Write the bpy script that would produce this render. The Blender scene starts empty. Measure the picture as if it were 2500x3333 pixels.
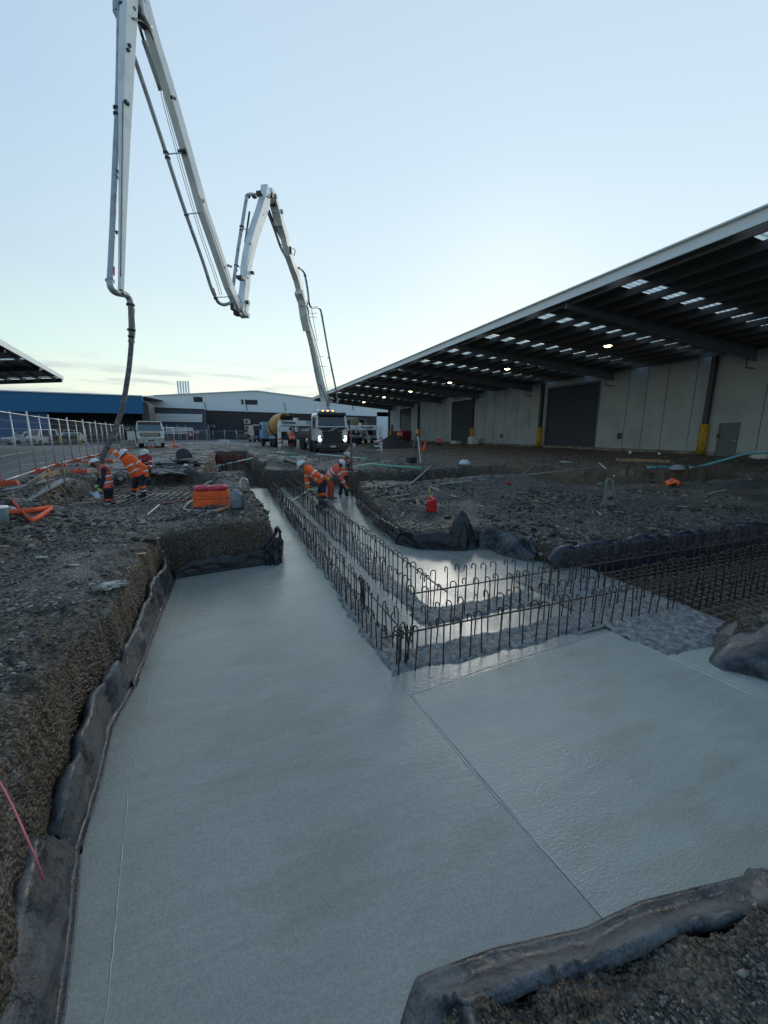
import bpy, math, random
import numpy as np
from mathutils import Vector, Matrix
rnd = random.Random(7)
SC = bpy.context.scene
COL = SC.collection
PI = math.pi
# ------------------------------------------------------------------ camera
CF, CX, CY, HZ, CH = 1280.0, 1250.0, 1666.5, 1409.0, 1.55
PITCH = math.atan((CY - HZ) / CF); YAW = math.radians(21.1)
cam_d = bpy.data.cameras.new("camera"); cam = bpy.data.objects.new("camera", cam_d); COL.objects.link(cam)
cam.location = (0, 0, CH)
cam.rotation_euler = (PI/2 - PITCH, 0, -YAW)
cam_d.sensor_fit = 'VERTICAL'; cam_d.sensor_height = 34.6; cam_d.lens = 34.6 * CF / 3333.0
cam_d.clip_end = 3000; cam_d.clip_start = 0.05
SC.camera = cam
# ------------------------------------------------------------------ sky
SUN_AZ, SUN_EL = math.radians(37), math.radians(20)      # azimuth from +Y towards +X
W = bpy.data.worlds.new("World"); SC.world = W; W.use_nodes = True
nt = W.node_tree; N = nt.nodes; L = nt.links; N.clear()
def wn(t, **k):
    n = N.new(t)
    for a, b in k.items(): setattr(n, a, b)
    return n
tc = wn('ShaderNodeTexCoord'); nrm = wn('ShaderNodeVectorMath', operation='NORMALIZE'); L.new(tc.outputs['Generated'], nrm.inputs[0])
sep = wn('ShaderNodeSeparateXYZ'); L.new(nrm.outputs[0], sep.inputs[0])
ramp = wn('ShaderNodeValToRGB'); L.new(sep.outputs[2], ramp.inputs[0])
els = ramp.color_ramp.elements
stops = [(0.0, (.72,.68,.54)), (.07, (.61,.67,.55)), (.16, (.45,.62,.62)), (.30, (.315,.465,.605)), (.50, (.205,.365,.565)), (.72, (.145,.285,.495)), (1.0, (.11,.22,.42))]
els[0].position = 0; els[0].color = stops[0][1] + (1,)
els[1].position = 1; els[1].color = stops[-1][1] + (1,)
for p_, c_ in stops[1:-1]:
    e = els.new(p_); e.color = c_ + (1,)
sd = (math.sin(SUN_AZ)*math.cos(SUN_EL), math.cos(SUN_AZ)*math.cos(SUN_EL), math.sin(SUN_EL))
dot = wn('ShaderNodeVectorMath', operation='DOT_PRODUCT'); L.new(nrm.outputs[0], dot.inputs[0]); dot.inputs[1].default_value = sd
mr = wn('ShaderNodeMapRange'); mr.inputs[1].default_value = 0.05; mr.inputs[2].default_value = 1.0; mr.clamp = True
mr.interpolation_type = 'SMOOTHSTEP'; L.new(dot.outputs['Value'], mr.inputs[0])
glow = wn('ShaderNodeMix', data_type='RGBA', blend_type='ADD'); glow.inputs[7].default_value = (.33, .32, .24, 1)
L.new(mr.outputs[0], glow.inputs[0]); L.new(ramp.outputs[0], glow.inputs[6])
# low cloud bank near the horizon
cs = wn('ShaderNodeMapping'); cs.inputs['Scale'].default_value = (3.2, 3.2, 26); L.new(nrm.outputs[0], cs.inputs[0])
cn = wn('ShaderNodeTexNoise'); cn.inputs['Scale'].default_value = 2.3; cn.inputs['Detail'].default_value = 6; L.new(cs.outputs[0], cn.inputs[0])
cr = wn('ShaderNodeMapRange'); cr.inputs[1].default_value = .50; cr.inputs[2].default_value = .66; L.new(cn.outputs[0], cr.inputs[0])
ce = wn('ShaderNodeMapRange'); ce.inputs[1].default_value = .165; ce.inputs[2].default_value = .115; L.new(sep.outputs[2], ce.inputs[0])
cm = wn('ShaderNodeMath', operation='MULTIPLY'); L.new(cr.outputs[0], cm.inputs[0]); L.new(ce.outputs[0], cm.inputs[1])
cm2 = wn('ShaderNodeMath', operation='MULTIPLY'); L.new(cm.outputs[0], cm2.inputs[0]); cm2.inputs[1].default_value = .75
cloud = wn('ShaderNodeMix', data_type='RGBA'); cloud.inputs[7].default_value = (.50, .54, .57, 1)
L.new(cm2.outputs[0], cloud.inputs[0]); L.new(glow.outputs[2], cloud.inputs[6])
# physical dusk sky laid over the measured gradient
sky = wn('ShaderNodeTexSky', sky_type='NISHITA'); sky.sun_disc = False; sky.sun_elevation = SUN_EL; sky.sun_rotation = SUN_AZ
sc_ = wn('ShaderNodeVectorMath', operation='SCALE'); sc_.inputs['Scale'].default_value = .09; L.new(sky.outputs[0], sc_.inputs[0])
mixs = wn('ShaderNodeMix', data_type='RGBA'); mixs.inputs[0].default_value = .05
L.new(cloud.outputs[2], mixs.inputs[6]); L.new(sc_.outputs[0], mixs.inputs[7])
bg = wn('ShaderNodeBackground'); bg.inputs[1].default_value = 1.0; L.new(mixs.outputs[2], bg.inputs[0])
wo = wn('ShaderNodeOutputWorld'); L.new(bg.outputs[0], wo.inputs[0])
# ------------------------------------------------------------------ sun (soft, low, before sunrise glow)
sl = bpy.data.lights.new("sun", 'SUN'); sl.energy = 0.8; sl.angle = math.radians(20); sl.color = (1.0, .93, .82)
so = bpy.data.objects.new("sun", sl); COL.objects.link(so)
so.rotation_euler = Vector(sd).to_track_quat('Z', 'Y').to_euler()
SC.view_settings.view_transform = 'Standard'; SC.view_settings.look = 'None'; SC.view_settings.gamma = 1.0
SC.view_settings.exposure = 0.25; SC.view_settings.use_curve_mapping = False
SC.cycles.max_bounces = 6; SC.cycles.transparent_max_bounces = 12
# ------------------------------------------------------------------ photo measuring helpers (world points of photo points)
Cc = np.array([0, 0, CH]); F0 = np.array([math.sin(YAW), math.cos(YAW), 0]); Rr = np.array([math.cos(YAW), -math.sin(YAW), 0]); Zz = np.array([0, 0, 1.])
Ff = F0*math.cos(PITCH) - Zz*math.sin(PITCH); Uu = F0*math.sin(PITCH) + Zz*math.cos(PITCH)
def ray(x, y): return (x-CX)*Rr + CF*Ff - (y-CY)*Uu
def at(x, y, z=0.): d = ray(x, y); return Cc + d*((z-CH)/d[2])
def atX(x, y, X): d = ray(x, y); return Cc + d*(X/d[0])
def atY(x, y, Y): d = ray(x, y); return Cc + d*(Y/d[1])
def atD(x, y, D): d = ray(x, y); return Cc + d*(D/(d @ F0))
# ------------------------------------------------------------------ noise
def _h(ix, iy, s):
    v = (ix.astype(np.int64)*374761393 + iy.astype(np.int64)*668265263 + s*974634777) & 0xffffffff
    v = ((v ^ (v >> 13)) * 1274126177) & 0xffffffff
    return ((v ^ (v >> 16)) & 0xffff)/65535.0
def vn(x, y, s=0):
    x = np.asarray(x, float); y = np.asarray(y, float)
    ix = np.floor(x); iy = np.floor(y); fx = x-ix; fy = y-iy
    fx = fx*fx*(3-2*fx); fy = fy*fy*(3-2*fy)
    a = _h(ix, iy, s); b = _h(ix+1, iy, s); c = _h(ix, iy+1, s); d = _h(ix+1, iy+1, s)
    return (a*(1-fx)+b*fx)*(1-fy) + (c*(1-fx)+d*fx)*fy - .5
def fbm(x, y, f=1., o=4, s=0, g=.5):
    r = 0; a = 1.
    for k in range(o):
        r = r + a*vn(np.asarray(x)*f+k*17.3, np.asarray(y)*f-k*9.1, s+k); f *= 2.03; a *= g
    return r
def sstep(a, b, x):
    t = np.clip((np.asarray(x, float)-a)/(b-a), 0, 1); return t*t*(3-2*t)
def sdist(poly, x, y):
    """distance to polygon, negative inside"""
    x = np.asarray(x, float); y = np.asarray(y, float); d = np.full(x.shape, 1e9); ins = np.zeros(x.shape, bool)
    n = len(poly)
    for i in range(n):
        ax, ay = poly[i]; bx, by = poly[(i+1) % n]
        ex, ey = bx-ax, by-ay; t = np.clip(((x-ax)*ex+(y-ay)*ey)/(ex*ex+ey*ey), 0, 1)
        d = np.minimum(d, np.hypot(x-ax-ex*t, y-ay-ey*t))
        c = ((ay > y) != (by > y)); xi = ax + (y-ay)*ex/(ey if abs(ey) > 1e-9 else 1e-9)
        ins ^= c & (x < xi)
    return np.where(ins, -d, d)
# ------------------------------------------------------------------ materials
MATS = {}
def mat(name, col, rough=.6, metal=0., var=.15, vscale=6., bump=0., bscale=40., spec=.5, emit=None, estr=0., coat=0., dirt=None, dscale=3., dlo=.5, dhi=.65, detail=4, streak=None):
    if name in MATS: return MATS[name]
    m = bpy.data.materials.new(name); m.use_nodes = True; t = m.node_tree; n = t.nodes; l = t.links
    b = n['Principled BSDF']; b.inputs['Roughness'].default_value = rough; b.inputs['Metallic'].default_value = metal
    b.inputs['Specular IOR Level'].default_value = spec; b.inputs['Coat Weight'].default_value = coat
    tcn = n.new('ShaderNodeTexCoord'); mp = n.new('ShaderNodeMapping'); l.new(tcn.outputs['Object'], mp.inputs[0])
    if streak: mp.inputs['Scale'].default_value = streak
    ns = n.new('ShaderNodeTexNoise'); ns.inputs['Scale'].default_value = vscale; ns.inputs['Detail'].default_value = detail; l.new(mp.outputs[0], ns.inputs[0])
    mx = n.new('ShaderNodeMix'); mx.data_type = 'RGBA'
    c0 = tuple(max(0, c*(1-var)) for c in col[:3])+(1,); c1 = tuple(min(1, c*(1+var)) for c in col[:3])+(1,)
    mx.inputs[6].default_value = c0; mx.inputs[7].default_value = c1; l.new(ns.outputs[0], mx.inputs[0]); out = mx.outputs[2]
    if dirt:
        n2 = n.new('ShaderNodeTexNoise'); n2.inputs['Scale'].default_value = dscale; n2.inputs['Detail'].default_value = 6; l.new(tcn.outputs['Object'], n2.inputs[0])
        r2 = n.new('ShaderNodeMapRange'); r2.inputs[1].default_value = dlo; r2.inputs[2].default_value = dhi; l.new(n2.outputs[0], r2.inputs[0])
        m2 = n.new('ShaderNodeMix'); m2.data_type = 'RGBA'; l.new(r2.outputs[0], m2.inputs[0]); l.new(out, m2.inputs[6]); m2.inputs[7].default_value = tuple(dirt)+(1,); out = m2.outputs[2]
    l.new(out, b.inputs['Base Color'])
    if bump:
        nb = n.new('ShaderNodeTexNoise'); nb.inputs['Scale'].default_value = bscale; nb.inputs['Detail'].default_value = 5; l.new(mp.outputs[0], nb.inputs[0])
        bp = n.new('ShaderNodeBump'); bp.inputs['Strength'].default_value = bump; bp.inputs['Distance'].default_value = .02; l.new(nb.outputs[0], bp.inputs['Height']); l.new(bp.outputs[0], b.inputs['Normal'])
    if emit: b.inputs['Emission Color'].default_value = tuple(emit)+(1,); b.inputs['Emission Strength'].default_value = estr
    MATS[name] = m; return m
# ------------------------------------------------------------------ mesh builder
class MB:
    def __init__(s): s.v = []; s.f = []; s.sm = []
    def add(s, vs, fs, smooth=False):
        o = len(s.v); s.v.extend([tuple(map(float, p)) for p in vs]); s.f.extend([tuple(i+o for i in f) for f in fs]); s.sm.extend([smooth]*len(fs)); return s
    def box(s, c, d, rz=0., R=None, bev=0.):
        x, y, z = d[0]/2, d[1]/2, d[2]/2
        if bev and min(x, y, z) > bev*1.2:
            b = bev; pts = []
            for sx in (-1, 1):
                for sy in (-1, 1):
                    for sz in (-1, 1):
                        pts += [(sx*(x-b), sy*(y-b), sz*z), (sx*(x-b), sy*y, sz*(z-b)), (sx*x, sy*(y-b), sz*(z-b))]
            idx = lambda sx, sy, sz, k: ((sx > 0)*4+(sy > 0)*2+(sz > 0))*3+k
            fs = []
            for sz in (-1, 1): fs.append([idx(-1, -1, sz, 0), idx(1, -1, sz, 0), idx(1, 1, sz, 0), idx(-1, 1, sz, 0)][::sz])
            for sy in (-1, 1): fs.append([idx(-1, sy, -1, 1), idx(1, sy, -1, 1), idx(1, sy, 1, 1), idx(-1, sy, 1, 1)][::-sy])
            for sx in (-1, 1): fs.append([idx(sx, -1, -1, 2), idx(sx, 1, -1, 2), idx(sx, 1, 1, 2), idx(sx, -1, 1, 2)][::sx])
            for sx in (-1, 1):
                for sy in (-1, 1):
                    fs.append([idx(sx, sy, -1, 1), idx(sx, sy, -1, 2), idx(sx, sy, 1, 2), idx(sx, sy, 1, 1)][::(1 if sx*sy < 0 else -1)][::-1])
            for sx in (-1, 1):
                for sz in (-1, 1):
                    fs.append([idx(sx, -1, sz, 0), idx(sx, -1, sz, 2), idx(sx, 1, sz, 2), idx(sx, 1, sz, 0)][::(1 if sx*sz < 0 else -1)])
            for sy in (-1, 1):
                for sz in (-1, 1):
                    fs.append([idx(-1, sy, sz, 0), idx(-1, sy, sz, 1), idx(1, sy, sz, 1), idx(1, sy, sz, 0)][::(-1 if sy*sz < 0 else 1)])
            for sx in (-1, 1):
                for sy in (-1, 1):
                    for sz in (-1, 1): fs.append([idx(sx, sy, sz, k) for k in range(3)][::(1 if sx*sy*sz < 0 else -1)])
        else:
            pts = [(-x, -y, -z), (x, -y, -z), (x, y, -z), (-x, y, -z), (-x, -y, z), (x, -y, z), (x, y, z), (-x, y, z)]
            fs = [(0, 3, 2, 1), (4, 5, 6, 7), (0, 1, 5, 4), (1, 2, 6, 5), (2, 3, 7, 6), (3, 0, 4, 7)]
        if R is None: R = Matrix.Rotation(rz, 3, 'Z')
        return s.add([R @ Vector(p) + Vector(c) for p in pts], fs)
    def beam(s, p0, p1, w, h, up=(0, 0, 1)):
        """rectangular bar between two points"""
        return s.loft([p0, p1], [(w, h), (w, h)], up)
    def loft(s, P, WH, up=(0, 0, 1), cap=True):
        P = [Vector(p) for p in P]; n = len(P); vs = []; upv = Vector(up)
        for i, p in enumerate(P):
            t = (P[min(i+1, n-1)]-P[max(i-1, 0)]).normalized()
            a = t.cross(upv)
            if a.length < 1e-4: a = t.cross(Vector((1, 0, 0)))
            a.normalize(); b = a.cross(t).normalized(); w, h = WH[i]
            vs += [p-a*w/2-b*h/2, p+a*w/2-b*h/2, p+a*w/2+b*h/2, p-a*w/2+b*h/2]
        fs = []
        for i in range(n-1):
            for k in range(4): fs.append((i*4+k, i*4+(k+1) % 4, i*4+4+(k+1) % 4, i*4+4+k))
        if cap: fs += [(3, 2, 1, 0), tuple(n*4-4+k for k in range(4))]
        return s.add(vs, fs)
    def cyl(s, p0, p1, r0, r1=None, seg=12, cap=True, smooth=True):
        return s.tube([p0, p1], [r0, r0 if r1 is None else r1], seg, cap, smooth)
    def tube(s, P, r, seg=8, cap=True, smooth=True, closed=False):
        P = [Vector(p) for p in P]; n = len(P)
        if not isinstance(r, (list, tuple)): r = [r]*n
        vs = []; a = None
        for i, p in enumerate(P):
            if closed: t = P[(i+1) % n]-P[i-1]
            else: t = P[min(i+1, n-1)]-P[max(i-1, 0)]
            if t.length < 1e-9: t = Vector((0, 0, 1))
            t.normalize()
            if a is None:
                a = t.cross(Vector((0, 0, 1)))
                if a.length < .05: a = t.cross(Vector((1, 0, 0)))
            a = (a - t*a.dot(t))
            if a.length < 1e-6: a = t.orthogonal()
            a.normalize(); b = t.cross(a)
            for k in range(seg):
                q = 2*PI*k/seg; vs.append(p + (a*math.cos(q)+b*math.sin(q))*r[i])
        fs = []
        for i in range(n if closed else n-1):
            j = (i+1) % n
            for k in range(seg): fs.append((i*seg+k, i*seg+(k+1) % seg, j*seg+(k+1) % seg, j*seg+k))
        s.add(vs, fs, smooth)
        if cap and not closed:
            o = len(s.v)-len(vs); s.f.append(tuple(o+k for k in range(seg))[::-1]); s.f.append(tuple(o+(n-1)*seg+k for k in range(seg))); s.sm += [False, False]
        return s
    def capsule(s, p0, p1, r0, r1, seg=14):
        p0 = Vector(p0); p1 = Vector(p1); d = (p1-p0)
        if d.length < 1e-5: d = Vector((0, 0, 1e-3))
        t = d.normalized(); P = []; R = []
        for k in range(5): q = PI/2*(1-k/4); P.append(p0 - t*math.sin(q)*r0); R.append(max(.0005, r0*math.cos(q)))
        for k in range(5): q = PI/2*k/4; P.append(p1 + t*math.sin(q)*r1); R.append(max(.0005, r1*math.cos(q)))
        return s.tube(P, R, seg)
    def ball(s, c, r, sx=1, sy=1, sz=1, seg=14, rings=9, R=None, zlo=-1.):
        vs = []; fs = []
        a0 = math.asin(zlo)
        for i in range(rings+1):
            a = a0+(PI/2-a0)*i/rings
            for k in range(seg):
                q = 2*PI*k/seg; v = Vector((r*sx*math.cos(a)*math.cos(q), r*sy*math.cos(a)*math.sin(q), r*sz*math.sin(a)))
                if R is not None: v = R @ v
                vs.append(v+Vector(c))
        for i in range(rings):
            for k in range(seg): fs.append((i*seg+k, i*seg+(k+1) % seg, (i+1)*seg+(k+1) % seg, (i+1)*seg+k))
        return s.add(vs, fs, True)
    def lathe(s, prof, c=(0, 0, 0), seg=20, R=None, smooth=True):
        vs = []; fs = []
        for (r, z) in prof:
            for k in range(seg):
                q = 2*PI*k/seg; v = Vector((r*math.cos(q), r*math.sin(q), z))
                if R is not None: v = R @ v
                vs.append(v+Vector(c))
        for i in range(len(prof)-1):
            for k in range(seg): fs.append((i*seg+k, i*seg+(k+1) % seg, (i+1)*seg+(k+1) % seg, (i+1)*seg+k))
        fs.append(tuple(range(seg))[::-1]); fs.append(tuple((len(prof)-1)*seg+k for k in range(seg)))
        return s.add(vs, fs, smooth)
    def prism(s, pts, vec):
        """polygon of 3D points extruded by a vector"""
        n = len(pts); v = Vector(vec); vs = [Vector(p) for p in pts]+[Vector(p)+v for p in pts]
        fs = [tuple(range(n))[::-1], tuple(range(n, 2*n))]+[(i, (i+1) % n, n+(i+1) % n, n+i) for i in range(n)]
        return s.add(vs, fs)
    def grid(s, G, smooth=True, flip=False):
        """G[i][j] points"""
        a = len(G); b = len(G[0]); vs = [p for r in G for p in r]; fs = []
        for i in range(a-1):
            for j in range(b-1):
                f = (i*b+j, i*b+j+1, (i+1)*b+j+1, (i+1)*b+j); fs.append(f[::-1] if flip else f)
        return s.add(vs, fs, smooth)
    def build(s, name, m=None, parent=None, world=False):
        me = bpy.data.meshes.new(name); off = Vector((0, 0, 0))
        if world and parent is not None:
            q = parent
            while q is not None: off += q.location; q = q.parent
        me.from_pydata([(x-off.x, y-off.y, z-off.z) for x, y, z in s.v], [], s.f)
        me.polygons.foreach_set('use_smooth', s.sm); me.validate(); me.update()
        o = bpy.data.objects.new(name, me); COL.objects.link(o)
        if m is not None: me.materials.append(m)
        if parent is not None: o.parent = parent
        return o
def tag(o, label=None, cat=None, group=None, kind=None):
    if label: o['label'] = label
    if cat: o['category'] = cat
    if group: o['group'] = group
    if kind: o['kind'] = kind
    return o
def thing(name, label, cat, loc=(0, 0, 0), rz=0., group=None):
    o = bpy.data.objects.new(name, None); COL.objects.link(o); o.location = tuple(map(float, loc)); o.rotation_euler = (0, 0, rz)
    o.empty_display_size = .2
    return tag(o, label, cat, group)
def CH_OF(o): return list(o.children)
def copy_tree(o, parent=None, top=True):
    c = o.copy(); COL.objects.link(c)
    if parent is not None: c.parent = parent
    for ch in CH_OF(o): copy_tree(ch, c, False)
    return c
def text(s_, size, loc, rot, m, parent, name='lettering', ext=.004, bold=0., sx=1.):
    cu = bpy.data.curves.new(name, 'FONT'); cu.body = s_; cu.size = size; cu.extrude = ext; cu.offset = bold; cu.align_x = 'CENTER'; cu.align_y = 'CENTER'; cu.resolution_u = 3
    t = bpy.data.objects.new('tmp_text', cu); COL.objects.link(t)
    dg = bpy.context.evaluated_depsgraph_get(); me = bpy.data.meshes.new_from_object(t.evaluated_get(dg)); me.name = name
    bpy.data.objects.remove(t); me.materials.clear(); me.materials.append(m)
    o = bpy.data.objects.new(name, me); COL.objects.link(o); o.parent = parent; o.location = loc; o.rotation_euler = rot; o.scale = (sx, 1, 1)
    return o
# ================================================================== GROUND
SLZ = -0.75
EXC = [(-.78,-1.5),(.3,-1.5),(.36,.5),(.50,1.04),(.95,1.02),(1.39,.94),(1.74,.91),(2.43,.79),(4.7,.43),(4.72,2.35),(5.3,2.62),(6.2,2.5),(15,2.1),
       (15,4.5),(9,4.75),(6.2,4.9),(5.2,4.95),(4.98,5.4),(5.04,5.9),(4.83,6.42),(4.16,6.51),(3.4,6.85),(3.13,7.39),(3.33,9.9),(3.75,12.3),(4.1,13.6),
       (4.3,16.9),(.95,17.5),(.62,17.5),(.5,14.9),(.6,11.5),(.75,8.6),(.72,7.35),(.66,7.05),(-.4,6.95),(-1.0,6.85),(-1.02,5.4),(-1.0,4.0),(-1.05,3.3),(-1.0,2.7),(-.98,2.2),(-.86,1.7)]
T2 = [(-.95,17.2),(1.2,17.2),(1.3,26),(1.15,37),(-1.15,37),(-1.05,26)]
T3 = [(4.1,13.9),(7,13.2),(9.3,13.5),(10.4,12.2),(11.3,10.2),(13.8,9.5),(19,8.4),(19.5,10.4),(15,11.2),(13.6,12.6),(12.2,15.6),(7.9,15.3),(4.2,15.6)]
T4 = [(-4.7,10.9),(-3.7,10.35),(-2.6,9.95),(-.85,9.9),(-.75,14),(-.9,16.4),(-2.2,18.0),(-3.6,18.2),(-4.9,15.6)]
def gbase(x, y):
    x = np.asarray(x, float); y = np.asarray(y, float)
    r = sstep(7, 19, y + np.maximum(0, x-7)*.75)
    z = -.42*sstep(.9, 1.9, x)*(1-r) ; nf = sstep(2.4, 1.5, y)*sstep(-.2, .2, x); z = z*(1-nf) - .50*nf
    # spoil heaps and worn hollows
    for (a, b, h, s1, s2) in [(-4.3,9.9,.24,.9,.55),(-4.6,10.8,.2,.8,.6),(3.9,10.2,.16,.7,1.6),(5.2,10.6,.14,1.2,.5),(1.9,19.3,.28,1.0,.9),(3.1,18.9,.22,1.2,.8),
                              (8.5,7.5,.10,2.0,1.4),(7.2,12.1,.16,1.6,.5),(9.2,12.0,.12,1.6,.5),(-1.9,19.4,.18,1.0,1.4),(2.6,24,.2,1.1,3.5),(-2.3,24,.16,.8,4.),(12.6,7.6,.10,3,.5),(14,14.5,.14,4,.6),(5.4,6.9,.06,.8,.5),(-3.4,10.6,.16,.35,.25),(-5.2,10.2,.2,.5,.35),(-3.9,9.0,.10,.5,.3),(4.6,9.6,.10,.4,.3),(6.3,9.2,.08,.6,.35),(7.5,5.6,.05,1.6,.3)]:
        z = z + h*np.exp(-((x-a)/s1)**2-((y-b)/s2)**2)
    return z
def gh(x, y, detail=True):
    """final ground height and soil masks"""
    x = np.asarray(x, float); y = np.asarray(y, float)
    z = gbase(x, y); far = 1/(1+np.hypot(x, y)/25.)
    w1 = .09*fbm(x, y, 2.2, 3, 5) + .06*fbm(x, y, 8., 3, 9)
    d1 = sdist(EXC, x, y) - .035 + w1*.8; d2 = sdist(T2, x, y) + w1*1.5; d3 = sdist(T3, x, y)+w1*2.; d4 = sdist(T4, x, y)+w1*2.5
    site = sstep(-6.9, -5.4, x+.16*(y-12)*sstep(10, 12, y)) * sstep(75, 55, y) 
    spoil = sstep(.0, .2, fbm(x, y, .55, 3, 31)+.14)*site
    if detail:
        z = z + site*(.05*fbm(x, y, .8, 3, 2) + (.022+.05*spoil)*fbm(x, y, 5., 4, 3, .55) + (.012+.02*spoil)*np.abs(fbm(x, y, 22., 2, 7)))
    z = z + site*sstep(8, 14, y+np.maximum(0, x-5)*.6)*(.11*(np.abs(fbm(x*.22, y, .9, 3, 71))-.12) + .05*spoil*fbm(x, y, 2.4, 3, 73))
    out = z
    wall = .13+.05*fbm(x, y, 3, 2, 12)
    lip = sstep(.55, .0, d1)
    out = out - .05*lip*site
    prof = lambda d, w: np.clip(d/w, 0, 1)**.75
    rough = .05*fbm(x, y, 9, 3, 21)
    p1 = prof(d1, wall); out = (-1.05+rough*.6)*(1-p1) + out*p1 + .045*fbm(x+z, y, 6., 3, 81)*4*p1*(1-p1)
    p2 = prof(d2, wall*1.3); out = np.minimum(out, (-1.0+rough)*(1-p2)+out*p2)
    p3 = prof(d3, wall*2.2); out = np.minimum(out, (-.95+rough)*(1-p3)+out*p3)
    p4 = prof(d4, wall*2.5); out = np.minimum(out, (-.42+rough*.6)*(1-p4)+out*p4)
    dm = np.minimum(np.minimum(d1, d2), np.minimum(d3+.1, d4+.1))
    soil = np.clip(sstep(.42, .16, dm + .25*fbm(x, y, 3.3, 3, 41)) + .55*spoil*sstep(.0, .25, fbm(x, y, 1.7, 3, 43)+.05), 0, 1)
    warm = sstep(10, 15.5, x+.1*y)*sstep(.45, .1, fbm(x*.4, y, .5, 3, 51)-.1)*sstep(70, 45, y)
    return out, soil*site, warm*site, site
def at_g(px, py):
    z = 0.
    for _ in range(14):
        p = at(px, py, z); z = .5*z+.5*float(gh(p[0:1], p[1:2], False)[0][0])
    p = at(px, py, z); return Vector((p[0], p[1], z))
def gz(x, y): return float(gh(np.array([x]), np.array([y]))[0][0])
az = np.concatenate([np.radians(np.arange(-180, -42, 4.)), np.radians(np.arange(-42, 84, .19)), np.radians(np.arange(84, 180, 4.))])
rr = np.concatenate([[.02, .2], .4*np.exp(np.arange(0, math.log(900/.4), .0062))])
AZ, RRg = np.meshgrid(az, rr); gx = RRg*np.sin(AZ); gy = RRg*np.cos(AZ)
gzz, soil, warm, site = gh(gx.ravel(), gy.ravel())
nr, na = len(rr), len(az)
co = np.stack([gx.ravel(), gy.ravel(), gzz - .03*(1-site)], 1).astype(np.float32)
i, j = np.meshgrid(np.arange(nr-1), np.arange(na), indexing='ij'); i = i.ravel(); j = j.ravel(); j2 = (j+1) % na
quads = np.stack([i*na+j, (i+1)*na+j, (i+1)*na+j2, i*na+j2], 1)[:, ::-1].astype(np.int32)
me = bpy.data.meshes.new('ground'); me.vertices.add(len(co)); me.vertices.foreach_set('co', co.ravel())
me.loops.add(quads.size); me.loops.foreach_set('vertex_index', quads.ravel()); me.polygons.add(len(quads))
me.polygons.foreach_set('loop_start', np.arange(0, quads.size, 4, dtype=np.int32)); me.polygons.foreach_set('loop_total', np.full(len(quads), 4, np.int32))
me.polygons.foreach_set('use_smooth', np.ones(len(quads), bool)); me.update(calc_edges=True); me.validate()
for nm, arr in (('soil', soil), ('warm', warm)):
    a_ = me.attributes.new(nm, 'FLOAT', 'POINT'); a_.data.foreach_set('value', arr.astype(np.float32))
ground = bpy.data.objects.new('ground', me); COL.objects.link(ground); ground['kind'] = 'structure'
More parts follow.
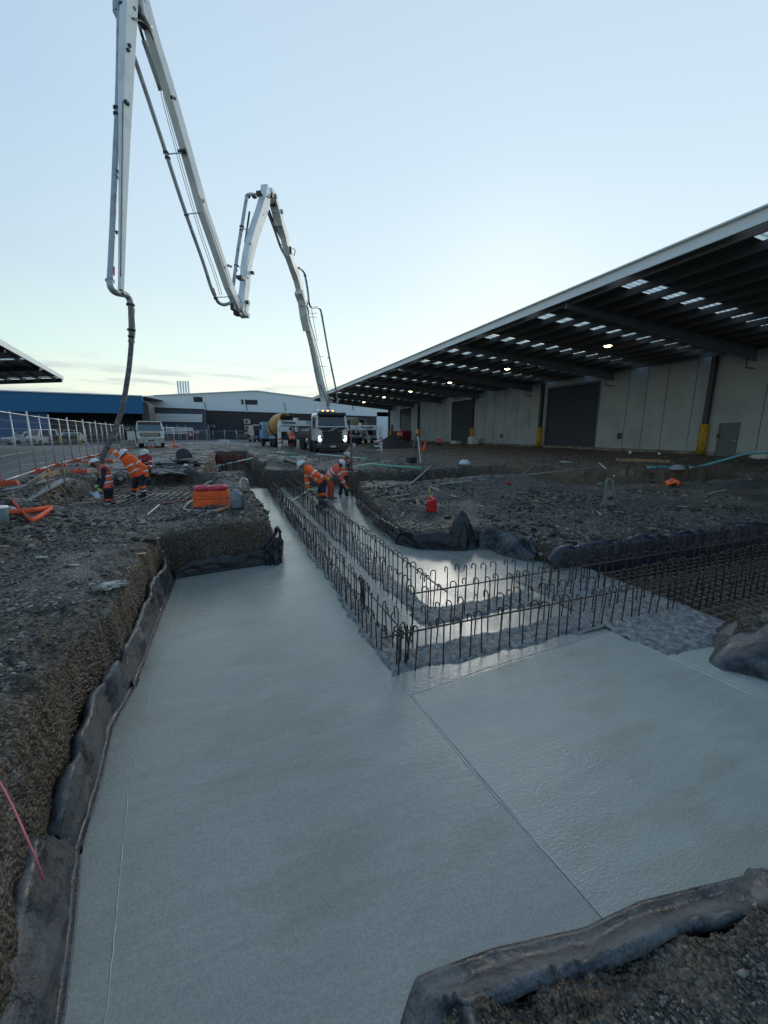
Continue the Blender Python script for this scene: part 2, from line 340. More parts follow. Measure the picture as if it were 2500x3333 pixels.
def ground_material():
    m = bpy.data.materials.new('gravel_and_soil'); m.use_nodes = True; t = m.node_tree; n = t.nodes; l = t.links; b = n['Principled BSDF']
    tcn = n.new('ShaderNodeTexCoord')
    def node(ty, **k):
        q = n.new(ty)
        for a, v in k.items(): setattr(q, a, v)
        return q
    v1 = node('ShaderNodeTexVoronoi'); v1.inputs['Scale'].default_value = 34; l.new(tcn.outputs['Object'], v1.inputs[0])
    v2 = node('ShaderNodeTexVoronoi'); v2.inputs['Scale'].default_value = 70; l.new(tcn.outputs['Object'], v2.inputs[0])
    sp = node('ShaderNodeSeparateColor'); l.new(v1.outputs['Color'], sp.inputs[0])
    sp2 = node('ShaderNodeSeparateColor'); l.new(v2.outputs['Color'], sp2.inputs[0])
    r1 = node('ShaderNodeValToRGB'); l.new(sp.outputs[0], r1.inputs[0])
    def ramp_(r, st):
        e = r.color_ramp.elements; e[0].position = st[0][0]; e[0].color = st[0][1]+(1,); e[1].position = st[-1][0]; e[1].color = st[-1][1]+(1,)
        for p_, c_ in st[1:-1]: q = e.new(p_); q.color = c_+(1,)
    ramp_(r1, [(0, (.018,.0165,.013)), (.4, (.042,.039,.031)), (.75, (.086,.081,.066)), (.93, (.15,.143,.118)), (1, (.34,.325,.27))])
    r2 = node('ShaderNodeValToRGB'); l.new(sp2.outputs[0], r2.inputs[0]); ramp_(r2, [(0, (.026,.018,.011)), (.45, (.062,.043,.026)), (.8, (.105,.078,.052)), (1, (.20,.165,.12))])
    a1 = node('ShaderNodeAttribute', attribute_name='soil'); a2 = node('ShaderNodeAttribute', attribute_name='warm')
    big = node('ShaderNodeTexNoise'); big.inputs['Scale'].default_value = .9; big.inputs['Detail'].default_value = 5; l.new(tcn.outputs['Object'], big.inputs[0])
    # clay blotches
    r3 = node('ShaderNodeValToRGB'); l.new(sp2.outputs[1], r3.inputs[0]); ramp_(r3, [(0, (.080,.054,.032)), (.6, (.150,.104,.062)), (1, (.26,.20,.13))])
    mA = node('ShaderNodeMix', data_type='RGBA'); l.new(a1.outputs['Fac'], mA.inputs[0]); l.new(r1.outputs[0], mA.inputs[6]); l.new(r2.outputs[0], mA.inputs[7])
    mw = node('ShaderNodeMath', operation='MULTIPLY'); l.new(a2.outputs['Fac'], mw.inputs[0]); mw.inputs[1].default_value = .95
    mB = node('ShaderNodeMix', data_type='RGBA'); l.new(mw.outputs[0], mB.inputs[0]); l.new(mA.outputs[2], mB.inputs[6]); l.new(r3.outputs[0], mB.inputs[7])
    bm_ = node('ShaderNodeMapRange'); bm_.inputs[1].default_value = .35; bm_.inputs[2].default_value = .65; bm_.inputs[3].default_value = .62; bm_.inputs[4].default_value = 1.25; l.new(big.outputs[0], bm_.inputs[0])
    sc = node('ShaderNodeVectorMath', operation='SCALE'); l.new(mB.outputs[2], sc.inputs[0]); l.new(bm_.outputs[0], sc.inputs['Scale'])
    # pale cement crumbs and chalky patches
    pn = node('ShaderNodeTexNoise'); pn.inputs['Scale'].default_value = 1.6; pn.inputs['Detail'].default_value = 8; pn.inputs['Roughness'].default_value = .7; l.new(tcn.outputs['Object'], pn.inputs[0])
    pr = node('ShaderNodeMapRange'); pr.inputs[1].default_value = .56; pr.inputs[2].default_value = .72; l.new(pn.outputs[0], pr.inputs[0])
    pm = node('ShaderNodeMath', operation='MULTIPLY'); l.new(pr.outputs[0], pm.inputs[0]); l.new(sp.outputs[2], pm.inputs[1])
    mC = node('ShaderNodeMix', data_type='RGBA'); l.new(pm.outputs[0], mC.inputs[0]); l.new(sc.outputs[0], mC.inputs[6]); mC.inputs[7].default_value = (.34, .335, .30, 1)
    l.new(mC.outputs[2], b.inputs['Base Color'])
    b.inputs['Roughness'].default_value = .78
    rr_ = node('ShaderNodeMapRange'); l.new(big.outputs[0], rr_.inputs[0]); rr_.inputs[1].default_value = .35; rr_.inputs[2].default_value = .6; rr_.inputs[3].default_value = .32; rr_.inputs[4].default_value = .9; l.new(rr_.outputs[0], b.inputs['Roughness'])
    ad = node('ShaderNodeMath', operation='MULTIPLY_ADD'); l.new(v2.outputs['Distance'], ad.inputs[0]); ad.inputs[1].default_value = .5; l.new(v1.outputs['Distance'], ad.inputs[2])
    bp = node('ShaderNodeBump', invert=True); bp.inputs['Strength'].default_value = .9; bp.inputs['Distance'].default_value = .022; l.new(ad.outputs[0], bp.inputs['Height']); l.new(bp.outputs[0], b.inputs['Normal'])
    return m
me.materials.append(ground_material())
# loose stones: real pieces scattered over the near ground
def stones(n, cx0, sizes, seed, name, pick, zoff=0., mats=None, flat=.6):
    R_ = np.random.RandomState(seed)
    az_ = R_.uniform(math.radians(-40), math.radians(82), n*3); r_ = np.exp(R_.uniform(math.log(cx0[0]), math.log(cx0[1]), n*3))
    x = r_*np.sin(az_); y = r_*np.cos(az_); z, so_, wa_, si_ = gh(x, y); ok = pick(x, y, z, so_, si_); x, y, z = x[ok][:n], y[ok][:n], z[ok][:n]; n = len(x)
    base = np.array([(0, 0, 1), (.894, 0, .447), (.276, .851, .447), (-.724, .526, .447), (-.724, -.526, .447), (.276, -.851, .447), (.724, .526, -.447), (-.276, .851, -.447), (-.894, 0, -.447), (-.276, -.851, -.447), (.724, -.526, -.447), (0, 0, -1)])
    fc = np.array([(0,1,2),(0,2,3),(0,3,4),(0,4,5),(0,5,1),(1,6,2),(2,7,3),(3,8,4),(4,9,5),(5,10,1),(2,6,7),(3,7,8),(4,8,9),(5,9,10),(1,10,6),(11,7,6),(11,8,7),(11,9,8),(11,10,9),(11,6,10)])
    s = sizes[0]*np.exp(np.abs(R_.normal(0, .45, n)))*np.clip(np.hypot(x, y)/3.5, .7, sizes[1]); s = np.minimum(s, sizes[2])
    P = base[None]*(1+R_.uniform(-.28, .28, (n, 12, 1)))*s[:, None, None]*np.stack([R_.uniform(.7, 1.4, n), R_.uniform(.6, 1.1, n), R_.uniform(.35, .8, n)*flat/.6], 1)[:, None, :]
    a = R_.uniform(0, 2*PI, n); ca, sa = np.cos(a)[:, None], np.sin(a)[:, None]; b = R_.normal(0, .35, n); cb, sb = np.cos(b)[:, None], np.sin(b)[:, None]
    X = P[..., 0]*ca-P[..., 1]*sa; Y = P[..., 0]*sa+P[..., 1]*ca; Zp = P[..., 2]; X, Zp = X*cb+Zp*sb, -X*sb+Zp*cb
    V = np.stack([X+x[:, None], Y+y[:, None], Zp+z[:, None]+s[:, None]*.18+zoff], 2).reshape(-1, 3).astype(np.float32)
    Fq = (fc[None]+np.arange(n)[:, None, None]*12).reshape(-1, 3).astype(np.int32)
    m = bpy.data.meshes.new(name); m.vertices.add(len(V)); m.vertices.foreach_set('co', V.ravel()); m.loops.add(Fq.size); m.loops.foreach_set('vertex_index', Fq.ravel())
    m.polygons.add(len(Fq)); m.polygons.foreach_set('loop_start', np.arange(0, Fq.size, 3, dtype=np.int32)); m.polygons.foreach_set('loop_total', np.full(len(Fq), 3, np.int32)); m.update(calc_edges=True); m.validate()
    o = bpy.data.objects.new(name, m); COL.objects.link(o); m.materials.append(mats); return o
def stone_mat(name, cols, rough=.6):
    m = bpy.data.materials.new(name); m.use_nodes = True; t = m.node_tree; n = t.nodes; l = t.links
    g = n.new('ShaderNodeNewGeometry'); r = n.new('ShaderNodeValToRGB'); l.new(g.outputs['Random Per Island'], r.inputs[0]); e = r.color_ramp.elements
    e[0].position = 0; e[0].color = cols[0]+(1,); e[1].position = 1; e[1].color = cols[-1]+(1,)
    for k, c in enumerate(cols[1:-1]): q = e.new((k+1)/(len(cols)-1)); q.color = c+(1,)
    l.new(r.outputs[0], n['Principled BSDF'].inputs['Base Color']); n['Principled BSDF'].inputs['Roughness'].default_value = rough; return m
near_ok = lambda x, y, z, so_, si_: (z > -.65) & (si_ > .5) & (so_ < .5) & (sdist(EXC, x, y) > .03) & (fbm(x, y, 1.3, 3, 91)+.6*fbm(x, y, 5., 2, 95) > -.10)
tag(stones(42000, (.7, 14), (.0062, 2.3, .022), 3, 'gravel', near_ok, mats=stone_mat('bluestone_chips', [(.014,.013,.011),(.032,.030,.025),(.055,.052,.043),(.085,.081,.067),(.14,.133,.11),(.30,.285,.23)])), kind='stuff')
bank_ok = lambda x, y, z, so_, si_: (z > -.8) & (si_ > .5) & (so_ > .35) & (fbm(x, y+z, 2.6, 3, 97) > -.08)
tag(stones(24000, (.7, 16), (.0055, 2.6, .04), 4, 'soil_crumbs', bank_ok, mats=stone_mat('brown_clods', [(.022,.017,.012),(.044,.032,.022),(.078,.057,.036),(.12,.083,.046),(.18,.15,.11)], .85)), kind='stuff')
clod_ok = lambda x, y, z, so_, si_: (z > -.65) & (si_ > .5) & (fbm(x, y, .5, 3, 31) > -.05)
tag(stones(4600, (6.5, 34), (.02, 1.8, .06), 5, 'rubble', clod_ok, mats=stone_mat('rubble_lumps', [(.020,.017,.013),(.038,.032,.024),(.065,.055,.040),(.11,.096,.072),(.26,.245,.20)], .8)), kind='stuff')
# ================================================================== WET CONCRETE
def concrete_material(name, col, rlo, rhi, bump, bscale, rough_patch=False, sheen=.5):
    m = bpy.data.materials.new(name); m.use_nodes = True; t = m.node_tree; n = t.nodes; l = t.links; b = n['Principled BSDF']
    tcn = n.new('ShaderNodeTexCoord')
    mp = n.new('ShaderNodeMapping'); mp.inputs['Rotation'].default_value = (0, 0, .25); mp.inputs['Scale'].default_value = (1, 2.6, 1); l.new(tcn.outputs['Object'], mp.inputs[0])
    n1 = n.new('ShaderNodeTexNoise'); n1.inputs['Scale'].default_value = 1.1; n1.inputs['Detail'].default_value = 6; l.new(tcn.outputs['Object'], n1.inputs[0])
    n2 = n.new('ShaderNodeTexNoise'); n2.inputs['Scale'].default_value = bscale; n2.inputs['Detail'].default_value = 6; n2.inputs['Roughness'].default_value = .6; l.new(mp.outputs[0], n2.inputs[0])
    n3 = n.new('ShaderNodeTexNoise'); n3.inputs['Scale'].default_value = 110; n3.inputs['Detail'].default_value = 3; l.new(tcn.outputs['Object'], n3.inputs[0])
    mx = n.new('ShaderNodeMix'); mx.data_type = 'RGBA'; l.new(n1.outputs[0], mx.inputs[0]); mx.inputs[6].default_value = tuple(c*.80 for c in col)+(1,); mx.inputs[7].default_value = tuple(min(1, c*1.2) for c in col)+(1,)
    ms = n.new('ShaderNodeMapRange'); ms.inputs[1].default_value = .38; ms.inputs[2].default_value = .62; ms.inputs[3].default_value = .88; ms.inputs[4].default_value = 1.10; l.new(n3.outputs[0], ms.inputs[0])
    sc = n.new('ShaderNodeVectorMath'); sc.operation = 'SCALE'; l.new(mx.outputs[2], sc.inputs[0]); l.new(ms.outputs[0], sc.inputs['Scale'])
    n8 = n.new('ShaderNodeTexNoise'); n8.inputs['Scale'].default_value = 3.5; n8.inputs['Detail'].default_value = 5; n8.inputs['Distortion'].default_value = .8; mp8 = n.new('ShaderNodeMapping'); mp8.inputs['Rotation'].default_value = (0, 0, -.5); mp8.inputs['Scale'].default_value = (.5, 3.2, 1); l.new(tcn.outputs['Object'], mp8.inputs[0]); l.new(mp8.outputs[0], n8.inputs[0])
    r8 = n.new('ShaderNodeMapRange'); r8.inputs[1].default_value = .35; r8.inputs[2].default_value = .65; r8.inputs[3].default_value = .95; r8.inputs[4].default_value = 1.04; l.new(n8.outputs[0], r8.inputs[0])
    s8 = n.new('ShaderNodeVectorMath'); s8.operation = 'SCALE'; l.new(sc.outputs[0], s8.inputs[0]); l.new(r8.outputs[0], s8.inputs['Scale']); sc = s8
    # dark aggregate specks
    vo = n.new('ShaderNodeTexVoronoi'); vo.inputs['Scale'].default_value = 9; l.new(tcn.outputs['Object'], vo.inputs[0])
    vr = n.new('ShaderNodeMapRange'); vr.inputs[1].default_value = .035; vr.inputs[2].default_value = .05; l.new(vo.outputs['Distance'], vr.inputs[0])
    sp = n.new('ShaderNodeSeparateColor'); l.new(vo.outputs['Color'], sp.inputs[0]); gt = n.new('ShaderNodeMath'); gt.operation = 'LESS_THAN'; l.new(sp.outputs[1], gt.inputs[0]); gt.inputs[1].default_value = .80
    mxx = n.new('ShaderNodeMath'); mxx.operation = 'MAXIMUM'; l.new(vr.outputs[0], mxx.inputs[0]); l.new(gt.outputs[0], mxx.inputs[1])
    m3 = n.new('ShaderNodeMix'); m3.data_type = 'RGBA'; l.new(mxx.outputs[0], m3.inputs[0]); m3.inputs[6].default_value = (.07, .08, .085, 1); l.new(sc.outputs[0], m3.inputs[7])
    n6 = n.new('ShaderNodeTexNoise'); n6.inputs['Scale'].default_value = .85; n6.inputs['Detail'].default_value = 7; n6.inputs['Roughness'].default_value = .65; l.new(mp.outputs[0], n6.inputs[0])
    r6 = n.new('ShaderNodeMapRange'); r6.inputs[1].default_value = .52; r6.inputs[2].default_value = .60; r6.inputs[4].default_value = .42; l.new(n6.outputs[0], r6.inputs[0])
    m6 = n.new('ShaderNodeMix'); m6.data_type = 'RGBA'; m6.blend_type = 'MULTIPLY'; l.new(r6.outputs[0], m6.inputs[0]); l.new(m3.outputs[2], m6.inputs[6]); m6.inputs[7].default_value = (.84, .78, .62, 1)
    l.new(m6.outputs[2], b.inputs['Base Color'])
    if rough_patch:
        n7 = n.new('ShaderNodeTexNoise'); n7.inputs['Scale'].default_value = 15; n7.inputs['Detail'].default_value = 8; n7.inputs['Roughness'].default_value = .72; l.new(tcn.outputs['Object'], n7.inputs[0])
        r7 = n.new('ShaderNodeMapRange'); r7.inputs[1].default_value = .36; r7.inputs[2].default_value = .64; r7.inputs[3].default_value = .30; r7.inputs[4].default_value = 1.55; l.new(n7.outputs[0], r7.inputs[0])
        s7 = n.new('ShaderNodeVectorMath'); s7.operation = 'SCALE'; l.new(m6.outputs[2], s7.inputs[0]); l.new(r7.outputs[0], s7.inputs['Scale']); l.new(s7.outputs[0], b.inputs['Base Color'])
    rg = n.new('ShaderNodeMapRange'); rg.inputs[1].default_value = .35; rg.inputs[2].default_value = .65; rg.inputs[3].default_value = rlo; rg.inputs[4].default_value = rhi; l.new(n1.outputs[0], rg.inputs[0]); l.new(rg.outputs[0], b.inputs['Roughness'])
    b.inputs['Specular IOR Level'].default_value = sheen
    bp = n.new('ShaderNodeBump'); bp.inputs['Strength'].default_value = bump; bp.inputs['Distance'].default_value = .01; l.new(n2.outputs[0], bp.inputs['Height'])
    b2 = n.new('ShaderNodeBump'); b2.inputs['Strength'].default_value = bump*.6; b2.inputs['Distance'].default_value = .003; l.new(n3.outputs[0], b2.inputs['Height']); l.new(bp.outputs[0], b2.inputs['Normal']); l.new(b2.outputs[0], b.inputs['Normal'])
    return m
wet = concrete_material('wet_concrete', (.28, .29, .255), .10, .30, .28, 15)
dry = concrete_material('setting_concrete', (.31, .33, .295), .24, .46, .45, 34)
roughc = concrete_material('rough_concrete', (.20, .21, .20), .32, .75, 1., 34, True)
def slab(name, poly, z, m):
    mb = MB(); mb.add([(x, y, z) for x, y in poly], [tuple(range(len(poly)))]); o = mb.build(name, m); o['kind'] = 'structure'; return o
slab('slab_surface', [(-1.5,-1.8),(.36,-1.8),(.40,.6),(.53,1.07),(.95,1.05),(1.39,.97),(1.74,.94),(2.43,.82),(5.4,.44),(5.5,2.9),(4.95,3.14),(5.3,4.75),(5.6,6.9),(3.6,7.3),(3.9,12),(4.6,17.2),(.2,17.3),(.2,7.6),(-1.5,7.5)], SLZ, wet)
slab('slab_surface_finished', [(1.515,.98),(1.74,.95),(2.43,.83),(5.35,.46),(5.2,2.9),(4.12,3.03),(1.35,2.82)], SLZ+.004, dry)
# rough bands of concrete between the starter bars
def rough_strip(name, x0, y0, x1, y1, z=SLZ+.006, amp=.028, res=.016, keep=None):
    nx = max(8, int(abs(x1-x0)/res)); ny = max(8, int(abs(y1-y0)/res)); nx = min(nx, 420); ny = min(ny, 520)
    X, Y = np.meshgrid(np.linspace(x0, x1, nx), np.linspace(y0, y1, ny), indexing='ij')
    e = np.minimum(np.minimum(X-min(x0, x1), max(x0, x1)-X), np.minimum(Y-min(y0, y1), max(y0, y1)-Y))
    wob = .10*fbm(X, Y, 3.5, 4, 77)
    k = sstep(.0, .06, e+wob-.015)
    Z = z - .012 + k*(.012 + amp*(.35+1.5*np.abs(fbm(X, Y, 24, 3, 61, .6)) + .7*fbm(X, Y, 7, 2, 62)))
    mb = MB(); mb.grid([[(X[a, b], Y[a, b], Z[a, b]) for b in range(ny)] for a in range(nx)], True); o = mb.build(name, roughc); o['kind'] = 'structure'; return o
rough_strip('rough_concrete_band', 1.25, 3.1, 1.60, 11.5)
rough_strip('rough_concrete_band', 1.27, 3.10, 4.4, 3.56, z=SLZ+.010)
rough_strip('rough_concrete_band', 1.99, 4.32, 2.36, 11.5, z=SLZ+.007)
rough_strip('rough_concrete_band', 1.95, 3.92, 3.9, 4.36, z=SLZ+.011)
rough_strip('rough_concrete_band', 4.05, 2.35, 5.6, 5.0, z=SLZ+.013, amp=.025)
# trowel ridges and joint lines left in the surface
ridge_m = mat('cement_ridge', (.52, .53, .49), .5, bump=.3, bscale=80)
def ridge(pts, r=.004, z=SLZ+.003):
    P = []
    for a, b in zip(pts[:-1], pts[1:]):
        n_ = max(2, int(math.hypot(b[0]-a[0], b[1]-a[1])/.05))
        for k in range(n_): t = k/n_; P.append((a[0]+(b[0]-a[0])*t + rnd.uniform(-.003, .003), a[1]+(b[1]-a[1])*t+rnd.uniform(-.003, .003)))
    mb = MB(); mb.tube([(p[0], p[1], 0) for p in P], [r*rnd.uniform(.25, 1.15) for _ in P], 8); mb.v = [(x, y, z-.0008+zz*.38) for x, y, zz in mb.v]; return mb
for pts, r, nm in [([(1.33,3.1),(1.40,2.0),(1.52,1.05)], .0045, 'trowel_ridge'), ([(1.35,2.83),(2.2,2.93),(4.05,3.04)], .0045, 'trowel_ridge'), ([(4.08,3.05),(4.13,2.4),(4.22,1.5),(4.25,.9)], .008, 'trowel_ridge'), ([(4.16,2.95),(4.21,2.3),(4.30,1.45)], .005, 'trowel_ridge'),
                   ([(-.82,6.3),(-.84,4.0),(-.78,2.6),(-.63,1.5),(-.62,1.2)], .003, 'trowel_ridge'), ([(3.35,7.1),(3.75,6.4),(4.1,5.0)], .006, 'trowel_ridge'), ([(1.6,4.4),(1.62,6.5),(1.62,9)], .004, 'trowel_ridge'), ([(1.94,4.6),(1.93,7)], .004, 'trowel_ridge')]:
    o = ridge(pts, r, SLZ+.004).build(nm, ridge_m); o['kind'] = 'structure'
# ================================================================== POLYTHENE MEMBRANES
def poly_mat(name, col, splash, lo, hi, rough=.32):
    m = bpy.data.materials.new(name); m.use_nodes = True; t = m.node_tree; n = t.nodes; l = t.links; b = n['Principled BSDF']
    tcn = n.new('ShaderNodeTexCoord'); n1 = n.new('ShaderNodeTexNoise'); n1.inputs['Scale'].default_value = 3.2; n1.inputs['Detail'].default_value = 9; n1.inputs['Roughness'].default_value = .75; l.new(tcn.outputs['Object'], n1.inputs[0])
    n2 = n.new('ShaderNodeTexNoise'); n2.inputs['Scale'].default_value = 90; n2.inputs['Detail'].default_value = 3; l.new(tcn.outputs['Object'], n2.inputs[0])
    ad = n.new('ShaderNodeMath'); ad.operation = 'MULTIPLY_ADD'; l.new(n2.outputs[0], ad.inputs[0]); ad.inputs[1].default_value = .35; l.new(n1.outputs[0], ad.inputs[2])
    r = n.new('ShaderNodeMapRange'); r.inputs[1].default_value = lo; r.inputs[2].default_value = hi; l.new(ad.outputs[0], r.inputs[0])
    mx = n.new('ShaderNodeMix'); mx.data_type = 'RGBA'; l.new(r.outputs[0], mx.inputs[0]); mx.inputs[6].default_value = col+(1,); mx.inputs[7].default_value = splash+(1,); l.new(mx.outputs[2], b.inputs['Base Color'])
    r2 = n.new('ShaderNodeMapRange'); l.new(r.outputs[0], r2.inputs[0]); r2.inputs[3].default_value = rough; r2.inputs[4].default_value = .75; l.new(r2.outputs[0], b.inputs['Roughness'])
    n4 = n.new('ShaderNodeTexNoise'); n4.inputs['Scale'].default_value = 9; n4.inputs['Detail'].default_value = 4; l.new(tcn.outputs['Object'], n4.inputs[0])
    n5 = n.new('ShaderNodeTexVoronoi'); n5.feature = 'F1'; n5.inputs['Scale'].default_value = 5; ws = n.new('ShaderNodeMix'); ws.data_type = 'VECTOR'; ws.inputs[0].default_value = .35; l.new(tcn.outputs['Object'], ws.inputs[4]); l.new(n4.outputs['Color'], ws.inputs[5]); l.new(ws.outputs[1], n5.inputs[0])
    ab = n.new('ShaderNodeMath'); ab.operation = 'MULTIPLY_ADD'; ab.inputs[1].default_value = .8; l.new(n5.outputs['Distance'], ab.inputs[0]); l.new(n4.outputs[0], ab.inputs[2])
    bp = n.new('ShaderNodeBump'); bp.inputs['Strength'].default_value = .35; bp.inputs['Distance'].default_value = .03; l.new(ab.outputs[0], bp.inputs['Height']); l.new(bp.outputs[0], b.inputs['Normal'])
    return m
polyA = poly_mat('black_polythene', (.008, .010, .014), (.10, .105, .10), .70, .95, .38)
polyC = poly_mat('navy_polythene', (.016, .020, .036), (.05, .055, .07), .75, 1.0, .3)
polyB = poly_mat('cement_splashed_polythene', (.014, .017, .023), (.14, .155, .16), .60, .86, .36)
def resample(pts, n):
    P = [Vector(p) for p in pts]; d = [0]
    for a, b in zip(P[:-1], P[1:]): d.append(d[-1]+(b-a).length)
    out = []
    for k in range(n):
        s = d[-1]*k/(n-1); i = 0
        while i < len(d)-2 and d[i+1] < s: i += 1
        t = (s-d[i])/max(1e-9, d[i+1]-d[i]); out.append(P[i].lerp(P[i+1], t))
    return out
def membrane(label, pts, side, zt, out=.06, m=polyA, seed=0, curl=.05, fold=.035, group='polythene sheets lining the dug edges', zb=None, lay=.03):
    """sheet rising from the slab edge up the bank; side=+1: bank lies to the left of the path direction"""
    L_ = sum((Vector(b)-Vector(a)).length for a, b in zip(pts[:-1], pts[1:]))
    n = max(12, int(L_/.028)); n = min(n, 420); P = resample([(p[0], p[1], 0) for p in pts], n); G = []
    cx_, cy_ = P[0].x, P[0].y
    for k, p in enumerate(P):
        t = (P[min(k+3, n-1)]-P[max(k-3, 0)]).normalized(); nv = Vector((-t.y, t.x, 0))*side; s = L_*k/(n-1)
        top = (zt[0]+(zt[1]-zt[0])*k/(n-1)) if isinstance(zt, tuple) else zt
        top += .11*float(vn(s*2.1, seed*3.1, 5+seed)) + .06*float(vn(s*6.3, seed, 8)) + .03*float(vn(s*17., seed, 9))
        e = min(1, min(k, n-1-k)/6); row = []
        f1 = float(fbm(s*1.6, seed*7.7, 1., 3, 17+seed)); f2 = float(vn(s*9., seed*2., 23))
        hh = top-SLZ; zb_ = (SLZ+.006) if zb is None else zb; hh = top-zb_
        for q in range(15):
            u = q/14
            if u < .2: z = zb_; off = -lay*(1-u/.2) - .01
            elif u < .85: v = (u-.2)/.65; z = zb_+hh*v*(.6+.4*e); off = out*v**1.5 + fold*math.sin(v*PI)*(2*f1+.6*f2) + (fold/.035)*(.05*(abs(float(vn(s*5+v*4, v*3-s, 33+seed)))-.2)*math.sin(v*PI) + .03*(abs(float(vn(s*11-v*5, v*6, 3+seed)))-.2))
            else: v = (u-.85)/.15; z = zb_+hh*(.6+.4*e)*(1 - .10*v*v*(1+f2)) ; off = out + curl*v*(1+1.2*f1)
            row.append(p+nv*(off+.02*f1*min(1, u*3)) + Vector((0, 0, z)) + t*(.03*f2*u))
        G.append(row)
    mb = MB(); mb.grid(G, True); mb2 = MB(); o = mb.build('polythene_sheet', m)
    so_ = o.modifiers.new('thick', 'SOLIDIFY'); so_.thickness = .003
    return tag(o, label, 'plastic sheet', group)
membrane('cement splashed black plastic sheet lining the near left bank, bottom corner of slab', [(-.80,.6),(-.82,1.53),(-.88,1.85),(-.98,2.30)], 1, (-.42,-.40), .12, polyB, 1, .06, .05)
membrane('crumpled black plastic strip along the middle of the left bank', [(-.97,2.25),(-1.0,2.74),(-1.06,3.32),(-1.0,3.95)], 1, (-.50,-.42), .04, polyB, 2, .05, .03)
membrane('pale splashed plastic strip along the far half of the left bank', [(-1.0,3.85),(-1.01,4.69),(-1.01,5.38),(-1.0,6.1),(-1.0,6.75)], 1, (-.40,-.38), .05, polyB, 3, .05, .04)
membrane('plastic sheet along the foot of the brown cut bank facing the camera', [(-1.0,6.82),(-.4,6.92),(.3,7.0),(.62,7.02)], 1, (-.55,-.42), .03, polyA, 4, .05, .03)
membrane('torn bunched plastic sheet at the pointed corner of the left bank', [(.45,6.95),(.68,7.0),(.76,7.3),(.78,7.6)], 1, (-.33,-.12), .03, polyA, 5, .09, .09)
membrane('black plastic sheet along the left side of the narrow north arm', [(.78,7.6),(.76,8.6),(.62,11.5),(.5,14.6)], 1, (-.5,-.45), .04, polyA, 6)
membrane('plastic sheet edging the slab in the bottom right corner, over loose stones', [(5.0,.42),(2.43,.79),(1.74,.92),(1.39,.94),(.95,1.03),(.60,1.07),(.50,.98),(.44,.6),(.4,-.2)], 1, (-.56,-.50), .15, polyB, 7, .03, .05, lay=.05)
membrane('black plastic sheet along the right side of the north arm past the bars', [(3.75,12.3),(3.33,9.9),(3.2,8.6),(3.13,7.4)], 1, (-.56,-.44), .06, polyA, 8, .06, .05)
membrane('wrinkled plastic sheet round the corner below the heaped black sheet', [(3.13,7.4),(3.4,6.88),(4.1,6.5),(4.5,6.44)], 1, (-.45,-.42), .06, polyA, 9, .08, .07)
membrane('grey sheen plastic fold rising beside the brown clay corner', [(4.55,6.42),(4.83,6.40),(5.02,5.9),(4.98,5.4)], 1, (-.28,-.46), .04, polyB, 10, .06, .04)
membrane('smooth dark plastic wall lining the far side of the open rebar pit', [(4.98,4.84),(6.2,4.76),(9,4.60),(15,4.34)], 1, (-.34,-.30), .10, polyC, 11, .16, .01, zb=-1.0)
# heaped sheets (tucked lumps of folded polythene)
def lump(label, c, sx, sy, h, m, seed, rz=0., lean=(0, 0), sharp=.35):
    G = []; nu, nv_ = 72, 34
    for a in range(nu+1):
        q = 2*PI*a/nu; row = []
        for b in range(nv_+1):
            v = b/nv_; w = (1-v)**.55 if v > .0 else 1
            rad = (1-v**2.2)*.9+.1*(1-v); k = float(fbm(math.cos(q)*2.2+seed, math.sin(q)*2.2+v*1.6, 1., 4, seed))
            fold_ = 1+sharp*k+.10*abs(math.sin(q*5+v*4+seed))*(1-v)
            x = math.cos(q)*sx*rad*fold_; y = math.sin(q)*sy*rad*fold_; z = h*(v**.75)*(1+.35*float(vn(math.cos(q)*1.5+seed, math.sin(q)*1.5+v*3, seed+4))*(1-v))
            if a == nu: x, y, z = G[0][b][3]
            X = x*math.cos(rz)-y*math.sin(rz)+c[0]+lean[0]*v; Y = x*math.sin(rz)+y*math.cos(rz)+c[1]+lean[1]*v
            row.append((X, Y, z+c[2], (x, y, z)))
        G.append(row)
    mb = MB(); mb.grid([[(p[0], p[1], p[2]) for p in r] for r in G], True)
    return tag(mb.build('plastic_heap', m), label, 'plastic sheet', 'heaps of folded polythene')
lump('tall heap of black folded plastic standing at the slab edge behind the red can', (4.28,6.72,-.78), .30, .24, .80, polyA, 12, .3, (.02, .02), .30)
lump('low folded grey plastic lying along the clay bank right of the tall heap', (4.95,6.05,-.78), .22, .5, .42, polyB, 15, .1, (0, 0), .4)
lump('large blue grey plastic covered bundle at the right picture edge', (5.35,2.0,-.85), .85, .62, .55, polyB, 19, .2, (.1, 0), .3)
lump('small black crumpled plastic lump near the tip of the left bank', (.55,7.12,-.78), .15, .2, .5, polyA, 23, 0, (0, 0), .6)
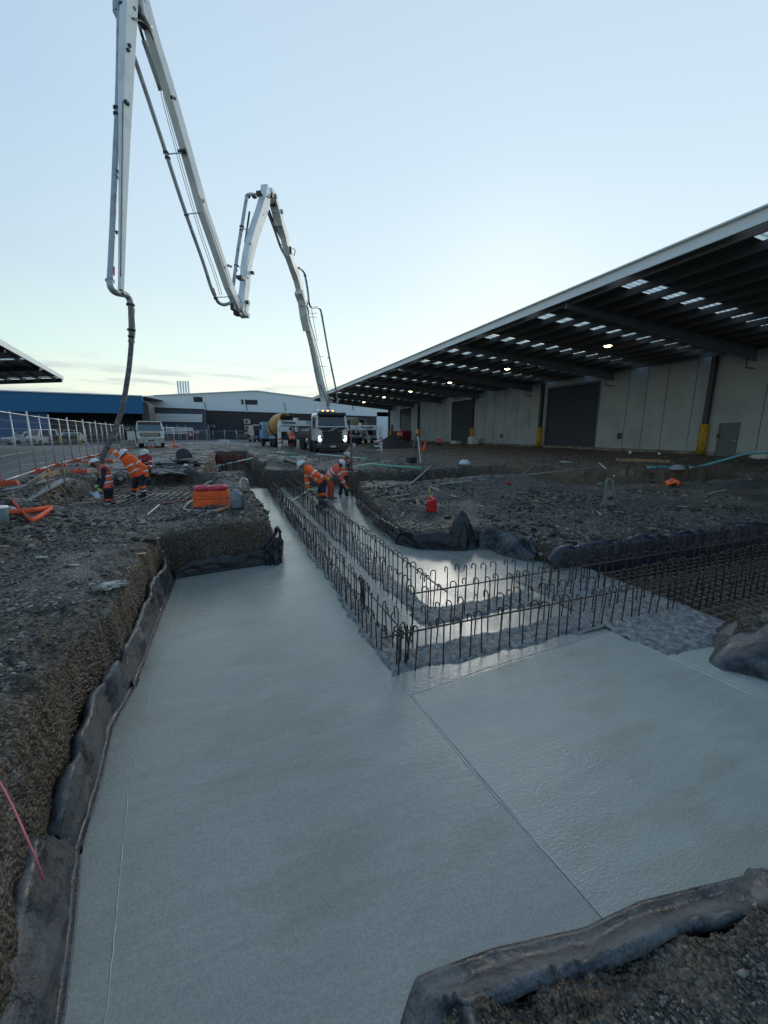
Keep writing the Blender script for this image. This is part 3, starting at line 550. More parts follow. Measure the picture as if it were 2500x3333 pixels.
# ================================================================== STARTER BARS
steel = mat('rusty_rebar', (.095, .075, .062), .5, .5, .5, 30, bump=.4, bscale=160, dirt=(.16, .15, .14), dscale=25, dlo=.6, dhi=.75)
def hook_mesh(h, w, r=.0078, drop=.05):
    P = [(0, 0, -.12), (0, 0, h-w/2)]
    for k in range(1, 8): q = PI*k/8; P.append((w/2-w/2*math.cos(q), 0, h-w/2+w/2*math.sin(q)))
    P += [(w, 0, h-w/2), (w, 0, h-w/2-drop)]
    mb = MB(); mb.tube(P, r, 6); return mb
hooks = []
def row(p0, p1, n, top, ang, label, w=.07, skip=None):
    for k in range(n):
        t = (k+rnd.uniform(-.22, .22))/(n-1); x = p0[0]+(p1[0]-p0[0])*t; y = p0[1]+(p1[1]-p0[1])*t
        if skip and skip(x, y): continue
        hooks.append((x+rnd.uniform(-.01, .01), y+rnd.uniform(-.01, .01), top+rnd.uniform(-.022, .022), ang+rnd.uniform(-.5, .5), label, w*rnd.uniform(.85, 1.25), rnd.uniform(-.05, .05), rnd.uniform(-.05, .05)))
row((1.33,3.55),(1.31,16.5), 84, -.46, .4, 'short hooked rebar in the outer left row of the bar cage running north')
row((1.50,3.30),(1.48,16.5), 84, -.365, .9, 'hooked rebar tied to the left long bar of the cage running north')
row((1.98,4.30),(2.02,16.5), 74, -.30, .2, 'hooked rebar in the inner right row of the bar cage running north')
row((2.31,4.25),(2.34,16.5), 76, -.25, 2.6, 'hooked rebar tied to the right long bar of the cage running north')
row((1.36,3.15),(9.5,3.15), 50, -.27, 1.9, 'hooked rebar in the front row of the cage running right, nearest the camera')
row((1.5,3.5),(9.5,3.52), 50, -.25, 2.0, 'hooked rebar in the second row of the cage running right')
row((1.95,4.02),(9.5,4.0), 44, -.28, 2.0, 'hooked rebar tied to the farther long bar of the cage running right')
row((2.4,4.36),(9.5,4.36), 44, -.22, 1.9, 'hooked rebar in the rearmost row of the cage running right')
for k in range(6): hooks.append((1.40+.03*k, 3.28+.02*(k % 3), -.34+.02*rnd.random(), rnd.uniform(0, 6), 'hooked rebar crowded at the near corner where the two cages meet', .08, rnd.uniform(-.12, .12), rnd.uniform(-.12, .12)))
for k in range(7): hooks.append((1.50+.012*k, 4.62+.05*k, -.40, 1.2+.1*k, 'hooked rebar bunched halfway along the left long bar', .06, rnd.uniform(-.1, .1), .05))
hooks.sort(key=lambda h: h[0]**2+h[1]**2)
meshes = {}
rest = MB(); GRP = 'hooked starter bars standing in the fresh concrete'
for k, (x, y, top, a, lab, w, lx, ly) in enumerate(hooks):
    h = top-SLZ; kk = (round(h/.02), round(w/.01))
    if k < 298:
        if kk not in meshes: meshes[kk] = hook_mesh(kk[0]*.02, kk[1]*.01).build('rebar_hook', steel); o = meshes[kk]
        else: o = meshes[kk].copy(); COL.objects.link(o)
        o.location = (x, y, SLZ); o.rotation_euler = (lx, ly, a); tag(o, lab, 'rebar', GRP)
    else:
        t_ = hook_mesh(h, w, .0085); Rm = Matrix.Rotation(a, 3, 'Z'); rest.add([Rm @ Vector(p)+Vector((x, y, SLZ)) for p in t_.v], t_.f, True)
tag(rest.build('rebar_hooks', steel), 'dense far ends of the hooked bar rows beyond the workers', 'rebar', None, 'stuff')
def longbar(label, p0, p1, z0, z1, r=.0095):
    n_ = 26; P = [(p0[0]+(p1[0]-p0[0])*k/n_+rnd.uniform(-.006, .006), p0[1]+(p1[1]-p0[1])*k/n_+rnd.uniform(-.006, .006), z0+(z1-z0)*k/n_+rnd.uniform(-.005, .005)) for k in range(n_+1)]
    mb = MB(); mb.tube(P, r, 7); return tag(mb.build('tie_bar', steel), label, 'rebar', 'long horizontal bars tied under the hooks')
longbar('long tie bar of the front row running right, nearest the camera', (1.20,3.17), (10.5,3.14), -.335, -.325)
longbar('long tie bar of the farther row running right toward the pit', (1.88,4.0), (10.5,4.0), -.335, -.32)
longbar('left long tie bar running north beside the finished slab', (1.50,3.12), (1.48,16.5), -.42, -.42)
longbar('right long tie bar running north toward the stooping workers', (2.31,3.88), (2.34,16.5), -.325, -.32)
brown_steel = mat('brown_rebar', (.26, .18, .125), .55, .35, .4, 30, bump=.4, bscale=160)
# ================================================================== REBAR MATS
def bar_mat(label, c0, ux, uy, nx, ny, z, layers=1, r=.008, grp='rebar mats lying in the open trenches', m=steel, dz=.02, bend=0.):
    """c0 corner, ux/uy full side vectors; nx bars along uy, ny bars along ux"""
    t = thing('rebar_mat', label, 'rebar mat', (c0[0], c0[1], z), 0, grp); ux = Vector((ux[0], ux[1], 0)); uy = Vector((uy[0], uy[1], 0))
    for La in range(layers):
        for k in range(nx):
            mb = MB(); s = ux*(k/(nx-1)); w = [Vector((rnd.uniform(-.01, .01), rnd.uniform(-.01, .01), rnd.uniform(-.008, .008)))+Vector((0, 0, La*.22)) for _ in range(3)]
            P = [s+w[0], s+uy*.5+w[1], s+uy+w[2]]
            if bend: P = [s+w[0]+Vector((0, 0, -bend))]+P
            mb.tube(P, r, 5); mb.build('bar', m, t)
        for k in range(ny):
            mb = MB(); s = uy*(k/(ny-1)); w = [Vector((rnd.uniform(-.01, .01), rnd.uniform(-.01, .01), dz+rnd.uniform(-.008, .008)))+Vector((0, 0, La*.22)) for _ in range(3)]
            mb.tube([s+w[0], s+ux*.5+w[1], s+ux+w[2]], r, 5); mb.build('bar', m, t)
    return t
bar_mat('rusty grid of bars filling the pit at the right picture edge, upper layer', (4.75,2.62), (9.6,-.1), (.35,1.95), 56, 15, -.80, 1, .008, m=brown_steel)
bar_mat('rusty grid of bars deep in the pit at the right picture edge, lower layer', (5.0,2.6), (8.5,-.1), (.3,1.9), 36, 13, -.97, 1, .008, m=brown_steel)
bar_mat('slanting grid of grey bars under the two men holding the hose', (-4.0,12.0), (3.2,-.2), (.25,2.4), 17, 3, -.33, 1, .012, m=mat('dull_steel', (.17, .18, .19), .5, .4, .3, 20))
bar_mat('rebar grid in the long open trench beyond the wet slab', (-.85,17.6), (1.95,.0), (.1,14), 12, 46, -.72, 1, .012)
bar_mat('rebar grid in the dark trench right of the standing worker', (4.6,14.0), (3.2,-.4), (.1,1.1), 20, 5, -.55, 1, .01)
bar_mat('rebar cage seen deep in the trench before the roller door', (11.6,10.4), (6.5,-1.5), (.4,1.5), 34, 6, -.62, 1, .01)
# ================================================================== BIG SHED WITH CANOPY (right)
asph = mat('asphalt', (.075, .082, .088), .55, var=.25, vscale=1.2, bump=.5, bscale=120, dirt=(.11, .115, .115), dscale=.35, detail=6)
white_paint = mat('road_paint', (.6, .62, .6), .6, var=.2, vscale=8)
panel_m = mat('precast_panel', (.44, .48, .49), .8, var=.06, vscale=1.0, bump=.1, bscale=20, dirt=(.37, .40, .41), dscale=.5, streak=(1, 1, .25))
joint_m = mat('sealant_joint', (.10, .105, .11), .8)
dark_steel = mat('dark_painted_steel', (.045, .048, .055), .45, metal=.1, var=.2)
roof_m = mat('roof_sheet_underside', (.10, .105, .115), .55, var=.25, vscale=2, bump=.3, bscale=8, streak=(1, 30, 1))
purlin_m = mat('purlin_steel', (.135, .125, .12), .55, var=.2)
fascia_m = mat('fascia_flashing', (.80, .84, .84), .45, var=.06, vscale=1)
rafter_m = mat('rafter_steel', (.16, .175, .19), .5, var=.12, vscale=2)
yellow_m = mat('safety_yellow', (.62, .36, .02), .5, var=.12, vscale=5, dirt=(.30, .2, .05), dscale=4)
shutter_m = mat('roller_shutter', (.055, .068, .082), .45, metal=.2, var=.1)
door_m = mat('grey_door_paint', (.13, .15, .165), .5)
sh = thing('warehouse', 'long pale grey shed with a deep dark canopy, roller doors and yellow column guards', 'warehouse', (31.4, 30, 0))
WX = 31.4; RZ0, RZ1 = 7.97, 6.95; CX0 = 15.45
def roofz(x): return RZ0 + (RZ1-RZ0)*(x-CX0)/(WX-CX0)
Y0, Y1 = -16., 78.2
dors = [(27.4, 33.7, 6.05), (47.1, 53.3, 6.1), (67.3, 73.0, 6.1)]
mb = MB(); segs = []; y = Y0
for a, b, h in dors: segs.append((y, a, 0, 7.2)); segs.append((a, b, h, 7.2)); y = b
segs.append((y, Y1+.3, 0, 7.2))
for a, b, z0, z1 in segs: mb.add([(WX, a, z0-.3*(z0 == 0)), (WX, b, z0-.3*(z0 == 0)), (WX, b, z1), (WX, a, z1), (WX+.25, a, z0-.3*(z0 == 0)), (WX+.25, b, z0-.3*(z0 == 0)), (WX+.25, b, z1), (WX+.25, a, z1)], [(0, 1, 2, 3), (4, 5, 6, 7), (0, 4, 5, 1), (3, 2, 6, 7), (0, 3, 7, 4), (1, 5, 6, 2)])
mb.build('wall', panel_m, sh, True)
mb = MB(); mb.box((46, Y1+.15, 3.4), (29, .2, 7.2)); mb.box((46, Y0, 3.4), (29, .2, 7.2)); mb.build('end_wall', panel_m, sh, True)
for yj in [-8, -4, 0, 3.2, 6.4, 9.4, 12.5, 15.2, 19.4, 21.4, 23.0, 24.6, 36.3, 38.4, 40.6, 42.6, 44.6, 55.5, 57.8, 60, 62, 65.5, 75.5]:
    MB().box((WX-.002, yj, 3.4), (.02, .035, 7.)).build('panel_joint', joint_m, sh, True)
mb = MB(); mb.box((WX+6, 30, -.14), (12.5, 93, .2)); mb.box((WX-.02, 30.5, .10), (.05, 92.6, .32)); mb.build('plinth', mat('mud_splashed_plinth', (.30, .28, .24), .9, dirt=(.16, .125, .09), dscale=1.2, dlo=.42, dhi=.58), sh, True)
for k, (a, b, h) in enumerate(dors):
    d = MB(); n = int(h/.085); X = WX+.16
    G = [[(X+(.012 if (q % 2) else -.012), yy, .0+h*q/(n*1.)) for yy in (a, b)] for q in range(n+1)]
    d.grid(G, False); dr = d.build('roller_door', shutter_m, sh, True)
    f = MB(); f.box((WX+.06, a-.06, h/2), (.16, .14, h)); f.box((WX+.06, b+.06, h/2), (.16, .14, h)); f.box((WX+.06, (a+b)/2, h+.08), (.16, b-a+.26, .14)); f.build('door_frame', fascia_m if k else rafter_m, dr, True)
d = MB().box((WX-.03, 17.0-.15, 1.06), (.06, 1.05, 2.12)).build('door', door_m, sh, True)
MB().box((WX-.075, 17.0-.55, 1.05), (.05, .12, .04)).build('handle', mat('bright_metal', (.6, .6, .6), .3, .8), d, True)
f = MB(); f.box((WX-.015, 17.4+.03, 1.1), (.08, .07, 2.24)); f.box((WX-.015, 16.3, 1.1), (.08, .07, 2.24)); f.box((WX-.015, 16.85, 2.18), (.08, 1.2, .07)); f.build('frame', door_m, d, True)
# columns with yellow guards
for yc in (2.0, 18.25, 34.3, 47.2, 64., 78.0):
    c = MB().box((WX-.22, yc, 3.45), (.30, .28, 7.0)).build('column', dark_steel, sh, True)
    MB().cyl((WX-.24, yc, 0.05), (WX-.24, yc, 2.15), .27, seg=20).build('column_guard', yellow_m, c, True)
    MB().lathe([(.34, 0), (.31, .06), (.29, .08)], (WX-.24, yc, 0), 16).build('guard_base', dark_steel, c, True)
# roof: solid sheets broken by translucent strips
strips = [y for y in (-6.2, -1.2, 3.8, 8.7, 13.5, 18.7, 23.7, 28.7, 33.6, 38.7, 43.8, 48.8, 53.7, 58.8, 63.8, 68.8, 73.6)]
mb = MB(); y = Y0
def sheet(mb, ya, yb, x0=CX0, x1=WX+.2, up=0.):
    n_ = max(1, int((yb-ya)/.19)); G = []
    for q in range(n_+1):
        yy = ya+(yb-ya)*q/n_; zz = .03*(q % 2)+up; G.append([(x, yy, roofz(x)+zz) for x in (x0, x1)])
    mb.grid(G, False)
for s in strips: sheet(mb, y, s-.45); y = s+.45
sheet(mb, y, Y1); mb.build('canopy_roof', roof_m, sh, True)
mtr = bpy.data.materials.new('translucent_sheet'); mtr.use_nodes = True; t_ = mtr.node_tree; t_.nodes.clear()
o_ = t_.nodes.new('ShaderNodeOutputMaterial'); a_ = t_.nodes.new('ShaderNodeBsdfTranslucent'); a_.inputs[0].default_value = (.45, .5, .52, 1); b_ = t_.nodes.new('ShaderNodeBsdfTransparent'); b_.inputs[0].default_value = (.52, .58, .6, 1); wv = t_.nodes.new('ShaderNodeTexWave'); wv.bands_direction = 'Y'; wv.inputs['Scale'].default_value = 1.3; wv.inputs['Distortion'].default_value = .4; tcw = t_.nodes.new('ShaderNodeTexCoord'); t_.links.new(tcw.outputs['Object'], wv.inputs[0]); nw = t_.nodes.new('ShaderNodeTexNoise'); nw.inputs['Scale'].default_value = .7; t_.links.new(tcw.outputs['Object'], nw.inputs[0]); mw_ = t_.nodes.new('ShaderNodeMath'); mw_.operation = 'MULTIPLY'; t_.links.new(wv.outputs[1], mw_.inputs[0]); t_.links.new(nw.outputs[0], mw_.inputs[1]); rw = t_.nodes.new('ShaderNodeValToRGB'); rw.color_ramp.elements[0].position = .05; rw.color_ramp.elements[0].color = (.10, .12, .13, 1); rw.color_ramp.elements[1].position = .42; rw.color_ramp.elements[1].color = (.62, .70, .74, 1); t_.links.new(mw_.outputs[0], rw.inputs[0]); t_.links.new(rw.outputs[0], b_.inputs[0])
m_ = t_.nodes.new('ShaderNodeMixShader'); m_.inputs[0].default_value = .45; t_.links.new(a_.outputs[0], m_.inputs[1]); t_.links.new(b_.outputs[0], m_.inputs[2]); t_.links.new(m_.outputs[0], o_.inputs[0])
for s in strips:
    q = MB(); sheet(q, s-.45, s+.45, CX0+.5, WX-.5); q.build('skylight', mtr, sh, True)
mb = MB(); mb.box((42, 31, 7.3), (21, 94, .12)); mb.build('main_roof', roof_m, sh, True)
mb = MB(); mb.box((CX0-.06, (Y0+Y1)/2, roofz(CX0)-.06), (.10, Y1-Y0+.3, .38)); fa = mb.build('fascia', fascia_m, sh, True)
mb = MB(); mb.box((CX0-.13, (Y0+Y1)/2, roofz(CX0)+.155), (.22, Y1-Y0+.4, .05)); mb.build('gutter_lip', fascia_m, fa, True)
mb = MB(); mb.beam((CX0, Y1+.06, roofz(CX0)-.1), (WX, Y1+.06, roofz(WX)-.1), .08, .42); mb.build('end_fascia', rafter_m, sh, True)
for k in range(13):
    x = CX0+.35+k*1.26
    m1 = MB(); z = roofz(x)-.03
    m1.box((x, (Y0+Y1)/2, z-.15), (.02, Y1-Y0-.2, .30)); m1.box((x+.035, (Y0+Y1)/2, z-.299), (.08, Y1-Y0-.2, .008)); m1.build('purlin', purlin_m, sh, True)
for k in range(10):
    yb = 5.9-20+10.03*k
    m1 = MB(); m1.beam((CX0+.1, yb, roofz(CX0)-.42), (WX-.1, yb, roofz(WX)-.62), .012, .40, (0, 0, 1))
    P = [(CX0+.1, roofz(CX0)-.24), (WX-.1, roofz(WX)-.27)]; B = [(WX-.1, roofz(WX)-.95), (CX0+.1, roofz(CX0)-.52)]
    m1 = MB(); m1.prism([(x, yb-.02, z) for x, z in P+B], (0, .04, 0))
    for q, dz in ((P, 0), (B[::-1], 0)): m1.beam((q[0][0], yb, q[0][1]), (q[1][0], yb, q[1][1]), .22, .03)
    rb = m1.build('rafter', rafter_m, sh, True)
    g = MB(); x = WX-1.0; g.tube([(x, yb, 5.95), (x, yb, 5.55), (WX-.06, yb, 5.55)], .035, 6); g.tube([(x, yb, 6.2), (x, yb, 5.55)], .035, 6); g.build('bracket', dark_steel, rb, True)
# wall fittings
for nm, yy, zz, dd, lab in [('hose_reel', 24.9, 1.3, (.12, .35, .5), 0), ('switch_box', 18.3-.9, 1.35, (.1, .22, .3), 0), ('switch_box', 41.0, 1.2, (.1, .3, .4), 0), ('floodlight', 26.6, 6.5, (.2, .3, .15), 0), ('grille', 76.6, 1.9, (.06, .9, 2.6), 0)]:
    MB().box((WX-.06, yy, zz), dd, bev=.01).build(nm, dark_steel, sh, True)
# lamps under the canopy
lampm = mat('lamp_glow', (1, .9, .6), .4, emit=(1.0, .80, .42), estr=16)
for k, (px, py) in enumerate([(1979, 1126), (1651, 1201), (1464, 1245), (1336, 1274), (1250, 1293), (1184, 1309)]):
    p = at(px, py, 6.95); z = roofz(p[0]); lab = ['first', 'second', 'third', 'fourth', 'fifth', 'sixth']
    t = thing('canopy_lamp', 'warm glowing lamp under the dark canopy, %s counted from the near end' % lab[k], 'lamp', (p[0], p[1], z-.25), 0, 'lit lamps hanging under the canopy')
    MB().lathe([(.05, .02), (.1, -.05), (.28, -.26), (.3, -.30)], seg=16).build('lamp_shade', dark_steel, t)
    MB().ball((0, 0, -.27), .24, sz=.45, seg=16).build('bulb', lampm, t); MB().cyl((0, 0, 0), (0, 0, .24), .02, seg=6).build('hanger', dark_steel, t)
# items standing along the shed wall
whitep = mat('white_plastic', (.7, .71, .69), .45, var=.06); dirtyw = mat('dirty_white', (.55, .55, .52), .6, dirt=(.25, .22, .18), dscale=3)
p = at(1512, 1452); t = thing('water_container', 'white plastic container with pipework standing beside a yellow column guard', 'container', (30.2, 48.5-3.2, 0))
q = MB().box((0, 0, .55), (1.0, 1.1, 1.0), bev=.08).build('tank', whitep, t); g = MB()
for z_ in (.15, .5, .85):
    g.tube([(-.53, -.57, z_), (.53, -.57, z_), (.53, .57, z_), (-.53, .57, z_)], .018, 6, closed=True)
for xx in (-.53, 0, .53): g.cyl((xx, -.57, .05), (xx, -.57, 1.08), .018, seg=6)
for yy in (-.3, .3): g.cyl((-.54, yy, .05), (-.54, yy, 1.08), .018, seg=6)
g.build('cage', fascia_m, t)
t = thing('ground_drain_box', 'low white box lying by the roller door left of the container', 'box', (30.3, 49.8, 0)); MB().box((0, 0, .22), (.9, 1.6, .42), bev=.05).build('body', whitep, t); MB().box((0, 0, .45), (.95, 1.65, .05)).build('lid', dirtyw, t)
# ================================================================== LEFT CANOPY
cc = np.array(atD(203, 1229, 46)); zc = cc[2]; nr_ = np.array(at(-330, 925, zc)); dirn = nr_-cc; dirn /= np.linalg.norm(dirn)
t = thing('canopy_roof', 'dark canopy roof corner with pale skylight strips jutting in at the left edge', 'canopy', cc)
inn = np.array(atD(-420, 1249, 46)); inn = inn-cc; inn /= np.linalg.norm(inn[:2])
def lc(u, v, dz=0.): w = cc+dirn*u+inn*v; return (w[0], w[1], w[2]+dz)
m1 = MB(); y = 0.
for a, b in [(0, .35), (1.2, 6.4), (7.4, 12.5), (13.5, 40)]: m1.add([lc(a, 0), lc(b, 0), lc(b, 26), lc(a, 26), lc(a, 0, .06), lc(b, 0, .06), lc(b, 26, .06), lc(a, 26, .06)], [(0, 1, 2, 3), (7, 6, 5, 4), (0, 4, 5, 1), (1, 5, 6, 2), (2, 6, 7, 3), (3, 7, 4, 0)])
m1.build('roof', roof_m, t, True)
for a in (.35, 6.4, 12.5):
    MB().add([lc(a, .3, .03), lc(a+.9, .3, .03), lc(a+.9, 26, .03), lc(a, 26, .03)], [(0, 1, 2, 3)]).build('skylight', mtr, t, True)
MB().beam(lc(-.1, -.05, -.05), lc(40, -.05, -.05), .1, .42).build('fascia', fascia_m, t, True)
for k in range(12): MB().beam(lc(.1, .7+k*1.7, -.16), lc(40, .7+k*1.7, -.16), .06, .28).build('purlin', purlin_m, t, True)
for k in range(4): MB().beam(lc(.05+k*9.5, .1, -.28), lc(.05+k*9.5, 26, -.28), .16, .45).build('rafter', dark_steel, t, True)
# ================================================================== BLUE SHED
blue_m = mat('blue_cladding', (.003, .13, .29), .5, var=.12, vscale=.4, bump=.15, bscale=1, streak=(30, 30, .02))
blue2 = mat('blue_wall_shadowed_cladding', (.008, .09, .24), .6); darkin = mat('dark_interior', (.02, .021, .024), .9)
BY = 82.
def by(x, y, off=0.): p = atY(x, y, BY+off); return tuple(p)
t = thing('warehouse', 'long shed with a deep blue fascia band over a dark open front', 'warehouse', by(230, 1440))
MB().prism([by(-500, 1252), by(463, 1289), by(468, 1347), by(-500, 1329)], (0, .5, 0)).build('fascia', blue_m, t, True)
MB().prism([by(-500, 1250), by(464, 1287), by(463, 1290), by(-500, 1254)], (0, -.25, 0)).build('ridge_flashing', fascia_m, t, True)
a = by(-500, 1252, 0); b = by(470, 1289)
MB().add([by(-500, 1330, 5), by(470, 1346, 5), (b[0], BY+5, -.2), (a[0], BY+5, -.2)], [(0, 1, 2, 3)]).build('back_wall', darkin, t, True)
for x0, x1 in ((-500, 152),): 
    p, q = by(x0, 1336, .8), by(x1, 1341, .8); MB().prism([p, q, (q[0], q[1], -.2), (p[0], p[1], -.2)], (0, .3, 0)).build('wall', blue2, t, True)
p, q = by(462, 1346, .3), by(486, 1346, .3); MB().prism([(p[0], p[1], by(470, 1300)[2]), (q[0], p[1], by(470, 1312)[2]), (q[0], q[1], -.2), (p[0], p[1], -.2)], (0, 6, 0)).build('end_wall', dark_steel, t, True)
MB().add([by(-500, 1252), by(463, 1289), (b[0], BY+30, b[2]+1.2), (a[0]-10, BY+30, b[2]+2.5)], [(0, 1, 2, 3)]).build('roof', roof_m, t, True)
# ================================================================== FAR WHITE SHED
FY = 105.
def fy(x, y, off=0.): return tuple(atY(x, y, FY+off))
whitec = mat('white_cladding', (.74, .80, .82), .55, var=.05, vscale=.6, bump=.12, bscale=1, streak=(25, 25, .02)); greyc = mat('grey_block_wall', (.085, .095, .115), .8, var=.12, vscale=2)
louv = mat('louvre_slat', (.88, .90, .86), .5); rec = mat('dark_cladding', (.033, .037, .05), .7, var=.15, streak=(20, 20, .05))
t = thing('warehouse', 'far white gabled shed with a grey annex and dark recessed frontage', 'warehouse', (5, FY, 0))
g1 = fy(470, 1289); 
MB().prism([fy(462, 1289), fy(500, 1287), fy(815, 1272), fy(838, 1272), fy(1000, 1293), fy(1230, 1322), fy(1420, 1346), fy(1420, 1360), fy(1227, 1355), fy(730, 1337), fy(668, 1335), fy(470, 1340)], (0, .6, 0)).build('gable_wall', whitec, t, True)
MB().prism([fy(500, 1286), fy(815, 1271), fy(838, 1271), fy(1230, 1321), fy(1230, 1323), fy(838, 1273.3), fy(815, 1273.3), fy(500, 1288.4)], (0, -.3, 0)).build('barge_flashing', fascia_m, t, True)
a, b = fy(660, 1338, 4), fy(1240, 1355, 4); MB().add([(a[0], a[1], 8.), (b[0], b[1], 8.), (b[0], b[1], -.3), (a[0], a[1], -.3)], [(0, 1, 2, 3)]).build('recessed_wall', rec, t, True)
a, b = fy(1227, 1330), fy(1420, 1352); MB().prism([(a[0], a[1], 7.2), (b[0], b[1], 7.2), (b[0], b[1], -.3), (a[0], a[1], -.3)], (0, .5, 0)).build('side_wall', whitec, t, True)
a, b = fy(470, 1322, -3), fy(664, 1330, -3); MB().prism([a, b, (b[0], b[1], -.3), (a[0], a[1], -.3)], (0, 7, 0)).build('annex', greyc, t, True)
MB().prism([fy(467, 1321, -3), fy(668, 1329, -3), fy(668, 1332, -3), fy(467, 1324, -3)], (0, -.3, 0)).build('annex_capping', fascia_m, t, True)
for (x0, y0, x1, y1, n_) in ((489, 1346, 658, 1372, 6), (525, 1389, 628, 1412, 5)):
    for k in range(n_):
        p = fy(x0, y0+(y1-y0)*k/n_, -3.1); q = fy(x1, y0+3+(y1-y0)*k/n_, -3.1); dz = (fy(x0, y0, -3.1)[2]-fy(x0, y1, -3.1)[2])/n_*.8
        MB().prism([p, q, (q[0], q[1], q[2]-dz), (p[0], p[1], p[2]-dz)], (0, -.18, 0)).build('louvre_slat', louv, t, True)
for px in (545, 580, 606): p = fy(px, 1412, -3.05); MB().box((p[0], p[1], 1.7), (.09, .12, 3.2)).build('shopfront_post', louv, t, True)
for (x, y, w, h) in ((645, 1300, 12, 7), (818, 1309, 18, 7), (789, 1308, 3, 7)):
    p = fy(x, y, -.05); MB().box(p, (w*2/12.5, .12, h*2/12.5)).build('vent_grille', rec, t, True)
for px in (666, 800, 925, 1145): p, q = fy(px, 1310, -.1), fy(px+6, 1336, -.1); MB().beam(p, q, .12, .12).build('downpipe', greyc, t, True)
MB().box(fy(1180, 1368, 3.9), (2.6, .1, 1.0)).build('sign_board', mat('faded_board', (.09, .095, .10), .6), t, True)
for k in range(5):
    x = 578+k*8.4; p = fy(x, 1240, 2); q = fy(x+1, 1300, 2)
    MB().tube([p, (p[0], p[1], q[2]), (p[0], p[1], q[2]-.05)], .20, 8).build('flue', fascia_m, t, True)
p = fy(594, 1301, 1.5); MB().box(p, (3.9, 1.2, .25)).build('flue_base', fascia_m, t, True)
ac = mat('ac_unit_grille', (.10, .11, .12), .6)
for k, (x, y, nm) in enumerate([(804, 1372, 'upper'), (806, 1391, 'middle'), (806, 1415, 'lowest')]):
    p = fy(x, y, 3.6); u = thing('air_conditioner', '%s of the three white fan units on the dark far wall' % nm, 'air conditioner', p, 0, 'fan units on the far wall')
    MB().box((0, 0, 0), (1.55, .5, 1.15), bev=.05).build('casing', dirtyw, u); MB().cyl((-.15, -.28, 0), (-.15, -.24, 0), .42, seg=18).build('fan', ac, u)
for k, (x, y, nm) in enumerate([(675, 1388, 'left'), (693, 1388, 'right')]):
    p = fy(x, y, 3.6); u = thing('air_conditioner', '%s of two small dark fan boxes high beside the grey annex' % nm, 'air conditioner', p, 0, 'fan boxes beside the annex')
    MB().box((0, 0, 0), (1.1, .5, .8), bev=.05).build('casing', mat('grey_casing', (.2, .21, .22), .5), u); MB().cyl((-.1, -.28, 0), (-.1, -.24, 0), .28, seg=14).build('fan', ac, u)
# sign with a 6
p = fy(620, 1409, -3.6); u = thing('wall_sign', 'small red and white sign with a white figure on the grey annex', 'sign', p)
MB().box((0, 0, 0), (1.25, .06, 1.75)).build('board', mat('sign_red', (.42, .03, .04), .5), u); MB().box((0, -.035, .66), (1.25, .03, .35)).build('header_strip', mat('sign_white', (.75, .75, .74), .5), u)
text('6', 1.5, (0, -.05, -.2), (PI/2, 0, 0), mat('sign_white', (.75, .75, .74), .5), u, bold=.03)
for px, w_ in ((635, .9), (643, .9)):
    p = fy(px, 1406, -3.5); u = thing('notice_board', 'small white notice right of the red sign, %s one' % ('nearer the sign' if px == 635 else 'farther'), 'notice', p); MB().box((0, 0, 0), (w_*.8, .05, .7)).build('sheet', dirtyw, u); MB().box((0, -.03, .2), (w_*.5, .02, .1)).build('heading', ac, u)
p = fy(677, 1416, 1); u = thing('meter_cabinet', 'tall pale grey cabinet beside the annex corner', 'cabinet', (p[0], p[1], -.2)); MB().box((0, 0, 1.9), (1.1, .6, 3.6), bev=.04).build('body', mat('grey_casing', (.2, .21, .22), .5), u); MB().box((.35, -.32, 1.9), (.05, .04, .5)).build('handle', dark_steel, u)
# ================================================================== ASPHALT YARD
mb = MB(); mb.add([(x, y, .012) for x, y in [(-1.6, 22.5), (-1.3, 27), (-1.2, 31), (-1.6, 36), (-2, 48), (4, 104), (-120, 104), (-120, -30), (-5.4, -30), (-5.4, 9), (-5.8, 13), (-6.4, 17), (-6.3, 19.5), (-3.1, 20.6)]], [tuple(range(14))])
o = mb.build('asphalt_yard', asph); o['kind'] = 'structure'
mb = MB(); mb.add([(x, y, -.012) for x, y in [(-14, 56), (30, 58), (60, 80), (60, 150), (-120, 150), (-120, 56)]], [tuple(range(6))]); o = mb.build('rear_yard', asph); o['kind'] = 'structure'
for k, (a, b, c_, d_) in enumerate([((0, 1487), (92, 1470), 0, 0), ((25, 1498), (75, 1497), 0, 0), ((80, 1490), (165, 1485), 0, 0), ((60, 1515), (150, 1505), 0, 0), ((440, 1470), (468, 1459), 0, 0), ((360, 1447), (420, 1447), 0, 0)]):
    p, q = Vector(at(*a, .016)), Vector(at(*b, .016)); dd = (q-p).normalized(); nn = Vector((-dd.y, dd.x, 0))*.06
    o = MB().add([p-nn, q-nn, q+nn, p+nn], [(0, 1, 2, 3)]).build('road_marking', white_paint); o['kind'] = 'structure'
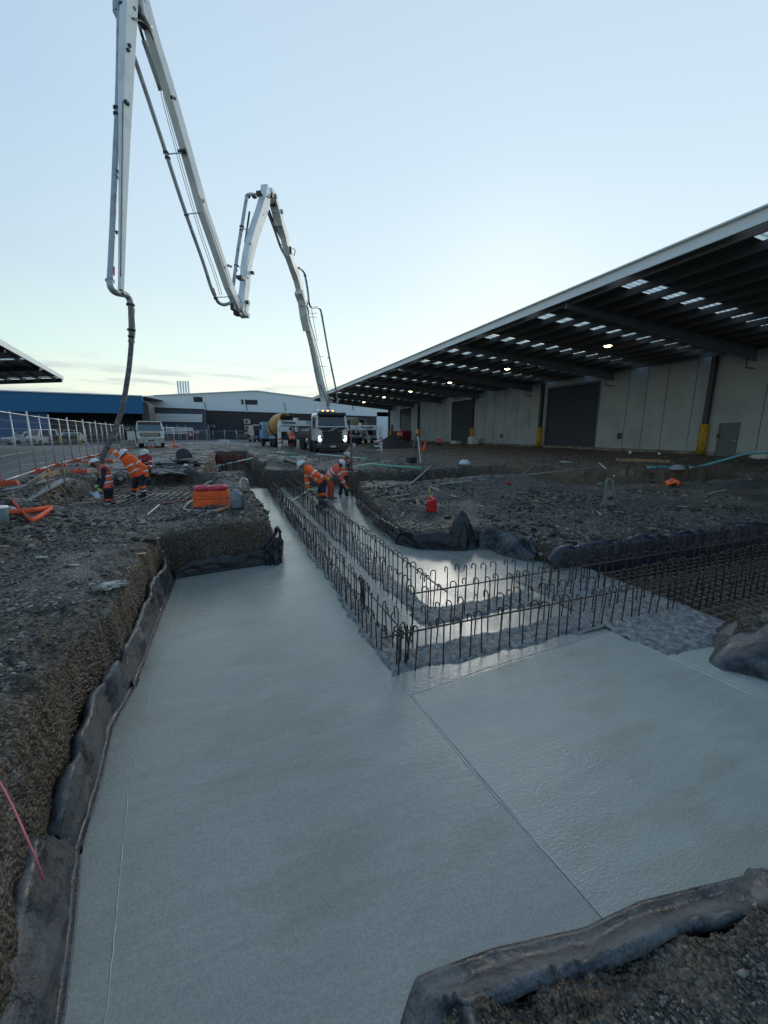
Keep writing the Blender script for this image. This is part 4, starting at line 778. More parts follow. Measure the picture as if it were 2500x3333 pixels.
# broken slabs of old asphalt along the trench
blk = mat('broken_asphalt', (.055, .06, .066), .55, var=.25, vscale=6, bump=.8, bscale=30)
for k in range(26):
    x = rnd.uniform(-3.6, -1.3); y = rnd.uniform(16.9, 22.0); s = rnd.uniform(.25, .75); n_ = rnd.randint(5, 7); pts = []
    for q in range(n_): a = 2*PI*q/n_+rnd.uniform(-.3, .3); r_ = s*rnd.uniform(.6, 1); pts.append((r_*math.cos(a), r_*.7*math.sin(a)))
    z = max(gz(x, y), -.05)+rnd.uniform(.02, .10); R_ = Matrix.Rotation(rnd.uniform(-.22, .22), 3, 'X') @ Matrix.Rotation(rnd.uniform(-.22, .22), 3, 'Y') @ Matrix.Rotation(rnd.uniform(0, 6), 3, 'Z')
    P = [R_ @ Vector((a, b, 0))+Vector((x, y, z)) for a, b in pts]
    tag(MB().prism(P, (0, 0, .06)).build('asphalt_slab', blk), 'broken piece of dark asphalt in the heap left of the long trench', 'rubble', 'broken asphalt pieces heaped by the trench')
# ================================================================== TEMPORARY FENCES
galv = mat('galvanised_pipe', (.52, .55, .56), .4, .6, .15, 12); wire = mat('fence_wire', (.30, .32, .34), .5, .5); orangep = mat('orange_plastic', (.72, .085, .02), .5, var=.12, vscale=8, dirt=(.4, .07, .03), dscale=6)
def fence_panel(p, q, label, grp, h=2.15, z=0.05, mid=1, m=galv, dense=1., step=.30, tilt=0.):
    p = Vector((p[0], p[1], 0)); q = Vector((q[0], q[1], 0)); L_ = (q-p).length; d = (q-p).normalized(); t = thing('mesh_fence', label, 'fence', (p.x, p.y, z), math.atan2(d.y, d.x), grp)
    f = MB()
    for x in (.05, L_-.05): f.cyl((x, 0, 0), (x, tilt*h, h+.13), .024, seg=7)
    f.tube([(.05, 0, .08), (L_-.05, 0, .08)], .021, 6); f.tube([(.05, tilt*h, h-.03), (L_-.05, tilt*h, h-.03)], .021, 6); f.build('frame', m, t)
    for k in range(mid): x = L_*(k+1)/(mid+1); MB().cyl((x, 0, .05), (x, tilt*h, h+.03), .019, seg=6).build('upright', m, t)
    w = MB(); n_ = int(h/step)
    for k in range(1, n_+1): w.tube([(.05, 0, k*h/(n_+1)), (L_-.05, 0, k*h/(n_+1))], .0042, 4, cap=False)
    n_ = int(L_/.11)
    for k in range(1, n_): w.tube([(k*L_/n_, 0, .08), (k*L_/n_, tilt*h, h)], .0026, 3, cap=False)
    w.build('wire_mesh', wire, t); c = MB()
    c.box((.0, 0, h*.82), (.12, .06, .05)); c.box((.0, 0, h*.25), (.12, .06, .05)); c.build('clamp', m, t)
    return t
def fence_foot(x, y, rz, label, z=0.02, grp='orange fence feet', m=orangep):
    t = thing('fence_block', label, 'fence foot', (x, y, z), rz, grp); b = MB()
    b.prism([(-.31, -.11, 0), (.31, -.11, 0), (.28, -.10, .13), (-.28, -.10, .13)], (0, .22, 0)); b.box((-.12, 0, .14), (.14, .16, .03)); b.box((.14, 0, .14), (.14, .16, .03)); b.build('block', m, t)
    h_ = MB()
    for x_ in (-.2, 0, .2): h_.cyl((x_, 0, .13), (x_, 0, .165), .028, seg=8)
    h_.build('socket', dark_steel, t); return t
FL = [(-5.5, 10.6), (-6.42, 14.9), (-7.12, 19.2), (-7.62, 22.6), (-7.98, 26.0), (-8.25, 29.4), (-8.5, 32.8), (-8.72, 36.2), (-8.9, 39.6), (-9.05, 43.0)]
ordn = ['nearest', 'second nearest', 'third nearest', 'fourth', 'fifth', 'sixth', 'seventh', 'eighth', 'farthest']
for k in range(9):
    fence_panel(FL[k], FL[k+1], 'wire mesh fence panel of the left line, %s to the camera' % ordn[k], 'temporary fence panels down the left side', mid=1, h=2.18)
    fence_foot(FL[k+1][0]+.1, FL[k+1][1], math.radians(8), 'orange block under the left fence line, %s to the camera' % ordn[k])
for k, (px, py, lab) in enumerate([(262, 1545, 'behind the bent timber rail'), (300, 1512, 'left of the hose'), (352, 1508, 'right of the hose')]):
    p = at(px, py); fence_foot(p[0], p[1], -.2, 'orange fence foot lying on the ground %s' % lab, .05)
TL = [tuple(at(x_, y_)[:2]) for x_, y_ in ((398, 1460), (479, 1458), (506, 1457), (568, 1452))]
for k in range(3):
    fence_panel(TL[k], TL[k+1], 'mesh fence panel across the yard before the parked truck, %s' % ['left one', 'middle one', 'right one'][k], 'fence panels across the yard', h=2.1)
for k, (px, py) in enumerate([(490, 1459), (515, 1456), (555, 1452), (572, 1457), (602, 1447)]):
    p = at(px, py); fence_foot(p[0], p[1], .2, 'small red orange fence foot before the parked white truck, %s from the left' % ['first', 'second', 'third', 'fourth', 'fifth'][k], .03, 'red fence feet before the truck')
whitepipe = mat('white_pipe', (.6, .63, .62), .45)
a = at(568, 1450); b = at(632, 1447); 
fence_panel((a[0], a[1]), (b[0], b[1]), 'white framed fence panel beside the cone', None, h=1.9, mid=2, m=whitepipe, tilt=-.05)
a = at(645, 1445); b = at(668, 1440); fence_panel((b[0]-1.2, b[1]), (b[0]+.4, b[1]), 'leaning white framed gate under the red sign', None, h=1.9, mid=0, m=whitepipe, tilt=.1)
a, b = at(694, 1436), at(846, 1435)
for k in range(4):
    f0 = (a[0]+(b[0]-a[0])*k/4, a[1]+(b[1]-a[1])*k/4); f1 = (a[0]+(b[0]-a[0])*(k+1)/4, a[1]+(b[1]-a[1])*(k+1)/4)
    fence_panel(f0, f1, 'far mesh fence panel before the dark recessed wall, %s from the left' % ['first', 'second', 'third', 'fourth'][k], 'far fence panels', h=1.9, mid=0)
# ================================================================== SHORT BUILDERS
rubber = mat('tyre_rubber', (.02, .02, .021), .85, bump=.2); rimm = mat('wheel_rim', (.55, .56, .57), .35, .7); glass = mat('dark_glass', (.03, .045, .055), .08, spec=.8, var=.02)
chrome = mat('bright_metal', (.6, .6, .6), .3, .8); blackp = mat('black_plastic', (.025, .026, .028), .5); trw = mat('truck_white', (.78, .80, .80), .3, coat=.4, var=.04, dirt=(.42, .42, .41), dscale=1.4)
headm = mat('headlight_glow', (1, 1, 1), .2, emit=(1, .95, .80), estr=2.4); lens = mat('lamp_lens', (.5, .5, .48), .1)
def wheel(par, x, y, r=.5, w=.3, side=-1, rim=rimm):
    t = MB(); t.lathe([(r*.55, -w/2), (r*.9, -w/2), (r, -w/2+.04), (r, w/2-.04), (r*.9, w/2), (r*.55, w/2)], (0, 0, 0), 22, Matrix.Rotation(PI/2, 3, 'Y')); o = t.build('wheel', rubber, par); o.location = (x, y, r)
    q = MB(); q.lathe([(r*.56, side*w*.42), (r*.5, side*w*.46), (r*.42, side*w*.3), (r*.2, side*w*.28), (r*.14, side*w*.5), (.01, side*w*.5)][::(1 if side > 0 else -1)], (0, 0, 0), 18, Matrix.Rotation(PI/2, 3, 'Y')); q.build('rim', rim, o); return o
# ================================================================== CONCRETE PUMP TRUCK
PT = (7.55, 30.7, 0)
t = thing('pump_truck', 'white concrete pump truck facing the camera with headlights on and outriggers spread', 'truck', PT, 0)
def face(pts, y0, y1): return [(x, y0, z) for x, z in pts]
cabp = [(-1.25, .95), (1.25, .95), (1.25, 2.0), (1.19, 2.95), (1.05, 3.1), (-1.05, 3.1), (-1.19, 2.95), (-1.25, 2.0)]
cb = MB(); cb.prism([(x, .18 + (.16 if z > 2.5 else 0) + (.0), z) for x, z in cabp], (0, 2.0, 0)); cab = cb.build('cab', trw, t)
MB().add([(-1.05, .14, 2.05), (1.05, .14, 2.05), (1.0, .30, 2.86), (-1.0, .30, 2.86), (-1.08, .2, 2.02), (1.08, .2, 2.02), (1.03, .36, 2.9), (-1.03, .36, 2.9)], [(0, 1, 2, 3), (0, 4, 5, 1), (1, 5, 6, 2), (2, 6, 7, 3), (3, 7, 4, 0)]).build('windscreen', glass, cab)
MB().box((0, .16, 2.98), (2.2, .35, .24), bev=.04).build('sun_visor', blackp, cab)
MB().box((-1.255, 1.05, 2.42), (.03, .95, .75)).build('side_window', glass, cab); MB().box((1.255, 1.05, 2.42), (.03, .95, .75)).build('side_window', glass, cab)
MB().prism([(-1.12, .12, 2.03), (1.12, .12, 2.03), (1.1, .12, 1.9), (.7, .12, 1.72), (.3, .12, 1.66), (-.3, .12, 1.66), (-.7, .12, 1.72), (-1.1, .12, 1.9)], (0, .1, 0)).build('badge_panel', blackp, cab)
MB().prism([(-1.13, .095, 2.06), (1.13, .095, 2.06), (1.13, .095, 1.985), (-1.13, .095, 1.985)], (0, .1, 0)).build('scuttle', trw, cab)
em = MB(); em.tube([(.085*math.cos(2*PI*k/16), .07, 1.80+.085*math.sin(2*PI*k/16)) for k in range(16)], .016, 6, closed=True); em.beam((-.38, .075, 1.67), (.38, .075, 1.93), .03, .03, (0, 1, 0)); em.build('emblem', chrome, cab)
gr = MB(); gr.box((0, .13, 1.13), (1.50, .14, .95), bev=.04); g_ = gr.build('grille', blackp, cab); gb_ = MB()
for k in range(5): gb_.box((0, .055, .78+k*.19), (1.42, .03, .035))
gb_.build('slat', dark_steel, g_)
MB().box((0, .12, 1.60), (1.62, .12, .14), bev=.03).build('grille_top', blackp, cab)
for s in (-1, 1):
    pts = [(s*.82, 1.42), (s*1.16, 1.42), (s*1.22, 1.1), (s*1.16, .78), (s*.98, .74), (s*.86, .95)]
    if s < 0: pts = pts[::-1]
    h_ = MB().prism([(x, .08, z) for x, z in pts], (0, .12, 0)).build('headlight', lens, cab)
    MB().ball((s*1.0, .08, 1.0), .12, sy=.5, seg=12).build('bulb', headm, h_); MB().prism([(s*.9, .07, 1.32), (s*1.1, .07, 1.34), (s*1.16, .07, 1.1), (s*1.1, .07, 1.1)], (0, .02, 0)).build('running_light', headm, h_)
    m_ = MB(); m_.box((s*1.42, .25, 2.35), (.1, .22, .5), bev=.03); m_.box((s*1.42, .25, 1.98), (.1, .22, .2), bev=.03); m_.tube([(s*1.2, .3, 2.65), (s*1.42, .26, 2.62)], .02, 6); m_.build('mirror', blackp, cab)
    MB().tube([(s*.35, .11, 2.06), (s*.05, .09, 2.12), (-.45+s*.2, .09, 2.16)], .014, 5).build('wiper', blackp, cab)
bu = MB(); bu.box((0, .2, .52), (2.5, .42, .38), bev=.06); bumper = bu.build('bumper', dark_steel, t)
MB().box((0, -.022, .5), (.46, .02, .13)).build('number_plate', mat('plate_white', (.6, .6, .58), .5), bumper); MB().box((0, .1, .25), (2.1, .2, .18)).build('air_dam', blackp, bumper)
be = MB(); be.box((-.15, .9, 3.19), (1.15, .24, .07), bev=.02); bk = be.build('beacon_bar', blackp, cab)
amb = mat('amber_beacon', (1, .45, .08), .3, emit=(1, .5, .12), estr=2.5)
for x in (-.55, -.15, .25): MB().ball((x, .85, 3.25), .085, sz=.9, seg=10).build('beacon', amb, bk)
MB().box((0, .01, 2.93), (1.4, .03, .05)).build('amber_strip', mat('amber_text_strip', (.6, .35, .12), .5), cab)
ch = MB(); ch.box((0, 6.2, .95), (1.0, 9.6, .3)); ch.box((0, 6.5, 1.28), (2.3, 9.2, .34)); ch.build('chassis', dark_steel, t)
bd = MB(); bd.box((-1.1, 5.2, 1.65), (.3, 5.6, .55), bev=.03); bd.box((1.1, 5.2, 1.65), (.3, 5.6, .55), bev=.03); bd.box((0, 9.8, 2.0), (2.1, 1.6, 1.1), bev=.05); bd.build('side_locker', mat('dark_locker', (.05, .055, .065), .4), t)
MB().box((-1.27, 4.5, 1.78), (.03, 3.4, .12)).build('pale_stripe', trw, t)
for y_ in (1.35, 3.25, 6.7, 8.05):
    for s in (-1, 1): wheel(t, s*1.08, y_, .52, .34, s)
tk = MB(); tk.cyl((-.9, 4.5, .85), (-.9, 5.6, .85), .3, seg=14); tk.build('tank', chrome, t)
tu = MB(); tu.cyl((0, 3.4, 1.4), (0, 3.4, 2.9), .55, .45, 18); tu.box((0, 3.4, 3.1), (.9, 1.0, .8), bev=.1); tu.build('boom_turret', trw, t)
for s in (-1, 1):
    rl = MB(); rl.tube([(s*.9, 2.4, 3.1), (s*.9, 2.4, 3.75), (s*.3, 2.4, 3.75), (s*.3, 2.4, 3.1)], .02, 6); rl.cyl((s*1.1, .7, 3.1), (s*1.1, .7, 3.7), .008, seg=4); rl.build('handrail', galv, t)
putt = mat('blue_lettering', (.02, .10, .20), .5); blk_l = mat('black_lettering', (.02, .02, .025), .5); redst = mat('hazard_red', (.55, .03, .03), .5)
def outrigger(side, xe, ye, zt, ln, board):
    """box beam from the truck to the leg, local coordinates of the truck"""
    x0 = side*1.0; y0 = 2.6; g = MB(); d = Vector((xe-x0, ye-y0, 0)); 
    g.loft([(x0, y0, zt-.02), (xe, ye, zt)], [(.26, .44), (.24, .40)]); o = g.build('outrigger_arm', trw, t)
    c_ = MB(); m_ = Vector((x0, y0, zt)).lerp(Vector((xe, ye, zt)), .52); c_.box(m_+Vector((0, -.03, .08)), (.22, .34, .62), math.atan2(d.y, d.x)); c_.build('sleeve', trw, o)
    l_ = MB(); l_.box((xe, ye, 1.35), (.26, .26, 1.75), bev=.02); leg = l_.build('outrigger_leg', trw, t)
    MB().cyl((xe, ye, .1), (xe, ye, .6), .06, seg=10).build('ram', chrome, leg); MB().lathe([(.12, .13), (.30, .09), (.32, .04)][::-1], (xe, ye, 0), 18).build('foot_pad', galv, leg)
    hz_ = MB(); hw = MB()
    hw.box((xe, ye-.14, .86), (.24, .015, .60)); hw.build('hazard_board', mat('sign_white', (.75, .75, .74), .5), leg)
    for k in range(2): hz_.prism([(xe-.12, ye-.152, .70+k*.28), (xe+.12, ye-.152, .58+k*.28+.22), (xe+.12, ye-.152, .70+k*.28+.22), (xe-.12, ye-.152, .82+k*.28)], (0, .006, 0))
    hz_.build('hazard_stripe', redst, leg); return o, d
o, d = outrigger(-1, -3.95, 1.1, 2.32, 0, 1)
ang = math.atan2(d.y, d.x)+PI; mid = Vector((-3.95, 1.1, 0)).lerp(Vector((-1.0, 2.6, 0)), .24)
b_ = MB(); b_.box((0, 0, 0), (1.75, .05, .40)); bb = b_.build('side_board', trw, t); bb.location = (mid.x, mid.y-.17, 1.84); bb.rotation_euler = (0, 0, ang)
MB().box((.28, -.03, 0), (1.1, .012, .38)).build('number_panel', mat('sign_white', (.75, .75, .74), .5), bb)
text('42', .56, (.34, -.045, .0), (PI/2, 0, 0), blk_l, bb, bold=.022); text('5', .24, (.74, -.045, .10), (PI/2, 0, 0), blk_l, bb)
u = text('Putzmeister', .26, (mid.x+.1, mid.y-.20, 2.34), (PI/2, 0, ang), blk_l, t, bold=.008)
o, d = outrigger(1, 4.75, 2.0, 2.0, 0, 0); ang = math.atan2(d.y, d.x); mid = Vector((1.0, 2.6, 0)).lerp(Vector((4.75, 2.0, 0)), .72)
text('Putzmeister', .24, (mid.x-.15, mid.y-.22, 2.02), (PI/2, 0, ang), putt, t, bold=.008)
# ------------------------------------------------------------------ the boom (one thing with its truck)
bA = np.array([7.55, 34.1]); _b = atD(338, 1486, 12.2); bB = np.array([_b[0], _b[1]]); bn = np.array([-(bB-bA)[1], (bB-bA)[0], 0]); bn /= np.linalg.norm(bn); 
if bn @ np.array([1, 0, 0]) < 0: bn = -bn
def bp(x, y, off=0.):
    d_ = ray(x, y); o3 = np.append(bA, 0)+bn*off; return Vector(Cc+d_*((o3-Cc) @ bn/(d_ @ bn)))
bnv = Vector(bn); boomw = mat('boom_white', (.82, .84, .82), .4, coat=.2, var=.05, vscale=3, dirt=(.60, .62, .60), dscale=1.3, dlo=.5, dhi=.75); pipem = mat('delivery_pipe', (.46, .50, .52), .4, .3, .12, 5, dirt=(.30, .30, .29), dscale=3); dkst = mat('hydraulic_dark', (.06, .065, .07), .4, .4)
bt = t
def arm(pts, dw, name='boom_section', m=boomw, off=0.):
    P = [bp(x, y, off) for x, y in pts]; mb = MB(); vs = []
    for i, p in enumerate(P):
        tt = (P[min(i+1, len(P)-1)]-P[max(i-1, 0)]).normalized(); b = bnv.cross(tt).normalized(); dpt, wd = dw[i] if isinstance(dw, list) else dw; dpt *= 1.1; wd *= 1.08
        vs += [p-bnv*wd/2-b*dpt/2, p+bnv*wd/2-b*dpt/2, p+bnv*wd/2+b*dpt/2, p-bnv*wd/2+b*dpt/2]
    fs = []
    for i in range(len(P)-1):
        for k in range(4): fs.append((i*4+k, i*4+(k+1) % 4, i*4+4+(k+1) % 4, i*4+4+k))
    fs += [(3, 2, 1, 0), tuple(len(P)*4-4+k for k in range(4))]; mb.add(vs, fs); o = mb.build(name, m, bt, True)
    bv = o.modifiers.new('edge', 'BEVEL'); bv.width = .012; bv.segments = 2; return o
def cable(pts, r, name, m, off=0., par=None, seg=8):
    P = []; Q = [bp(x, y, off) for x, y in pts]
    for i in range(len(Q)-1):
        for k in range(5):
            t_ = k/5; p0 = Q[max(i-1, 0)]; p1 = Q[i]; p2 = Q[i+1]; p3 = Q[min(i+2, len(Q)-1)]
            P.append(.5*((2*p1)+(p2-p0)*t_+(2*p0-5*p1+4*p2-p3)*t_*t_+(3*p1-p0-3*p2+p3)*t_**3))
    P.append(Q[-1]); mb = MB(); mb.tube(P, r*(1.22 if name in ('delivery_pipe', 'elbow_pipe', 'red_band') else 1), seg); return mb.build(name, m, par or bt, par is not None or True)
def pins(arm_o, pts, r=.12, w=.62):
    for x, y in pts: c = bp(x, y); MB().cyl(c-bnv*w/2, c+bnv*w/2, r, seg=14).build('pin', dkst, arm_o, True)
a1 = arm([(1062, 1345), (1056, 1300), (1046, 1259), (1036, 1215), (1026, 1165), (1017, 1121), (1004, 1070), (994, 1030), (985, 990)], [(.62, .44), (.6, .44), (.58, .42), (.56, .4), (.52, .38), (.5, .36), (.46, .36), (.44, .36), (.42, .34)])
a2 = arm([(985, 995), (975, 940), (966, 905), (950, 860), (938, 825), (926, 770), (914, 730), (900, 685), (890, 640)], [(.40, .36), (.5, .36), (.52, .36), (.54, .34), (.54, .34), (.52, .34), (.5, .34), (.46, .34), (.4, .32)])
a3 = arm([(866, 612), (862, 650), (848, 700), (832, 745), (818, 790), (807, 835), (800, 880), (797, 930), (792, 975), (788, 1012)], [(.42, .36), (.50, .36), (.52, .34), (.50, .34), (.48, .34), (.46, .32), (.44, .32), (.40, .30), (.36, .3), (.34, .3)])
a4 = arm([(776, 1005), (744, 930), (700, 800), (661, 687), (607, 493), (575, 380), (540, 260), (505, 150), (475, 45), (440, -90)], [(.34, .28), (.42, .28), (.43, .28), (.43, .28), (.42, .27), (.41, .27), (.40, .27), (.38, .27), (.38, .27), (.36, .27)])
a5 = arm([(424, -90), (418, 60), (413, 180), (409, 300), (406, 420), (403, 560), (399, 720), (396, 860), (394, 945)], [(.42, .24), (.40, .24), (.38, .22), (.34, .21), (.28, .18), (.22, .16), (.16, .14), (.14, .12), (.12, .11)])
pins(a1, [(1058, 1318), (988, 1000)]); pins(a2, [(884, 640), (905, 690)]); pins(a3, [(872, 640), (792, 985)], .10); pins(a4, [(775, 995), (722, 872), (651, 655), (594, 492), (480, 75)], .07, .34); pins(a5, [(426, 30), (405, 340)], .05, .3)
# plates at the joints
arm([(1000, 1075), (990, 1030), (984, 985), (972, 950)], (.3, .52), 'joint_plate'); arm([(872, 618), (886, 640), (900, 690), (908, 735)], [(.2, .46), (.34, .46), (.3, .46), (.12, .46)], 'joint_plate'); arm([(797, 985), (790, 1015), (800, 1030)], [(.2, .42), (.3, .42), (.22, .42)], 'joint_plate'); arm([(772, 985), (783, 1010), (792, 1026)], [(.2, .36), (.3, .36), (.2, .36)], 'joint_plate'); arm([(456, 10), (466, 60), (478, 90)], [(.3, .38), (.42, .38), (.2, .38)], 'joint_plate')
# rams
for pts, r in [([(986, 1006), (1003, 1050)], .055), ([(1003, 1050), (1022, 1146)], .105), ([(876, 684), (890, 722)], .05), ([(890, 722), (924, 790)], .10), ([(456, 90), (470, 138)], .045), ([(468, 132), (524, 296)], .085), ([(446, 60), (462, 120)], .03), ([(812, 690), (798, 790)], .05), ([(805, 835), (806, 905)], .04), ([(1058, 1330), (1049, 1240)], .09)]:
    cable(pts, r, 'hydraulic_ram', dkst if r < .06 else pipem, -.30)
# delivery line
cable([(1099, 1312), (1098, 1290), (1080, 1201), (1069, 1147), (1049, 1035), (1042, 1006), (1030, 1000), (1014, 1000), (1006, 985), (1003, 955), (994, 900), (985, 880), (972, 872)], .065, 'delivery_pipe', pipem, .45)
cable([(955, 848), (938, 847), (925, 826), (912, 800), (893, 745), (872, 690)], .068, 'delivery_pipe', pipem, -.45)
cable([(852, 640), (830, 634), (809, 634), (803, 645), (795, 690), (787, 740), (777, 800), (768, 865), (760, 925), (752, 960)], .072, 'delivery_pipe', pipem, -.42)
cable([(752, 985), (730, 992), (712, 985), (702, 968), (688, 938), (660, 850), (607, 701), (570, 590), (540, 497), (500, 375), (455, 240), (420, 140), (396, 80), (378, 42), (376, 0), (385, -50)], .062, 'delivery_pipe', pipem, -.40)
cable([(388, -50), (390, 40), (388, 200), (384, 353), (378, 480), (372, 620), (366, 760), (361, 860), (358, 915)], .075, 'delivery_pipe', pipem, -.28, seg=10)
cable([(358, 912), (359, 928), (366, 944), (380, 953), (395, 956), (410, 960), (421, 972), (426, 992)], .082, 'elbow_pipe', pipem, -.22, seg=12)
cable([(363, 868), (361.5, 892)], .082, 'red_band', redst, -.28); cable([(700, 962), (691, 938)], .066, 'red_band', redst, -.40)
for (x, y, off, r) in [(381, 353, -.28, .11), (380, 372, -.28, .1), (377, 560, -.28, .11), (375, 578, -.28, .10), (372, 755, -.28, .1), (358, 914, -.28, .13), (425, 992, -.22, .13), (392, 956, -.22, .12), (380, 40, -.4, .11), (540, 497, -.4, .10), (546, 515, -.4, .1), (607, 701, -.4, .09), (702, 972, -.4, .09), (787, 738, -.42, .12), (785, 750, -.42, .1), (769, 865, -.42, .12), (767, 880, -.42, .1), (806, 640, -.42, .14), (912, 797, -.45, .1), (993, 897, .45, .1), (1049, 1031, .45, .1), (1069, 1165, .45, .09), (1080, 1205, .45, .09)]:
    c = bp(x, y, off); MB().lathe([(r*.7, -.035), (r, -.03), (r, .03), (r*.7, .035)], c, 14).build('pipe_clamp', dkst, bt, True)
def strut(x0, y0, x1, y1, o0=-.4, o1=0., r=.022): MB().tube([bp(x0, y0, o0), bp(x1, y1, o1)], r, 6).build('pipe_bracket', galv, bt, True)
for a in [(544, 502, 593, 497), (607, 697, 657, 692), (790, 746, 812, 746), (772, 868, 796, 870), (702, 968, 752, 966), (372, 755, 400, 752), (377, 560, 404, 558)]: strut(*a)
for a in [(1036, 1160, 1069, 1160), (1043, 1192, 1078, 1192), (1008, 1032, 1047, 1034), (1085, 1300, 1050, 1285), (1098, 1312, 1052, 1302), (1012, 1020, 1046, 1020)]: strut(*a, .45, 0.15)
cable([(1003, 1000), (1008, 1040), (1033, 1129), (1051, 1201), (1066, 1273), (1074, 1320)], .03, 'hydraulic_line', galv, .3); cable([(1014, 1005), (1020, 1040), (1033, 1110)], .02, 'hydraulic_line', dkst, .25)
for dx in (0, 7): cable([(523+dx, 290), (530+dx, 330), (560+dx, 445), (600+dx, 590), (650+dx, 760), (700+dx, 905), (716+dx, 960)], .014, 'hydraulic_line', galv, -.25, seg=5)
cable([(810, 725), (796, 800), (785, 900), (772, 990)], .015, 'hydraulic_line', galv, -.25, seg=5); cable([(845, 640), (852, 670), (848, 700)], .02, 'hydraulic_line', dkst, -.35); cable([(452, 40), (466, 140), (505, 220), (515, 290)], .012, 'hydraulic_line', dkst, -.3, seg=5); cable([(943, 808), (960, 812), (958, 832)], .03, 'hydraulic_line', dkst, .2)
# joint links, valve blocks and bolt covers that the arms carry
for (x, y, o_, sx, sy, sz) in [(450, 40, .0, .22, .34, .28), (461, 70, .0, .20, .36, .20), (468, 18, .1, .2, .3, .2), (845, 630, .0, .30, .3, .16), (828, 640, .0, .22, .22, .12), (893, 668, .0, .3, .40, .22), (775, 1022, .0, .34, .36, .16), (760, 1000, .0, .2, .3, .3), (994, 985, .0, .3, .46, .2), (1000, 1012, .1, .22, .4, .3), (945, 815, .2, .2, .2, .4), (822, 888, .25, .16, .16, .14), (783, 905, .1, .3, .36, .16), (400, 30, -.1, .16, .2, .3), (1074, 1300, .1, .3, .3, .5)]:
    MB().box(bp(x, y, o_), (sx, sy, sz), math.atan2(bnv.y, bnv.x), bev=.02).build('link_block', dkst, bt, True)
for pts, r, o_ in [([(432, 60), (470, 75), (500, 130)], .025, .16), ([(868, 640), (905, 660), (915, 700)], .025, .2), ([(775, 960), (790, 1000), (770, 1015)], .022, .2), ([(975, 960), (1000, 985), (995, 1030)], .028, .22), ([(1040, 1250), (1062, 1300), (1072, 1330)], .03, .25), ([(400, 330), (398, 500), (395, 700), (393, 900)], .014, .10), ([(650, 640), (700, 780), (750, 930)], .013, .15), ([(850, 700), (820, 800), (800, 900)], .013, .17), ([(1010, 1120), (1026, 1200), (1044, 1290)], .02, .26)]:
    cable(pts, r, 'hydraulic_line', dkst, o_, seg=6)
for (x, y) in [(408, 150), (404, 165), (396, 332), (402, 338), (548, 318), (556, 322), (735, 865), (742, 868), (846, 700), (806, 795), (797, 905)]: c = bp(x, y, 0); MB().cyl(c+bnv*.10, c+bnv*.19, .05, seg=10).build('bolt_cover', dkst, bt, True)
# end hose and its clamps
hosem = mat('grey_rubber_hose', (.085, .08, .078), .6, var=.2, dirt=(.17, .165, .16), dscale=6)
cable([(426, 992), (428, 1060), (428, 1112)], .088, 'hose_collar', mat('worn_brown_hose', (.20, .17, .155), .7, dirt=(.3, .29, .28), dscale=5), -.2, seg=12)
cable([(428, 1110), (425, 1150), (420, 1200), (413, 1245), (408, 1277), (396, 1335), (384, 1372), (370, 1410), (355, 1443), (343, 1470), (332, 1494), (326, 1515)], .078, 'end_hose', hosem, -.15, seg=12)
for (x, y, r) in [(428, 1074, .13), (428, 1112, .10), (427, 1095, .1)]: MB().lathe([(r*.7, -.03), (r, -.025), (r, .025), (r*.7, .03)], bp(x, y, -.18), 14).build('hose_clamp', dkst, bt, True)
cable([(438, 1004), (437, 1030), (438, 1050), (440, 1075), (438, 1100)], .012, 'safety_chain', dkst, -.2, seg=5)
